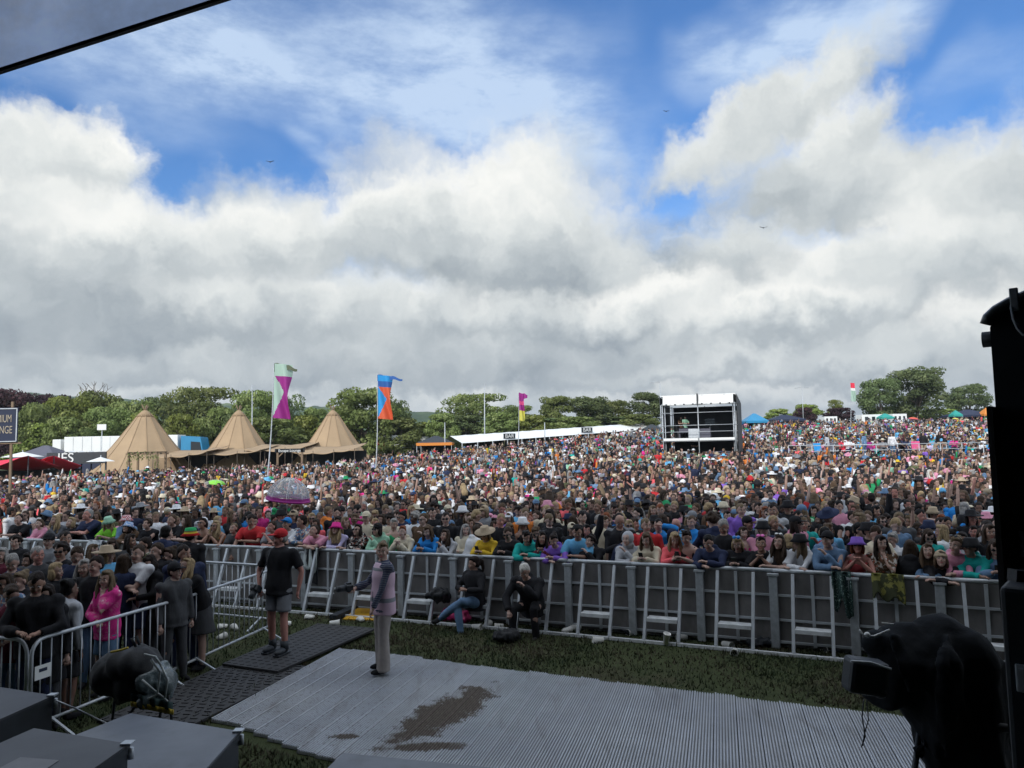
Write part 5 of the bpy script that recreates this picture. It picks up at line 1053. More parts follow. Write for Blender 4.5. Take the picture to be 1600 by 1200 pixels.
def figure(pose, sex, mb, lod=0, parts=('body', 'top', 'bottom', 'shoes'), top='tee', bottom='jeans', bulk=1.0):
    """adds shapes in person space (facing -y, feet on z = 0, about 1.72 m tall); returns head matrix and wrists"""
    p = POSES[pose]; seg = (20, 8, 6)[lod]; sg = (14, 6, 5)[lod]; male = sex == 'm'; hz = .92 if not p['legs'] else .50; hip = V3((0, 0, hz)); l = p['lean']
    s = V3((0, -math.sin(l), math.cos(l))); X = V3((1, 0, 0)); fwd = V3((0, -math.cos(l), -math.sin(l))); s0 = V3((0, -math.sin(l * .4), math.cos(l * .4)))
    def sp(t): return hip + s0 * t if t < .12 else hip + s0 * .12 + s * (t - .12)
    sw = (.205 if male else .178) * bulk; dz = hz - .92
    prof = [(-.07, .155, .115), (.02, .168 if not male else .162, .122), (.12, .150, .110), (.22, .128 if not male else .146, .098), (.33, .150 if not male else .170, .112 if male else .118), (.42, .172 if not male else .192, .108), (.475, .150 if not male else .172, .092), (.515, .085, .070), (.545, .058, .060)]
    def tor(infl, t0, t1):
        r = []
        for t, rx, ry in prof:
            if t0 - 1e-6 <= t <= t1 + 1e-6: k = infl if t < .50 else infl * .5; r.append((sp(t), X, fwd, rx * bulk + k, ry * bulk + k))
        return r
    sh = [sp(.455) + X * (-sw) * .93, sp(.455) + X * sw * .93]
    T = [V3(p['hl']), V3(p['hr'])]; T = [t + V3((0, 0, dz if p['legs'] and False else 0)) for t in T]; E = []; Wr = []
    for i in (0, 1): e, w = bend2(sh[i], T[i], .285, .262, V3(p[('pl', 'pr')[i]])); E.append(e); Wr.append(w)
    hj = [hip + X * -.088 * bulk, hip + X * .088 * bulk]
    if p['legs'] == 'sit': K = [V3((-.16, -.46, .50)), V3((.17, -.44, .50))]; A = [V3((-.17, -.50, .08)), V3((.18, -.36, .08))]
    elif p['legs'] == 'sitx': K = [V3((.02, -.45, .53)), V3((.10, -.44, .60))]; A = [V3((.12, -.50, .08)), V3((-.30, -.58, .30))]
    else: K = [V3((-.105, -.03, .50)), V3((.110, -.045, .50))]; A = [V3((-.125, .03, .08)), V3((.135, -.05, .08))]
    hc = sp(.545) + V3((0, -.012 - .10 * math.sin(max(0, l)), .115)); HM = Matrix.Translation(hc) @ (Matrix.Rotation(p['yaw'], 4, 'Z') @ Matrix.Rotation(p['nod'] , 4, 'X'))
    # nod: positive looks down
    if 'body' in parts:
        b = mb['body']
        if lod == 0:
            loft(b, tor(0, -.07, .6), seg)
            loft(b, [(sp(.51), X, fwd, .066, .064), (sp(.545), X, fwd, .054, .056), (hc + V3((0, .016, -.075)), X, V3((0, -1, 0)), .050, .052), (hc + V3((0, .012, -.04)), X, V3((0, -1, 0)), .046, .05)], 16)
            for i in (0, 1):
                b.ell(sh[i] + V3((0, 0, -.015)), (.046, .045, .046)); b.tube([sh[i].lerp(E[i], .05), sh[i].lerp(E[i], .4), E[i], E[i].lerp(Wr[i], .35), Wr[i]], [(.045 if male else .040) * bulk, (.045 if male else .039) * bulk, .037, .038, .025], sg)
                hd = (Wr[i] - E[i]).normalized(); b.ell(Wr[i] + hd * .045, (.036, .024, .046), hd.to_track_quat('Z', 'Y').to_matrix(), 12, 8)
                b.ell(hj[i], (.088, .09, .08)); b.tube([hj[i], hj[i].lerp(K[i], .5), K[i], K[i].lerp(A[i], .3), A[i]], [.088, .076, .054, .056, .036], sg)
                b.ell(A[i] + V3((0, -.06, -.04)), (.036, .10, .032))
        else:
            loft(b, [(sp(.515), X, fwd, .07, .06), (hc + V3((0, .012, -.06)), X, V3((0, -1, 0)), .05, .05)], seg)
            for i in (0, 1): b.tube([sh[i], E[i], Wr[i] + (Wr[i] - E[i]).normalized() * .08], [.046, .036, .028], sg)
            if bottom == 'shorts':
                for i in (0, 1): b.tube([K[i].lerp(hj[i], .2), K[i], A[i]], [.06, .055, .04], sg)
        # head
        def hp(v): return (HM @ V3(v).to_4d()).to_3d()
        R3 = HM.to_3x3(); k = (18, 8, 6)[lod]; kk = (12, 6, 5)[lod]
        b.ell(hp((0, .012, .03)), (.074, .092, .088), R3, k, kk); b.ell(hp((0, -.018, -.035)), (.058 if not male else .062, .068, .078), R3, k, kk)
        if lod == 0:
            b.ell(hp((0, -.058, -.095)), (.026 if not male else .032, .026, .020), R3); b.ell(hp((0, -.088, -.022)), (.011, .020, .020), R3); b.ell(hp((0, -.080, .008)), (.008, .014, .03), R3)
            for sx in (-1, 1): b.ell(hp((sx * .077, .010, -.012)), (.010, .020, .030), R3); b.ell(hp((sx * .036, -.066, -.030)), (.022, .018, .022), R3)
    infl = {'tee': .020, 'vest': .012, 'hoodie': .034, 'jacket': .040, 'shirt': .028, 'coat': .048}.get(top, .02)
    if 'top' in parts:
        b = mb['top']; loft(b, ([(sp(-.12), X, fwd, .172 * bulk + infl, .125 * bulk + infl)] if top != 'vest' else []) + ([(sp(-.30), X, fwd, .20 + infl, .15 + infl)] if top == 'coat' and not p['legs'] else [])[::-1] + tor(infl, -.07, .475 if top != 'vest' else .43) + ([(sp(.512), X, fwd, .118 * bulk, .085), (sp(.538), X, fwd, .074, .072)] if top != 'vest' else []), seg) if not (top == 'coat' and not p['legs']) else loft(b, [(sp(-.36), X, V3((0, -1, 0)), .20 + infl, .15 + infl), (sp(-.12), X, fwd, .178 + infl, .13 + infl)] + tor(infl, -.07, .475) + [(sp(.512), X, fwd, .125 * bulk, .09), (sp(.542), X, fwd, .080, .078)], seg)
        if top == 'vest':
            for i in (0, 1): b.tube([sp(.42) + X * (-1, 1)[i] * .09 + fwd * .09, sp(.49) + X * (-1, 1)[i] * .105, sp(.42) + X * (-1, 1)[i] * .09 - fwd * .09], .022, sg)
        elif top in ('tee',):
            for i in (0, 1): b.ell(sh[i], (.076, .070, .070), None, seg, max(5, seg // 2)); b.tube([sh[i], sh[i].lerp(E[i], .35), sh[i].lerp(E[i], .78)], [.072, .070, .068], sg)
        else:
            for i in (0, 1):
                r = {'shirt': .052, 'hoodie': .060, 'jacket': .064, 'coat': .070}[top]; b.ell(sh[i], (r + .020, r + .016, r + .016), None, seg, max(5, seg // 2)); b.tube([sh[i], sh[i].lerp(E[i], .5), E[i], E[i].lerp(Wr[i], .5), Wr[i] - (Wr[i] - E[i]).normalized() * .02], [r, r * .98, r * .92, r * .86, r * .74], sg)
        if top in ('hoodie', 'jacket', 'coat') and lod < 2: b.ell(sp(.50) - fwd * .085 + V3((0, 0, .01)), (.10, .055, .065), None, seg, 6); b.tube([sp(.525) + X * (-.07), sp(.50) + fwd * .080, sp(.525) + X * .07], .026, sg)
        elif top == 'shirt' and lod == 0: b.tube([sp(.515) + X * .055 - fwd * .02, sp(.505) + fwd * .07 + X * .03, sp(.50) + fwd * .075, sp(.505) + fwd * .07 - X * .03, sp(.515) - X * .055 - fwd * .02], .016, 8)
    if 'bottom' in parts:
        b = mb['bottom']; pass
        loft(b, [(sp(.10), X, fwd, .146 * bulk + .004, .106 * bulk + .004), (sp(.0), X, fwd, .166 * bulk + .008, .121 * bulk + .008), (sp(-.08), X, V3((0, -1, 0)), .165 * bulk + .012, .118 * bulk + .012)], seg)
        if bottom == 'skirt': loft(b, [(sp(0), X, fwd, .185, .14), (hip + V3((0, 0, -.38)), X, V3((0, -1, 0)), .24, .19)], seg)
        else:
            for i in (0, 1):
                if bottom == 'shorts': e = hj[i].lerp(K[i], .82); b.tube([hj[i], hj[i].lerp(e, .5), e], [.100, .098, .100], sg)
                elif bottom == 'wide': b.tube([hj[i], hj[i].lerp(K[i], .6), K[i], K[i].lerp(A[i], .5), A[i] + V3((0, 0, -.045))], [.096, .084, .068, .074, .098], sg)
                else: b.tube([hj[i], hj[i].lerp(K[i], .5), K[i], K[i].lerp(A[i], .5), A[i] + V3((0, 0, -.02))], [.098, .086, .066, .062, .052], sg)
    if parts[-1].startswith('shoes'):
        b = mb['shoes']
        for i in ((0, 1) if parts[-1] == 'shoes' else (int(parts[-1][-1]),)):
            f = V3((0, -1, 0)); b.ell(A[i] + V3((0, -.065, -.034)), (.045, .125, .040), None, (14, 6, 5)[lod], (8, 5, 4)[lod]); b.ell(A[i] + V3((0, .01, -.005)), (.045, .055, .055), None, (12, 6, 5)[lod], (8, 5, 4)[lod])
    return HM, Wr, E
def hair_shapes(b, style, lod=0):
    k = (18, 8, 6)[lod]; j = (12, 6, 5)[lod]
    if style == 'bald': return
    if style == 'ring': b.ell((0, .03, -.01), (.080, .082, .05), None, k, j); return
    if style == 'hood': b.ell((0, .050, .025), (.108, .120, .128), None, k, j); b.ell((0, .06, -.09), (.11, .09, .08), None, k, j); return
    b.ell((0, .021, .049), (.082, .093, .082), None, k, j); b.ell((0, .045, .0), (.080, .072, .075), None, k, j)
    if lod == 0 and style != 'crop': b.ell((0.02, -.035, .098), (.055, .045, .028), Matrix.Rotation(.15, 3, 'Y'))
    if style in ('long', 'wavy', 'down'):
        X, Y = V3((1, 0, 0)), V3((0, 1, 0)); L = {'long': .34, 'wavy': .30, 'down': .46}[style]
        loft(b, [((0, .045, .03), X, Y, .088, .065), ((0, .055, -.10), X, Y, .102, .058), ((0, .062, -L * .6), X, Y, .118, .055), ((0, .058, -L), X, Y, .10, .035)], k)
        for s in (-1, 1): b.tube([(s * .070, -.015, .06), (s * .086, -.015, -.04), (s * .095, -.045, -.15), (s * .09, -.075, -.25)], [.022, .028, .034, .016], (10, 5, 4)[lod])
    elif style == 'bob':
        for s in (-1, 1): b.ell((s * .078, .01, -.05), (.028, .055, .085), None, k, j)
        b.ell((0, .06, -.06), (.085, .05, .075), None, k, j)
    elif style == 'bun': b.ell((0, .085, .105), (.042, .042, .040), None, k, j)
    elif style == 'pony': b.tube([(0, .10, .06), (0, .150, .03), (0, .150, -.10), (0, .13, -.20)], [.025, .034, .032, .012], (10, 5, 4)[lod])
    elif style == 'curly' :
        R = random.Random(8)
        for i in range((34, 8, 4)[lod]):
            a = R.uniform(0, 6.28); t = R.uniform(-.6, 1.4); v = V3((math.cos(t) * math.cos(a) * .088, .03 + math.cos(t) * math.sin(a) * .095, .03 + math.sin(t) * .088))
            if v.y < -.035 and v.z < .07: continue
            b.ell(v, (.032, .032, .032), None, 8, 6)
def hat_shapes(b, kind, lod=0):
    k = (24, 10, 7)[lod]; X, Y = V3((1, 0, 0)), V3((0, 1, 0)); c = V3((0, .018, 0))
    if kind == 'bucket': loft(b, [(c + V3((0, 0, .010)), X, Y, .150, .158), (c + V3((0, 0, .055)), X, Y, .098, .108), (c + V3((0, 0, .128)), X, Y, .080, .090), (c + V3((0, 0, .134)), X, Y, .05, .06)], k)
    elif kind == 'straw': loft(b, [(c + V3((0, 0, .052)), X, Y, .200, .215), (c + V3((0, 0, .060)), X, Y, .200, .215), (c + V3((0, 0, .064)), X, Y, .096, .108), (c + V3((0, 0, .150)), X, Y, .078, .088), (c + V3((0, 0, .158)), X, Y, .04, .05)], k)
    elif kind == 'cap':
        b.ell((0, .018, .052), (.088, .100, .088), None, k, (12, 6, 5)[lod]); loft(b, [((0, -.085, .050), X, Y, .074, .085), ((0, -.085, .060), X, Y, .074, .085)], k)
    elif kind == 'beanie': b.ell((0, .022, .056), (.090, .103, .100), None, k, (12, 6, 5)[lod]); loft(b, [((0, .016, .030), X, Y, .093, .105), ((0, .018, .068), X, Y, .094, .106)], k)
def glasses_shapes(b, up=False, lod=0, big=False):
    M_ = Matrix.Translation((0, .012, .078)) @ Matrix.Rotation(-.75, 4, 'X') @ Matrix.Translation((0, .012, -.0)) if up else Matrix.Identity(4)
    g = MB(); r = (.034, .014, .030) if big else (.026, .009, .019)
    for s in (-1, 1): g.ell((s * .033, -.092, .008), r, None, (12, 6, 4)[lod], (8, 4, 3)[lod])
    if lod < 2: g.box((0, -.094, .012), (.03, .006, .006)); [g.beam((s * .058, -.088, .012), (s * .078, .0, .012), .005) for s in (-1, 1)]
    g.v = [tuple((M_ @ V3(v).to_4d()).to_3d()) for v in g.v]; b.add(g.v, g.f, 0, True)

# materials of people take the colour of their object
def fabric(name, pat=None, rough=.85):
    m = bpy.data.materials.new(name); m.use_nodes = True; t = NT(m.node_tree); b = t.n['Principled BSDF']; b.inputs['Roughness'].default_value = rough; b.inputs['Specular IOR Level'].default_value = .25
    oi = t.node('ShaderNodeObjectInfo'); c = oi.outputs['Color']; tc = t.node('ShaderNodeTexCoord').outputs['Object']
    if pat == 'tiedye': n = t.noise(tc, 9, 6, .7, .8); c = t.mix(t.rng(n, .50, .60), c, (.62, .16, .30)); c = t.mix(t.rng(n, .60, .70), c, (.70, .52, .60))
    elif pat == 'flower': n = t.noise(tc, 14, 3, .5, 1.0); c = t.mix(t.rng(n, .52, .58), c, (.55, .52, .48)); n = t.noise(tc, 11, 3, .5, 2.0); c = t.mix(t.rng(n, .60, .64), c, (.35, .10, .06))
    elif pat == 'stripe': w = t.node('ShaderNodeTexWave', wave_type='BANDS', bands_direction='Z'); t.put(w.inputs[0], tc); w.inputs['Scale'].default_value = 14; c = t.mix(t.rng(w.outputs[1], .5, .7), c, (.13, .14, .17))
    elif pat == 'rasta':
        z = t.sep(tc)[2]; c = t.ramp(t.rng(z, .0, .14, smooth=False), [(0, (.5, .02, .02)), (.3, (.5, .02, .02)), (.36, (.55, .40, .03)), (.62, (.03, .03, .03)), (.68, (.02, .30, .10)), (.9, (.02, .30, .10))])
    elif pat == 'check': n = t.node('ShaderNodeTexChecker'); t.put(n.inputs[0], tc); n.inputs['Scale'].default_value = 42; c = t.mix(n.outputs[1], c, (.6, .6, .62))
    sc = t.node('ShaderNodeVectorMath', operation='SCALE'); t.put(sc.inputs[0], c); t.put(sc.inputs['Scale'], t.rng(t.noise(tc, 7, 4, .6), .3, .7, .86, 1.10, smooth=False)); t.put(b.inputs['Base Color'], sc.outputs[0])
    bn = t.node('ShaderNodeBump'); bn.inputs['Strength'].default_value = .5; bn.inputs['Distance'].default_value = .015; t.put(bn.inputs['Height'], t.noise(t.mapping(tc, sc=(1, 1, .45)), 16, 4, .55, 1.2)); t.l.new(bn.outputs[0], b.inputs['Normal']); return m
def skinmat():
    m = bpy.data.materials.new('skin'); m.use_nodes = True; t = NT(m.node_tree); b = t.n['Principled BSDF']; b.inputs['Roughness'].default_value = .55
    c = t.node('ShaderNodeObjectInfo').outputs['Color']; tc = t.node('ShaderNodeTexCoord').outputs['Object']; c = t.mix(t.rng(t.noise(tc, 9, 4, .6), .4, .8, 0, .28), c, (.42, .14, .09)); t.put(b.inputs['Base Color'], c); return m
def hairmat():
    m = bpy.data.materials.new('hair'); m.use_nodes = True; t = NT(m.node_tree); b = t.n['Principled BSDF']; b.inputs['Roughness'].default_value = .55; b.inputs['Specular IOR Level'].default_value = .12
    c = t.node('ShaderNodeObjectInfo').outputs['Color']; tc = t.node('ShaderNodeTexCoord').outputs['Object']; n = t.noise(t.mapping(tc, sc=(1, 1, .12)), 75, 4, .6, .6)
    sc = t.node('ShaderNodeVectorMath', operation='SCALE'); t.put(sc.inputs[0], c); t.put(sc.inputs['Scale'], t.rng(n, .3, .7, .5, 1.5, smooth=False)); t.put(b.inputs['Base Color'], sc.outputs[0])
    bn = t.node('ShaderNodeBump'); bn.inputs['Strength'].default_value = .9; bn.inputs['Distance'].default_value = .01; t.put(bn.inputs['Height'], n); t.l.new(bn.outputs[0], b.inputs['Normal']); return m
SKIN, HAIR = skinmat(), hairmat(); FAB = {k: fabric('fabric_' + (k or 'plain'), k) for k in (None, 'tiedye', 'flower', 'stripe', 'rasta', 'check')}
EYE = pmat('eye', (.03, .02, .018), .2); EYEW = pmat('eye_white', (.55, .53, .50), .3); LIP = pmat('lips', (.33, .10, .09), .5); BROW = pmat('brow', (.035, .022, .015), .8); GL = pmat('sunglass_lens', (.01, .01, .012), .12); GLW = pmat('white_frames', (.7, .7, .7), .3); GLP = pmat('pink_lens', (.65, .10, .40), .15); GLB = pmat('blue_lens', (.03, .22, .60), .12)
CACHE = {}
def part_mesh(part, pose, sex, top, bottom, bulk):
    key = (part, pose, sex, top if part == 'top' else '', bottom if part == 'bottom' else '', bulk if not part.startswith('shoes') else 1)
    if key in CACHE: return CACHE[key]
    b = {part: MB(), 'shoes': MB()}; info = figure(pose, sex, b, 0, (part,), top, bottom, bulk); HM, Wr, E = info
    if part == 'body':
        me = remeshed(b['body'], .0105, True, None, [SKIN, EYE, LIP, BROW, EYEW], 'body')
        # eyes, brows, lips and fingers as small shapes on the same mesh
        g = MB(); R3 = HM.to_3x3(); hp = lambda v: (HM @ V3(v).to_4d()).to_3d()
        for s in (-1, 1):
            g.ell(hp((s * .031, -.0765, .006)), (.0145, .009, .0075), R3, 10, 6, 4); g.ell(hp((s * .031, -.083, .006)), (.0068, .0045, .0068), R3, 8, 6, 1); g.box(hp((s * .032, -.081, .026)), (.032, .010, .006), R3 @ Matrix.Rotation(s * .12, 3, 'Y'), 3)
        g.ell(hp((0, -.0825, -.060)), (.023, .008, .0075), R3, 10, 6, 2)
        for i in (0, 1):
            hd = (Wr[i] - E[i]).normalized(); q = hd.to_track_quat('Z', 'Y').to_matrix(); c = Wr[i] + hd * .045; curl = .5 if pose not in ('lean_point',) else .1; sd_ = (-1, 1)[i]
            for k in range(4): o = (-.026 + .0175 * k); L = (.036, .042, .040, .031)[k]; p0 = c + q @ V3((o, 0, .034)); p1 = c + q @ V3((o * 1.1, -.012 * curl * 2, .034 + L * .6)); p2 = c + q @ V3((o * 1.1, -.040 * curl * 1.6, .034 + L * (1.1 - .5 * curl))); g.tube([p0, p1, p2], [.0095, .0088, .0070], 6)
            g.tube([c + q @ V3((sd_ * -.030, 0, -.008)), c + q @ V3((sd_ * -.048, -.014, .020)), c + q @ V3((sd_ * -.040, -.028, .045))], [.011, .010, .008], 6)
        n0 = len(me.vertices); ex = g.mesh('x', []); bm = bmesh.new(); bm.from_mesh(me); bm.from_mesh(ex); bm.to_mesh(me); bm.free(); bpy.data.meshes.remove(ex)
    elif part.startswith('shoes'): me = remeshed(b['shoes'], .016, True, None, [FAB[None]], 'shoe')
    else:
        amp = {'top': .010, 'bottom': .008}[part]
        fold = lambda co: amp * (wv(co, 7, 7, 5, 3.0) + .6 * wv(co, 16, 16, 7)) + .002
        me = remeshed(b[part], .017, True, fold, [FAB[None]], {'top': 'top', 'bottom': 'trousers'}[part])
    CACHE[key] = (me, HM, Wr, E); return CACHE[key]
def head_mesh(kind, name, fn, voxel, mats, dispa=.0):
    if kind in CACHE: return CACHE[kind]
    b = MB(); fn(b); d = (lambda co: dispa * wv(co, 30, 30, 6)) if dispa else None
    CACHE[kind] = remeshed(b, voxel, True, d, mats, name) if voxel else b.mesh(name, mats); return CACHE[kind]
SKINS = {'light': (.40, .26, .21), 'pale': (.47, .33, .28), 'tan': (.31, .185, .135), 'brown': (.15, .085, .06), 'dark': (.075, .040, .028), 'red': (.44, .21, .17)}
HAIRS = {'blonde': (.30, .22, .125), 'dark blonde': (.145, .105, .065), 'light brown': (.085, .055, .034), 'brown': (.040, .026, .018), 'dark': (.018, .012, .010), 'black': (.009, .008, .008), 'grey': (.26, .25, .24), 'white': (.52, .50, .46), 'red': (.18, .055, .022)}
COLS = {'black': (.012, .012, .015), 'white': (.66, .67, .70), 'grey': (.20, .21, .23), 'light grey': (.38, .39, .42), 'dark grey': (.060, .062, .068), 'navy': (.018, .026, .065), 'bright blue': (.015, .19, .52), 'sky blue': (.14, .42, .68), 'denim blue': (.11, .19, .31), 'red': (.46, .025, .03), 'maroon': (.11, .018, .035),
        'pink': (.60, .26, .36), 'hot pink': (.62, .03, .24), 'coral': (.78, .12, .14), 'orange': (.66, .20, .04), 'yellow': (.64, .42, .03), 'neon green': (.22, .62, .05), 'green': (.02, .26, .10), 'mint': (.28, .50, .36), 'teal': (.01, .33, .30), 'olive': (.085, .095, .045), 'purple': (.20, .10, .46), 'lavender': (.46, .42, .62), 'cream': (.56, .50, .38), 'beige': (.38, .30, .21), 'brown': (.10, .06, .035)}
N_P = [0]
PEOPLE = []
def person(loc, rz, pose='stand', sex='f', top=('tee', 'black'), bottom=('jeans', 'denim blue'), hair=('long', 'brown'), skin='light', hat=None, glasses=None, height=1.68, bulk=1.0, label='', group=None, pat=None, hatpat=None, shoes='black', kids=True):
    """top-level empty with body, hair and clothes as children"""
    o = empty('person', loc, rz, label, 'person', group); s = height / 1.72; o.scale = (s, s, s); N_P[0] += 1
    def add(name, me, col, M_=None, mat=None):
        c = bpy.data.objects.new(name, me); COL.objects.link(c); c.parent = o; c.color = (*col, 1)
        if M_ is not None: c.matrix_local = M_
        if mat is not None: c.material_slots[0].link = 'OBJECT'; c.material_slots[0].material = mat
        return c
    me, HM, Wr, E = part_mesh('body', pose, sex, top[0], bottom[0], bulk); add('body', me, SKINS[skin])
    add('top', part_mesh('top', pose, sex, top[0], bottom[0], bulk)[0], COLS[top[1]], None, FAB[pat] if pat else None)
    add('trousers' if bottom[0] in ('jeans', 'wide') else bottom[0], part_mesh('bottom', pose, sex, top[0], bottom[0], bulk)[0], COLS[bottom[1]])
    [add('shoe', part_mesh(k_, pose, sex, '', '', 1)[0], COLS[shoes]) for k_ in ('shoes0', 'shoes1')]
    st = hair[0]
    if hat and st in ('curly', 'bun'): st = 'bob'
    if st != 'bald': add('hair' if st != 'hood' else 'hood', head_mesh(('hair', st), 'hair', lambda b: hair_shapes(b, st), .0115, [HAIR if st != 'hood' else FAB[None]], .0055), COLS[top[1]] if st == 'hood' else HAIRS[hair[1]], HM)
    if hat: add('hat', head_mesh(('hat', hat[0]), 'hat', lambda b: hat_shapes(b, hat[0]), None, [FAB[None]]), COLS[hat[1]], HM, FAB[hatpat] if hatpat else None)
    if glasses:
        up = 'up' in glasses; mt = GLW if 'white' in glasses else GLP if 'pink' in glasses else GLB if 'blue' in glasses else GL; big = 'goggles' in glasses
        add('goggles' if big else 'sunglasses', head_mesh(('gl', up, big), 'sunglasses', lambda b: glasses_shapes(b, up, 0, big), None, [mt]), (1, 1, 1), HM, mt)
    M0 = Matrix.Translation(loc) @ Matrix.Rotation(rz, 4, 'Z') @ Matrix.Scale(s, 4)
    PEOPLE.append((Vector(loc), label)); return o, M0, HM, Wr, E
def held_phone(M0, Wr, lab, cat='phone'):
    c = M0 @ ((Wr[0] + Wr[1]) / 2 + V3((0, -.05, .05))); b = MB(); b.box((0, 0, 0), (.072, .009, .148), bev=.004); o = b.build('phone', M['glass'], None, c); o.rotation_euler = (.5, 0, M0.to_euler().z); return tag(o, lab, cat, 'phones held by the front row')
def held_cup(M0, W, lab): c = M0 @ (W + V3((0, -.06, .0))); o = link('paper_cup', CUP, None, c); return tag(o, lab, 'cup', 'cups held by people')

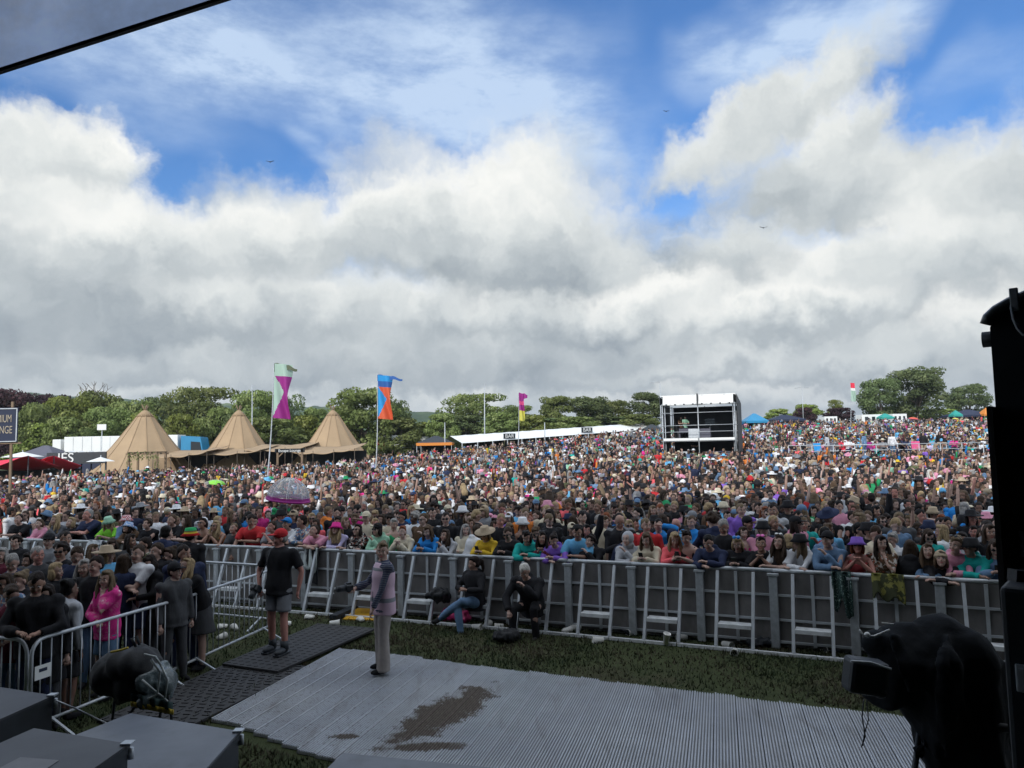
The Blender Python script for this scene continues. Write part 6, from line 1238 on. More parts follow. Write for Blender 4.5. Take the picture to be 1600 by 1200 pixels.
GR = 'people leaning on the pit barrier'
FR = [ # photo column of the head, pose, sex, top, hair, skin, hat, glasses, pattern, extra turn, height, label
 (8, 'lean_arms', 'm', ('tee', 'black'), ('crop', 'dark'), 'light', None, None, None, .3, 1.72, 'dark haired man in a black t-shirt leaning on the barrier at the left edge'),
 (42, 'lean_arms', 'f', ('hoodie', 'pink'), ('pony', 'light brown'), 'pale', None, None, None, 0, 1.6, 'girl with tied back hair in a pale pink hoodie on the left barrier'),
 (67, 'lean_mouth', 'f', ('shirt', 'dark grey'), ('wavy', 'blonde'), 'light', None, None, 'stripe', .1, 1.7, 'woman with loose blonde hair in a dark patterned shirt on the left barrier'),
 (95, 'lean_arms', 'f', ('jacket', 'black'), ('bob', 'blonde'), 'pale', None, None, None, -.3, 1.66, 'blonde woman in a black jacket just left of the greying man in a dark tee'),
 (122, 'lean_arms', 'm', ('tee', 'navy'), ('crop', 'grey'), 'red', None, None, None, -.2, 1.86, 'big older man with short greying hair in a navy tee behind the left barrier'),
 (148, 'lean_phone', 'f', ('tee', 'neon green'), ('long', 'blonde'), 'light', ('bucket', 'mint'), 'on', None, .3, 1.66, 'person in a mint bucket hat and neon green top'),
 (174, 'lean_look', 'f', ('jacket', 'denim blue'), ('bob', 'brown'), 'light', ('bucket', 'red'), None, 'x', .4, 1.70, 'person in a red checked bucket hat and denim blue jacket'),
 (190, 'rest_low', 'f', ('hoodie', 'brown'), ('bob', 'dark'), 'light', ('bucket', 'bright blue'), None, 'x', 0, 1.66, 'person in a blue and white checked bucket hat resting low on the barrier'),
 (212, 'lean_arms', 'm', ('shirt', 'black'), ('curly', 'brown'), 'light', None, None, None, .1, 1.66, 'young man with brown curls in a black shirt left of the folded arms man'),
 (250, 'lean_mouth', 'm', ('tee', 'black'), ('crop', 'light brown'), 'light', None, None, None, .2, 1.76, 'man with short light brown hair in a black t-shirt, hand at his mouth'),
 (273, 'lean_look', 'f', ('tee', 'black'), ('long', 'brown'), 'pale', None, None, None, 0, 1.74, 'woman with long brown hair in a black tee left of the vest and sunglasses'),
 (300, 'lean_arms', 'f', ('vest', 'black'), ('pony', 'dark'), 'tan', None, 'on', None, .1, 1.70, 'bare shouldered woman in a black vest and sunglasses with tied dark hair'),
 (322, 'lean_chin', 'f', ('vest', 'orange'), ('wavy', 'blonde'), 'tan', None, 'on', None, -.1, 1.64, 'blonde woman in an orange vest top and sunglasses'),
 (348, 'lean_arms', 'f', ('tee', 'dark grey'), ('crop', 'dark blonde'), 'light', None, None, None, .2, 1.60, 'short haired woman in a dark grey t-shirt left of the man in red'),
 (374, 'lean_point', 'm', ('tee', 'red'), ('crop', 'dark'), 'tan', None, None, None, .3, 1.78, 'man in a red t-shirt reaching a straight arm down to the barrier'),
 (410, 'lean_mouth', 'm', ('tee', 'grey'), ('crop', 'brown'), 'red', None, None, None, 0, 1.66, 'sunburnt man in a grey tee drinking beside the man in red'),
 (434, 'lean_arms', 'm', ('tee', 'white'), ('crop', 'brown'), 'tan', ('cap', 'bright blue'), None, None, .1, 1.74, 'man in a blue cap and white t-shirt just above the red cap'),
 (458, 'lean_look', 'm', ('shirt', 'denim blue'), ('crop', 'dark'), 'tan', None, None, 'flower', -.2, 1.78, 'man in a blue flowery shirt right of the red cap'),
 (484, 'rest_low', 'm', ('tee', 'pink'), ('crop', 'brown'), 'light', None, None, None, 0, 1.70, 'man in a pink t-shirt resting his arms low beside the hot pink hat'),
 (508, 'lean_arms', 'f', ('shirt', 'lavender'), ('wavy', 'blonde'), 'light', ('bucket', 'hot pink'), None, None, .4, 1.66, 'blonde woman in a hot pink bucket hat and lavender top'),
 (546, 'lean_arms', 'f', ('jacket', 'black'), ('bob', 'dark'), 'light', None, 'on', 'flower', 0, 1.64, 'person in sunglasses and a black jacket with pink patches'),
 (577, 'lean_mouth', 'f', ('hoodie', 'mint'), ('bob', 'dark'), 'light', ('cap', 'black'), 'on', None, 0, 1.66, 'person in a mint hoodie and black cap with a hand at the face'),
 (616, 'lean_chin', 'f', ('hoodie', 'cream'), ('bun', 'red'), 'pale', None, None, None, 0, 1.62, 'red haired woman in a cream hoodie behind the steward in the pink vest'),
 (656, 'lean_phone', 'f', ('jacket', 'bright blue'), ('long', 'light brown'), 'pale', None, None, None, 0, 1.64, 'long haired girl in a bright blue jacket looking at a phone'),
 (684, 'lean_mouth', 'f', ('hoodie', 'light grey'), ('long', 'brown'), 'light', None, None, None, 0, 1.58, 'girl in a pale grey hoodie with one hand over her mouth'),
 (712, 'lean_arms', 'f', ('hoodie', 'white'), ('down', 'brown'), 'light', None, None, None, 2.6, 1.64, 'person in a white hoodie seen from behind with very long straight brown hair'),
 (747, 'lean_phone', 'f', ('jacket', 'yellow'), ('bob', 'dark blonde'), 'light', ('straw', 'beige'), 'on', None, 0, 1.62, 'woman in a yellow jacket, sunglasses and a straw hat'),
 (783, 'lean_phone', 'f', ('jacket', 'black'), ('crop', 'brown'), 'light', None, 'on', None, 0, 1.64, 'person in pink tinted sunglasses and a black jacket right of the yellow jacket'),
 (812, 'lean_down', 'f', ('jacket', 'teal'), ('bob', 'dark'), 'light', None, 'up', None, .3, 1.66, 'person in a teal jacket bending over the rail, sunglasses pushed up'),
 (836, 'lean_chin', 'f', ('hoodie', 'maroon'), ('long', 'dark'), 'tan', None, 'up', None, .2, 1.58, 'dark haired girl in a maroon hoodie left of the purple hoodie'),
 (860, 'lean_down', 'f', ('hoodie', 'purple'), ('bun', 'dark'), 'light', None, None, None, 0, 1.62, 'person in a bright purple hoodie with head bowed on the rail'),
 (893, 'lean_point', 'm', ('tee', 'sky blue'), ('crop', 'black'), 'tan', None, None, None, .1, 1.72, 'young man in a sky blue t-shirt dangling one arm over the barrier'),
 (915, 'lean_mouth', 'm', ('jacket', 'black'), ('curly', 'dark'), 'pale', None, None, None, -.1, 1.56, 'dark curly haired boy in a black jacket beside the dangling arm'),
 (946, 'lean_arms', 'f', ('tee', 'navy'), ('down', 'black'), 'tan', None, None, None, 1.9, 1.62, 'girl turned away with very long black hair and a navy shirt'),
 (972, 'lean_mouth', 'f', ('hoodie', 'light grey'), ('hood', 'brown'), 'pale', None, None, None, .1, 1.62, 'person with a light grey hood up, hand at the mouth, arm over the rail'),
 (1004, 'lean_phone', 'f', ('jacket', 'cream'), ('long', 'light brown'), 'pale', None, None, None, 0, 1.62, 'girl in a cream jacket looking down at a phone with a cup'),
 (1044, 'lean_phone', 'f', ('shirt', 'coral'), ('long', 'blonde'), 'light', None, None, None, .5, 1.64, 'blonde woman in a fluorescent coral top holding phones'),
 (1072, 'lean_phone', 'f', ('vest', 'black'), ('bun', 'dark'), 'light', None, 'up', None, -.3, 1.68, 'woman in a black one shoulder top with bare arms'),
 (1112, 'lean_down', 'm', ('jacket', 'navy'), ('crop', 'black'), 'light', None, None, None, -.3, 1.68, 'person in a navy jacket with bowed dark head left of the blue goggles'),
 (1150, 'lean_phone', 'f', ('coat', 'black'), ('bob', 'blonde'), 'light', None, 'blue goggles up', None, 0, 1.60, 'person in a big black coat with blue goggles on blonde hair'),
 (1188, 'lean_chin', 'f', ('tee', 'black'), ('pony', 'dark'), 'tan', None, 'pink goggles up', None, 0, 1.62, 'girl in a black t-shirt, chin on both hands, pink goggles on head'),
 (1222, 'lean_arms', 'f', ('tee', 'white'), ('long', 'brown'), 'light', None, 'white up', None, -.3, 1.66, 'girl in a white t-shirt with white sunglasses pushed up'),
 (1256, 'lean_look', 'f', ('hoodie', 'white'), ('long', 'dark blonde'), 'light', ('bucket', 'black'), None, None, -.6, 1.66, 'person in a white hoodie and black bucket hat looking away'),
 (1297, 'lean_mouth', 'm', ('shirt', 'denim blue'), ('crop', 'dark'), 'light', ('cap', 'black'), None, None, -.1, 1.74, 'man in a denim blue shirt and black cap, hand at his mouth'),
 (1343, 'lean_chin', 'f', ('vest', 'coral'), ('curly', 'red'), 'red', ('bucket', 'purple'), 'on', None, 0, 1.66, 'person with orange curls, purple hat and coral vest, chin on both hands'),
 (1380, 'chinhand', 'f', ('shirt', 'brown'), ('long', 'dark'), 'light', None, None, 'flower', 0, 1.66, 'woman with long dark hair resting her chin on one hand above the camouflage jacket'),
 (1426, 'stand', 'f', ('jacket', 'black'), ('down', 'brown'), 'light', None, None, None, 3.1, 1.60, 'person seen from behind with long wavy brown hair over a black jacket'),
 (1452, 'lean_arms', 'f', ('jacket', 'denim blue'), ('long', 'light brown'), 'light', None, None, None, .2, 1.60, 'girl in a pale denim jacket next to the long wavy hair'),
 (1474, 'rest_low', 'f', ('coat', 'black'), ('bob', 'light brown'), 'light', ('beanie', 'beige'), None, None, .1, 1.58, 'child in a beige woolly hat resting on folded arms'),
 (1495, 'lean_look', 'f', ('hoodie', 'pink'), ('bun', 'dark blonde'), 'light', None, 'up', None, .4, 1.70, 'woman in a light pink hoodie with sunglasses pushed up near the speaker'),
 (1528, 'lean_look', 'm', ('jacket', 'teal'), ('crop', 'brown'), 'tan', ('bucket', 'black'), 'on', None, -.2, 1.68, 'man in a teal shell jacket and black bucket hat'),
 (1566, 'lean_phone', 'f', ('jacket', 'denim blue'), ('wavy', 'brown'), 'light', None, 'on', None, 0, 1.68, 'person in a denim jacket nearest to the black speaker')]
def front_row():
    for i, (px, pose, sex, top, hair, skin, hat, gl, pat, turn, ht, lab) in enumerate(FR):
        x = bx_at(px); t_ = btan(x); n_ = bnorm(x); off = .50 if pose.startswith('lean') or pose == 'rest_low' else .34
        if px in (1297, 1343): off = .46
        y = by(x); p = Vector((x, y, .03)) + n_ * off; rz = math.atan2(t_.y, t_.x)
        if px > 1000 or px < 300: rz += math.atan2(p.x, p.y) * -.15
        hp = {'x': 'check'}.get(pat); o, M0, HM, Wr, E = person(p, rz + turn * (1 if abs(turn) > 1 else .6), pose, sex, top, ('jeans', RNG.choice(['denim blue', 'black', 'dark grey'])), hair, skin, hat, gl, ht, 1.12 if px in (122, 374) else 1.0, lab, GR, None if pat == 'x' else pat, hp)
        if pose == 'lean_phone' and px not in (148,): held_phone(M0, Wr, 'phone in the hands of the person in the %s %s with %s hair' % (top[1], top[0].replace('vest', 'vest top'), hair[1]))
front_row()
GG = 'guests standing behind the pedestrian barriers'
GL_ = [ # head column, head row, pose, sex, top, bottom, hair, skin, hat, glasses, pattern, facing (deg, 0 = to camera, + = to photo right), height, label
 (8, 912, 'stand_l', 'f', ('shirt', 'denim blue'), 'jeans', ('wavy', 'brown'), 'tan', None, 'on', 'flower', 20, 1.66, 'guest in sunglasses and a patterned blue shirt at the far left edge'),
 (33, 908, 'stand_l', 'f', ('coat', 'black'), 'jeans', ('bun', 'dark blonde'), 'light', None, None, None, 10, 1.64, 'guest with tied up fair hair in a black coat near the left edge'),
 (58, 912, 'stand_n', 'm', ('jacket', 'black'), 'jeans', ('crop', 'dark'), 'tan', None, None, None, 20, 1.78, 'dark haired man in a black jacket looking down at the lower left'),
 (86, 893, 'stand_r', 'f', ('jacket', 'black'), 'jeans', ('bob', 'blonde'), 'light', None, None, None, 60, 1.62, 'guest with a blonde bob in profile'),
 (106, 922, 'stand', 'f', ('hoodie', 'light grey'), 'skirt', ('bun', 'black'), 'brown', None, None, None, 150, 1.62, 'guest seen from behind in a pale grey jumper with black hair in a bun'),
 (131, 888, 'drink', 'f', ('coat', 'black'), 'jeans', ('long', 'grey'), 'light', None, None, None, 30, 1.68, 'guest with long straight grey blonde hair holding a paper cup'),
 (170, 905, 'chinhand', 'f', ('hoodie', 'hot pink'), 'shorts', ('down', 'dark blonde'), 'light', None, None, 'tiedye', -25, 1.62, 'girl in a pink tie dye hoodie and denim shorts with long hair'),
 (192, 880, 'stand', 'f', ('shirt', 'navy'), 'jeans', ('long', 'brown'), 'light', None, None, None, 170, 1.66, 'guest seen from behind with brown hair and a navy top beside the tie dye hoodie'),
 (215, 866, 'folded', 'm', ('tee', 'white'), 'shorts', ('crop', 'brown'), 'light', None, None, None, -20, 1.78, 'bearded man in a white t-shirt with folded arms'),
 (166, 868, 'stand_r', 'f', ('shirt', 'sky blue'), 'jeans', ('bob', 'blonde'), 'light', ('straw', 'beige'), None, None, 70, 1.68, 'guest in a straw hat and sky blue shirt'),
 (98, 862, 'chinhand', 'm', ('tee', 'black'), 'jeans', ('curly', 'dark'), 'tan', None, 'on', None, -10, 1.80, 'man in sunglasses and black t-shirt with a hand at his mouth'),
 (24, 848, 'folded', 'f', ('jacket', 'black'), 'jeans', ('curly', 'dark'), 'light', None, None, None, 5, 1.68, 'woman with dark curls in a black padded jacket near the pit barrier'),
 (76, 846, 'folded', 'm', ('jacket', 'grey'), 'jeans', ('crop', 'dark'), 'light', ('cap', 'black'), None, None, 0, 1.78, 'man in a black cap and grey jacket with folded arms'),
 (104, 842, 'stand_r', 'm', ('shirt', 'white'), 'jeans', ('crop', 'dark'), 'tan', None, None, None, 10, 1.80, 'dark haired man in a white long sleeved shirt'),
 (176, 852, 'stand_n', 'f', ('hoodie', 'brown'), 'jeans', ('bob', 'brown'), 'light', None, 'on', None, 0, 1.62, 'guest in a dusky brown hoodie behind the straw hat'),
 (203, 846, 'stand_r', 'f', ('jacket', 'dark grey'), 'jeans', ('long', 'dark'), 'tan', None, None, None, 50, 1.70, 'guest with long dark hair in profile, dark grey jacket'),
 (228, 852, 'stand_l', 'm', ('shirt', 'olive'), 'jeans', ('crop', 'dark'), 'tan', None, 'on', 'flower', -20, 1.74, 'man in sunglasses and an olive patterned shirt'),
 (259, 834, 'stand', 'm', ('jacket', 'navy'), 'jeans', ('crop', 'black'), 'light', None, None, None, 160, 1.82, 'tall dark haired man seen from behind in a navy jacket'),
 (266, 868, 'stand_l', 'f', ('jacket', 'dark grey'), 'jeans', ('bun', 'brown'), 'light', None, None, None, -15, 1.68, 'woman with tied up brown hair and dark grey jacket beside the white top'),
 (272, 893, 'stand_r', 'm', ('hoodie', 'dark grey'), 'jeans', ('crop', 'dark'), 'light', ('cap', 'black'), None, None, 50, 1.60, 'short guest in a black cap and dark grey sweatshirt at the barrier'),
 (297, 838, 'stand', 'm', ('coat', 'black'), 'jeans', ('crop', 'dark'), 'light', ('bucket', 'red'), None, 'r', 165, 1.80, 'guest seen from behind in a red, yellow and green striped bucket hat'),
 (316, 878, 'lean_arms', 'f', ('tee', 'black'), 'skirt', ('long', 'blonde'), 'light', None, None, None, -40, 1.64, 'blonde woman in a black t-shirt leaning on the pedestrian barrier'),
 (4, 868, 'stand', 'f', ('hoodie', 'maroon'), 'jeans', ('bob', 'grey'), 'light', None, None, None, 0, 1.66, 'grey haired guest in a maroon hoodie at the left edge'),
 (20, 880, 'stand_n', 'm', ('jacket', 'navy'), 'jeans', ('crop', 'grey'), 'light', None, None, None, 15, 1.74, 'grey haired man in a navy jacket near the left edge'),
 (145, 862, 'stand_r', 'f', ('coat', 'black'), 'jeans', ('long', 'light brown'), 'light', None, None, None, 40, 1.64, 'guest with light brown hair in a black coat left of the straw hat'),
 (246, 862, 'drink', 'm', ('jacket', 'black'), 'jeans', ('crop', 'brown'), 'light', None, None, None, -10, 1.76, 'brown haired man in a black jacket between the white t-shirt and grey jacket')]
GL_ += [(46, 876, 'stand_l', 'f', ('jacket', 'dark grey'), 'jeans', ('long', 'dark'), 'light', None, None, None, 10, 1.66, 'guest with long dark hair in a dark grey jacket near the left edge'),
 (122, 868, 'stand_n', 'm', ('hoodie', 'navy'), 'jeans', ('crop', 'brown'), 'light', None, None, None, -10, 1.76, 'brown haired man in a navy hoodie behind the grey blonde guest'),
 (60, 868, 'stand_r', 'm', ('tee', 'dark grey'), 'jeans', ('crop', 'grey'), 'red', None, None, None, 20, 1.78, 'grey haired man in a dark grey t-shirt at the left'),
 (236, 880, 'stand_n', 'f', ('coat', 'black'), 'jeans', ('bob', 'dark'), 'light', None, None, None, -30, 1.62, 'guest with a dark bob in a black coat behind the short capped guest'),
 (288, 866, 'stand_r', 'm', ('jacket', 'navy'), 'jeans', ('crop', 'dark'), 'tan', None, None, None, 30, 1.78, 'dark haired man in a navy jacket below the striped bucket hat'),
 (150, 884, 'stand_l', 'm', ('shirt', 'black'), 'jeans', ('crop', 'dark'), 'light', None, None, None, 15, 1.74, 'dark haired man in a black shirt beside the tie dye hoodie'),
 (18, 930, 'stand_n', 'f', ('hoodie', 'maroon'), 'jeans', ('pony', 'brown'), 'light', None, None, None, 20, 1.62, 'guest with a brown ponytail and maroon hoodie at the lower left edge'),
 (72, 930, 'stand_l', 'f', ('coat', 'black'), 'jeans', ('long', 'dark'), 'light', None, None, None, 30, 1.62, 'guest with long dark hair in a black coat behind the near barrier')]
def guests():
    for (px, py, pose, sex, top, bot, hair, skin, hat, gl, pat, deg, ht, lab) in GL_:
        q = atz(px, py, ht * .915); q.z = 0; bc = 'denim blue' if pat == 'tiedye' else RNG.choice(['black', 'dark grey', 'denim blue', 'navy'])
        o, M0, HM, Wr, E = person(q, rad(deg), pose, sex, top, (bot, bc), hair, skin, hat, gl, ht, 1.05 if sex == 'm' else 1.0, lab, GG, None if pat == 'r' else pat, 'rasta' if pat == 'r' else None)
        if pose == 'drink' and sex == 'f': held_cup(M0, Wr[1], 'white paper cup held by the guest with long grey blonde hair')
guests()

# ------------------------------------------------------------ the four people in the pit
def beard(o, HM, mat):
    b = MB(); b.ell((0, -.052, -.080), (.050, .040, .038)); c = b.build('beard', mat, o); c.matrix_local = HM
def pit_people():
    o, M0, HM, Wr, E = person((-3.56, 11.55, .085), rad(-18), 'pocket', 'm', ('tee', 'black'), ('shorts', 'grey'), ('crop', 'grey'), 'red', ('cap', 'red'), None, 1.83, 1.13, 'photographer in a red cap, black polo and grey shorts standing on the mat', 'people in the pit')
    o.children[0].name
    b = MB(); 
    for s, sy in ((-1, .03), (1, -.05)): b = MB(); x_ = .125 * s; b.tube([(x_, sy + .0, .05), (x_, sy, .18)], .055, 12); b.ell((x_, sy - .075, .048), (.054, .14, .052)); b.box((x_, sy - .06, .012), (.10, .28, .024), bev=.008); b.build('boot', M['black'], o)
    w = M0 @ (Wr[0] + V3((0, -.08, .02))); b = MB(); b.box((0, 0, 0), (.15, .09, .11), bev=.015); b.tube([(0, -.04, 0), (0, -.16, 0)], .042, 14); b.box((0, 0, .065), (.06, .06, .03), bev=.006); c = b.build('photo_camera', M['black'], None, w); c.rotation_euler = (.9, 0, -.5); tag(c, 'black stills camera hanging from the hand of the man in the red cap', 'camera')
    b = MB(); b.tube([(-.07, -.09, 1.46), (-.10, -.155, 1.25), (-.20, -.16, 1.05)], .009, 6); b.build('strap', M['black'], o)
    # steward with the pink vest
    o, M0, HM, Wr, E = person((-1.83, 10.60, .05), rad(-60), 'vest', 'f', ('shirt', 'navy'), ('wide', 'pink'), ('bun', 'dark blonde'), 'light', None, None, 1.76, 1.0, 'steward in a pink vest, striped shirt and pale flared trousers holding a camera', 'people in the pit', 'stripe')
    for c in o.children:
        if c.name.startswith('trousers'): c.color = (.33, .30, .285, 1)
    b = MB(); X = V3((1, 0, 0)); Y = V3((0, -1, 0)); rings = [(V3((0, 0, .76 + .0)), .205, .165), (V3((0, 0, .95)), .205, .16), (V3((0, 0, 1.12)), .185, .145), (V3((0, 0, 1.26)), .195, .150), (V3((0, 0, 1.37)), .185, .13), (V3((0, 0, 1.43)), .11, .10)]
    loft(b, [(c, X, Y, rx, ry) for c, rx, ry in rings], 28)
    vm = bpy.data.materials.new('pink_vest'); vm.use_nodes = True; t = NT(vm.node_tree); bb = t.n['Principled BSDF']; bb.inputs['Roughness'].default_value = .6; z = t.sep(t.node('ShaderNodeTexCoord').outputs['Object'])[2]
    band = t.math('ADD', t.math('MULTIPLY', t.math('GREATER_THAN', z, .93), t.math('LESS_THAN', z, .985)), t.math('MULTIPLY', t.math('GREATER_THAN', z, 1.34), t.math('LESS_THAN', z, 1.38))); t.put(bb.inputs['Base Color'], t.mix(band, (.56, .40, .50), (.20, .21, .24)))
    link('vest', remeshed(b, .014, True, lambda co: .008 * wv(co, 7, 7, 5), [vm], 'vest'), o)
    w = M0 @ (Wr[0] + V3((0, -.09, .02))); b = MB(); b.box((0, 0, 0), (.14, .09, .10), bev=.015); b.tube([(0, -.04, 0), (0, -.17, 0)], .042, 14); b.box((0, 0, .06), (.06, .06, .03), bev=.006); c = b.build('photo_camera', M['black'], None, w); c.rotation_euler = (0, .1, -.9); tag(c, 'black stills camera held at the waist of the steward in the pink vest', 'camera')
    # two seated on the barrier steps
    x = bx_at(752); n_ = bnorm(x); p = Vector((x, by(x), 0)) - n_ * .30; p.z = -.10
    person(p, rad(-38), 'sit_cross', 'f', ('jacket', 'black'), ('jeans', 'denim blue'), ('pony', 'dark'), 'tan', None, None, 1.72, 1.0, 'seated person in a black jacket and blue jeans with crossed legs', 'people in the pit')
    x = bx_at(842); n_ = bnorm(x); p = Vector((x, by(x), 0)) - n_ * .34; p.z = -.06
    person(p, rad(-20), 'sit_bent', 'm', ('jacket', 'black'), ('jeans', 'black'), ('crop', 'white'), 'light', None, None, 1.76, 1.08, 'white haired man in black sitting bent forward with his face in his hand', 'people in the pit')
    # tower crew
    wm, W, zd, gz = TOWER
    for (x, y, z, c, lab) in ((W * .27, 1.9, zd, 'mint', 'engineer in a pale green top on the upper deck of the tower'), (W * .20, 2.3, zd, 'brown', 'engineer in brown bending at the desk on the upper deck'), (W * .38, 2.0, .75, 'black', 'person in black inside the ground floor of the tower')):
        person(wm @ Vector((x, y, z)), .4, 'stand_n', 'm', ('tee', c), ('jeans', 'black'), ('crop', 'brown'), 'light', None, None, 1.76, 1, lab, 'tower crew')
pit_people()
print('near people', N_P[0])

# ------------------------------------------------------------ the crowd
CR = random.Random(21)
HATP = [('black', 30), ('white', 16), ('beige', 14), ('navy', 12), ('grey', 8), ('pink', 3), ('sky blue', 3), ('red', 3), ('yellow', 1.5), ('green', 1.5), ('denim blue', 6), ('cream', 6)]
PAL = [('black', 42), ('navy', 11), ('white', 17), ('grey', 7), ('light grey', 6), ('dark grey', 8), ('denim blue', 6), ('bright blue', 3), ('sky blue', 4), ('red', 4), ('maroon', 3), ('pink', 4), ('hot pink', 2), ('coral', 1), ('orange', 2), ('yellow', 1.5), ('green', 2), ('mint', 2), ('teal', 2), ('olive', 3), ('purple', 1.5), ('lavender', 2), ('cream', 5), ('beige', 4), ('brown', 3)]
def pick(L): return CR.choices([a for a, _ in L], [w for _, w in L])[0]
HPAL = [('blonde', 10), ('dark blonde', 10), ('light brown', 16), ('brown', 28), ('dark', 26), ('black', 9), ('grey', 6), ('red', 4), ('white', 1)]
SPAL = [('light', 40), ('pale', 20), ('tan', 22), ('red', 9), ('brown', 5), ('dark', 2)]
def region_far(px):
    return float(np.interp(px, [-200, 0, 90, 180, 300, 560, 600, 700, 1000, 1100, 1180, 1700], [46, 50, 58, 62, 66, 70, 84, 87, 104, 106, 124, 128]))
def colpx(x, y):
    d = Vector((x, y, 1.2 + hgt(x, y) - CAMH)); return 800 + FPX * d.dot(_r) / d.dot(_f)
tw, tW, tzd, tgz = TOWER; ti = tw.inverted(); pg, pW, pzd = PLAT
def crowd_points():
    pts = []; seen = {}
    y = 10.5
    while y < 128:
        sp = float(np.interp(y, [10, 20, 32, 60, 100, 130], [.50, .58, .78, 1.08, 1.38, 1.55]))
        x = -.80 * y + CR.uniform(0, sp)
        while x < .74 * y:
            X_ = x + CR.uniform(-.3, .3) * sp; Y_ = y + CR.uniform(-.33, .33) * sp; x += sp
            if CR.random() < .03 + (.42 * max(0, NZ((X_ * .16, Y_ * .16, 2.2)) + .05) if Y_ > 24 else 0): continue
            px = colpx(X_, Y_)
            if px < -60 or px > 1640 or Y_ > region_far(px): continue
            xb = max(-13.5, min(8.5, X_)); off = (Y_ - by(xb)) * bnorm(xb).y
            if off < .98: continue
            q = ti @ Vector((X_, Y_, 0))
            if -.5 < q.x < tW + .5 and -1.0 < q.y < 5.8: continue
            if pg.x - pW - .2 < X_ < pg.x + pW + .2 and pg.y - .3 < Y_ < pg.y + 4.7: continue
            g = gp(224, 66)
            if abs(X_ - g.x) < 1.7 and -1 < Y_ - 66 < 3: continue
            if abs(X_ - gp(16, 31).x) < .25 and abs(Y_ - 31) < .3: continue
            pts.append((X_, Y_, px))
        y += sp * .92
    return pts
PTS = crowd_points()
def in_view(p): return -15 < p[2] < 1578
near = sorted([p for p in PTS if in_view(p)], key=lambda p: p[0] ** 2 + p[1] ** 2)
N_AUTO = 300 - N_P[0]
near = near[:N_AUTO]; nearset = set(near)
def anchor(p):
    best = min(FR, key=lambda f: abs(f[0] - p[2])); t, c = best[3]; h = best[6]
    return 'the %s %s' % ((h[1], {'bucket': 'bucket hat', 'cap': 'cap', 'straw': 'straw hat', 'beanie': 'woolly hat'}[h[0]]) if h else (c, {'tee': 't-shirt', 'vest': 'vest top'}.get(t, t)))
USED = set()
def auto_people():
    for p in near:
        x, y, px = p
        xb = max(-13.5, min(8.5, x)); off = y - by(xb)
        for _ in range(600):
            sex = 'f' if CR.random() < .6 else 'm'
            top = (CR.choice(['tee', 'tee', 'hoodie', 'jacket', 'shirt', 'vest'] if sex == 'f' else ['tee', 'tee', 'tee', 'hoodie', 'jacket', 'shirt']), pick(PAL)); hc = pick(HPAL)
            st = CR.choice(['long', 'long', 'wavy', 'down', 'bun', 'pony', 'bob']) if sex == 'f' else CR.choice(['crop', 'crop', 'crop', 'curly', 'ring' if hc in ('grey', 'white') else 'crop'])
            hat = (CR.choice(['bucket', 'cap', 'cap', 'straw']), pick(HATP)) if CR.random() < .16 else None; gl = CR.choice(['on', 'on', 'up']) if CR.random() < .30 else None
            hw = {'long': 'long %s hair', 'wavy': 'wavy %s hair', 'down': 'very long %s hair', 'bun': '%s hair in a bun', 'pony': 'a %s ponytail', 'bob': 'a %s bob', 'crop': 'short %s hair', 'curly': 'curly %s hair', 'ring': 'thinning %s hair'}[st] % hc
            if hat: hw = 'a %s %s' % (hat[1], {'bucket': 'bucket hat', 'cap': 'cap', 'straw': 'straw hat'}[hat[0]])
            rowp = 'close behind' if off < 1.7 else 'two rows behind' if off < 2.6 else 'well behind'
            lab = '%s with %s in a %s %s%s %s %s' % ('woman' if sex == 'f' else 'man', hw, top[1], {'tee': 't-shirt', 'vest': 'vest top'}.get(top[0], top[0]), ' and sunglasses' if gl == 'on' else '', rowp, anchor(p))
            if len(lab.split()) > 16: lab = lab.replace(' and sunglasses', '')
            if len(lab.split()) > 16: lab = lab.replace(' ' + rowp + ' ', ' behind ')
            if len(lab.split()) > 16: lab = lab.replace('t-shirt', 'tee').replace(' with ', ', ', 1).replace(' hair in a ', ' hair, ').replace(' vest top', ' vest')
            if len(lab.split()) <= 16 and lab not in USED: break
        USED.add(lab)
        r = CR.random(); pose = CR.choices(['stand', 'stand_r', 'stand_l', 'stand_n', 'folded', 'drink', 'chinhand', 'shade', 'phone', 'up'], [20, 18, 18, 12, 6, 4, 5, 2, 4, 1.0])[0]
        turn = CR.gauss(0, .35) if r > .13 else CR.uniform(1.4, 4.8)
        ht = CR.gauss(1.64, .06) if sex == 'f' else CR.gauss(1.76, .06); face = math.atan2(x, y) * -.6
        person((x, y, hgt(x, y)), face + turn, pose, sex, top, (CR.choice(['jeans', 'jeans', 'shorts']), CR.choice(['denim blue', 'black', 'dark grey', 'beige'])), (st, hc), pick(SPAL), hat, gl, ht, CR.choice([1.0, 1.0, 1.06]) if sex == 'm' else 1.0, lab, 'people standing in the crowd behind the front row')
auto_people()

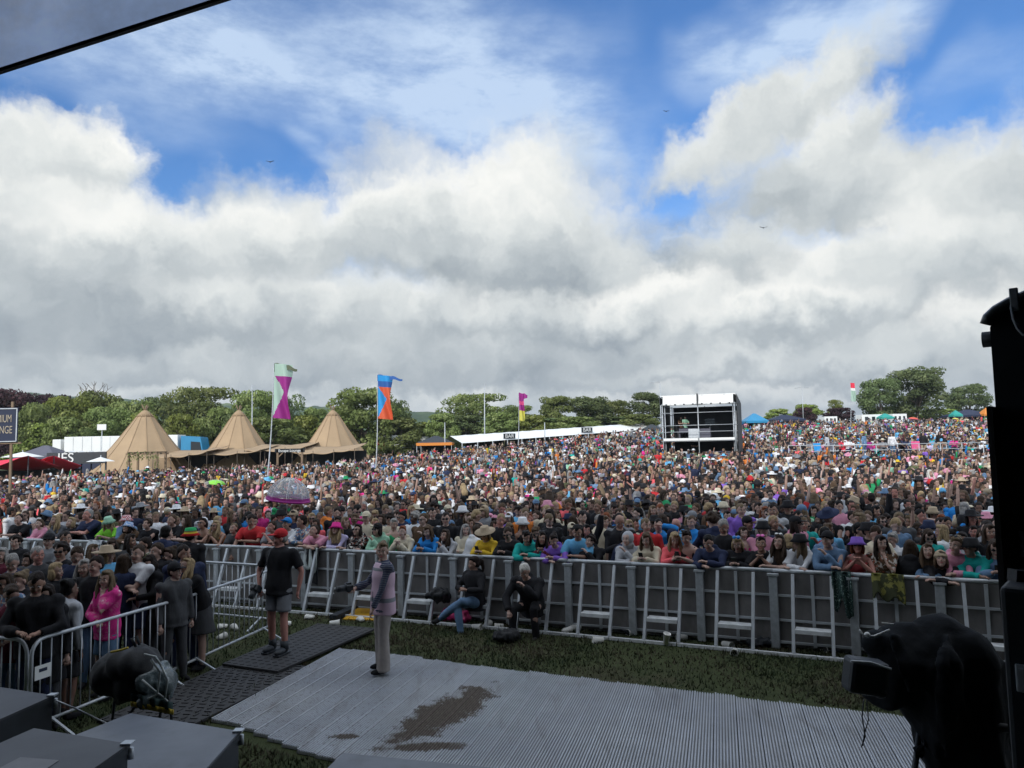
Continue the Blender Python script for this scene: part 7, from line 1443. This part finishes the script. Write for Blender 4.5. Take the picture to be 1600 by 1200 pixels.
# templates for the mass further back: plain arrays per part
def template(pose, sex, top, bottom, hair, hat, gl, lod):
    mb = {k: MB() for k in ('body', 'top', 'bottom', 'shoes')}; HM, Wr, E = figure(pose, sex, mb, lod, ('body', 'top', 'bottom', 'shoes') if lod == 1 else ('body', 'top', 'bottom'), top, bottom, 1.0)
    parts = [mb['body'], mb['top'], mb['bottom'], mb['shoes']]
    def onhead(fn): b = MB(); fn(b); b.v = [tuple((HM @ V3(v).to_4d()).to_3d()) for v in b.v]; return b
    parts.append(onhead(lambda b: hair_shapes(b, hair, lod))); parts.append(onhead(lambda b: hat_shapes(b, hat, lod)) if hat else MB())
    def dark(b):
        if gl: glasses_shapes(b, gl == 'up', 2)
        elif lod == 1:
            for s in (-1, 1): b.ell((s * .031, -.083, .008), (.012, .006, .007), None, 5, 4)
            b.ell((0, -.086, -.060), (.018, .006, .006), None, 5, 4)
    parts.append(onhead(dark)); V = []; I = []; Q = []; T = []; n = 0
    for i, b in enumerate(parts):
        if not b.v: continue
        V += b.v; I += [i] * len(b.v)
        for f in b.f:
            g = [k + n for k in f]
            if len(g) == 4: Q.append(g)
            elif len(g) == 3: T.append(g)
            else:
                for k in range(1, len(g) - 1): T.append([g[0], g[k], g[k + 1]])
        n += len(b.v)
    return np.array(V, np.float32), np.array(I), np.array(Q, np.int32).reshape(-1, 4), np.array(T, np.int32).reshape(-1, 3)
def templates(lod, n):
    L = []
    for i in range(n):
        sex = 'f' if CR.random() < .55 else 'm'; pose = CR.choices(['stand', 'stand_r', 'stand_l', 'stand_n', 'folded', 'drink', 'shade', 'phone', 'up'], [20, 18, 18, 8, 8, 6, 4, 6, 5])[0]
        hair = CR.choice(['long', 'wavy', 'down', 'bun', 'pony', 'bob']) if sex == 'f' else CR.choice(['crop', 'crop', 'curly', 'crop']); hat = CR.choice(['bucket', 'cap', 'straw']) if CR.random() < .2 else None
        L.append(template(pose, sex, CR.choice(['tee', 'tee', 'hoodie', 'vest' if sex == 'f' else 'shirt']), CR.choice(['jeans', 'jeans', 'shorts', 'skirt' if sex == 'f' else 'shorts']), hair, hat, 'on' if CR.random() < .3 else None, lod))
    return L
TEMPL = {1: templates(1, 40), 2: templates(2, 36)}
TEMPL[3] = [template(p_, s_, t_, 'jeans', h_, ht_, None, 1) for p_, s_, t_, h_, ht_ in (('sit_cross', 'f', 'tee', 'long', None), ('sit_bent', 'm', 'tee', 'crop', 'cap'), ('stand', 'f', 'hoodie', 'bob', None), ('sit_cross', 'm', 'tee', 'crop', 'straw'))]
def crowd_mesh():
    Vs, Cs, Qs, Ts = [], [], [], []; n = 0; rest = [p for p in PTS if p not in nearset]
    for k in range(24): rest.append((pg.x + CR.uniform(-pW + .4, pW - .4), pg.y + CR.uniform(.5, 4.0), -999))
    for (x, y, px) in rest:
        V, I, Q, T = CR.choice(TEMPL[1 if y < 34 else 2] if px != -999 else TEMPL[3]); turn = CR.gauss(0, .5) if CR.random() > .18 else CR.uniform(1, 5.2); a = turn - math.atan2(x, y) * .6; s = CR.gauss(.975, .045); c_, s_ = math.cos(a) * s, math.sin(a) * s
        w = CR.uniform(.94, 1.12); X = (V[:, 0] * c_ * w - V[:, 1] * s_) + x; Y = (V[:, 0] * s_ * w + V[:, 1] * c_) + y; Z = V[:, 2] * s + (pg.z + pzd if px == -999 else hgt(x, y)); Vs.append(np.stack([X, Y, Z], 1))
        tc = COLS[pick(PAL)]; j = CR.uniform(.8, 1.2); tab = np.array([[v * .86 for v in SKINS[pick(SPAL)]], [v * j for v in tc], COLS[CR.choice(['denim blue', 'black', 'dark grey', 'beige', 'navy'])], COLS['black'], HAIRS[pick(HPAL)], COLS[pick(HATP)], (.02, .018, .018)], np.float32); Cs.append(tab[I]); Qs.append(Q + n); Ts.append(T + n); n += len(V)
    V = np.concatenate(Vs); Cc = np.concatenate(Cs); Q = np.concatenate(Qs); T = np.concatenate(Ts); me = bpy.data.meshes.new('crowd'); nq, nt = len(Q), len(T)
    me.vertices.add(len(V)); me.vertices.foreach_set('co', V.ravel()); me.loops.add(nq * 4 + nt * 3); me.loops.foreach_set('vertex_index', np.concatenate([Q.ravel(), T.ravel()])); me.polygons.add(nq + nt)
    me.polygons.foreach_set('loop_start', np.concatenate([np.arange(nq) * 4, nq * 4 + np.arange(nt) * 3])); me.polygons.foreach_set('loop_total', np.concatenate([np.full(nq, 4), np.full(nt, 3)])); me.polygons.foreach_set('use_smooth', np.ones(nq + nt, bool))
    at_ = me.color_attributes.new('Col', 'FLOAT_COLOR', 'POINT'); at_.data.foreach_set('color', np.concatenate([Cc, np.ones((len(Cc), 1), np.float32)], 1).ravel()); me.update()
    m = bpy.data.materials.new('crowd_clothes_and_skin'); m.use_nodes = True; t = NT(m.node_tree); b = t.n['Principled BSDF']; b.inputs['Roughness'].default_value = .75; b.inputs['Specular IOR Level'].default_value = .25
    a = t.node('ShaderNodeAttribute', attribute_name='Col'); g = t.node('ShaderNodeNewGeometry').outputs['Position']; sc = t.node('ShaderNodeVectorMath', operation='SCALE'); t.put(sc.inputs[0], a.outputs['Color']); t.put(sc.inputs['Scale'], t.rng(t.noise(g, 9, 4, .65), .3, .7, .65, 1.35, smooth=False)); t.put(b.inputs['Base Color'], sc.outputs[0])
    me.materials.append(m); tag(link('crowd', me), 'dense festival crowd filling the field up to the crest', None, None, 'stuff'); print('crowd people', len(rest), 'verts', len(V), 'polys', nq + nt)
crowd_mesh()
# camping chairs on the viewing platform
def chair(x, y, col, lab):
    o = empty('camping_chair', (pg.x + x, pg.y + y, pg.z + pzd), CR.uniform(-.3, .3), lab, 'chair', 'camping chairs on the viewing platform')
    b = MB(); b.grid(lambda u, v: V3(((u - .5) * .56, .0 - .44 * v, .42 - .05 * math.sin(math.pi * u) * math.sin(math.pi * v))), 6, 6, thick=.015); b.build('seat', col, o)
    b = MB(); b.grid(lambda u, v: V3(((u - .5) * .56, .02 + .12 * v + .05 * math.sin(math.pi * u), .42 + .62 * v)), 6, 6, thick=.015); b.build('backrest', col, o)
    for sx in (-.27, .27):
        for ya, yb in ((-.42, .02), (.02, -.42)): b = MB(); b.tube([(sx, ya, 0), (sx, yb, .60 if yb < 0 else .45)], .012, 5); b.build('leg', M['galv'], o)
for _x, _y, _c, _l in ((-5.2, .6, M['fblue'], 'bright blue camping chair at the left end of the viewing platform'), (-3.4, .7, M['red'], 'red camping chair near the left end of the viewing platform'), (-4.3, .6, M['grey'], 'dark grey camping chair between the blue and the red one'), (-1.6, .6, M['magenta'], 'magenta camping chair left of the middle of the platform'), (1.6, .6, M['pinkc'], 'hot pink camping chair right of the middle of the platform'), (4.2, .7, M['blue'], 'blue camping chair at the right end of the viewing platform')): chair(_x, _y, _c, _l)
# ------------------------------------------------------------ umbrellas and a few large things in the crowd
def umbrella(px, py, Y, wpx, col, rim, lab, clear=False):
    p = aty(px, py, Y); R_ = wpx * Y / FPX / 2; o = empty('umbrella', (p.x, Y, p.z), .4, lab, 'umbrella'); o.rotation_euler = (.06, .12, .2); n = 8; h = R_ * (1.05 if clear else .45)
    def f(u, v): a = 2 * math.pi * u; t = v * math.pi / 2; sc = 1 - .05 * abs(math.sin(a * n / 2)) * v; return (R_ * math.sin(t) * math.cos(a) * sc, R_ * math.sin(t) * math.sin(a) * sc, h * math.cos(t) - h * .0)
    b = MB(); b.grid(f, 48, 10); b.build('canopy', col, o)
    b = MB(); b.tube([(0, 0, h + .06), (0, 0, -.55)], .008, 6); b.tube([(0, 0, -.55), (.03, 0, -.62), (.06, 0, -.58)], .012, 6); b.build('shaft', M['galv'], o)
    if rim: b = MB(); b.tube([V3(f(k / 48, 1.0)) for k in range(49)], .028, 6); b.grid(lambda u, v: V3(f(u, .90 + .12 * v)) * 1.003, 48, 2); b.build('rim', rim, o)
    b = MB()
    for k in range(n): b.tube([V3(f(k / n + 1e-5, v / 8)) * .995 for v in range(9)], .006, 4)
    b.build('ribs', M['white'] if clear else M['galv'], o)  # clear dome: ribs coloured white to stand in for streaky highlights
clr = bpy.data.materials.new('clear_plastic'); clr.use_nodes = True; _t = NT(clr.node_tree); _b = _t.n['Principled BSDF']; _b.inputs['Base Color'].default_value = (.90, .93, .98, 1); _b.inputs['Roughness'].default_value = .15
_tr = _t.node('ShaderNodeBsdfTransparent'); _tr.inputs[0].default_value = (.86, .88, .92, 1); _mx = _t.node('ShaderNodeMixShader'); _mx.inputs[0].default_value = .24; _t.l.new(_tr.outputs[0], _mx.inputs[1]); _t.l.new(_b.outputs[0], _mx.inputs[2]); _t.l.new(_mx.outputs[0], _t.n['Material Output'].inputs[0])
umbrella(450, 781, 17.5, 65, clr, M['magenta'], 'clear dome umbrella with a magenta rim held up in the crowd', True)
umbrella(338, 756, 34, 27, pmat('lime_cloth', (.22, .60, .05), .6), None, 'small bright green umbrella in the left part of the crowd')
umbrella(1427, 655, 110, 14, M['forange'], M['pinkc'], 'orange and pink parasol on the crest at the right')
umbrella(1493, 655, 108, 9, M['yel'], None, 'small yellow parasol on the crest near the green stall')
def label_bars():
    for o in BARS:
        px = colpx(o.location.x, o.location.y)
        best = min(FR, key=lambda f: abs(f[0] - px)); t, c = best[3]; h = best[6]
        a = ('%s %s' % (h[1], {'bucket': 'bucket hat', 'cap': 'cap', 'straw': 'straw hat', 'beanie': 'woolly hat'}[h[0]])) if h else '%s %s' % (c, {'tee': 't-shirt', 'vest': 'vest top'}.get(t, t)); hair = best[4]
        o['label'] = 'grey metal barrier section below the front row %s%s' % (a, ' and %s hair' % hair[1])
        if px < -5: o['label'] = 'grey metal barrier section at the very left edge of view %d steps along' % abs(int(px / 50))
    seen = {}
    for o in BARS:
        l = o['label']
        if l in seen: o['label'] = l + ', right one'; seen[l]['label'] = l + ', left one'
        seen[l] = o
label_bars()

def build_haze():
    b = MB(); b.box((0, 1150, 75), (9600, 7000, 170)); o = b.build("haze", []); o.data.materials.clear(); m = bpy.data.materials.new('haze'); m.use_nodes = True; t = NT(m.node_tree); t.n.clear(); out = t.node('ShaderNodeOutputMaterial'); v = t.node('ShaderNodeVolumePrincipled'); v.inputs['Color'].default_value = (.80, .87, .95, 1); v.inputs['Density'].default_value = .00018; v.inputs['Anisotropy'].default_value = .2
    t.l.new(v.outputs[0], out.inputs['Volume']); o.data.materials.append(m); o['kind'] = 'stuff'; o['label'] = 'thin bluish haze over the far hills'
build_haze()
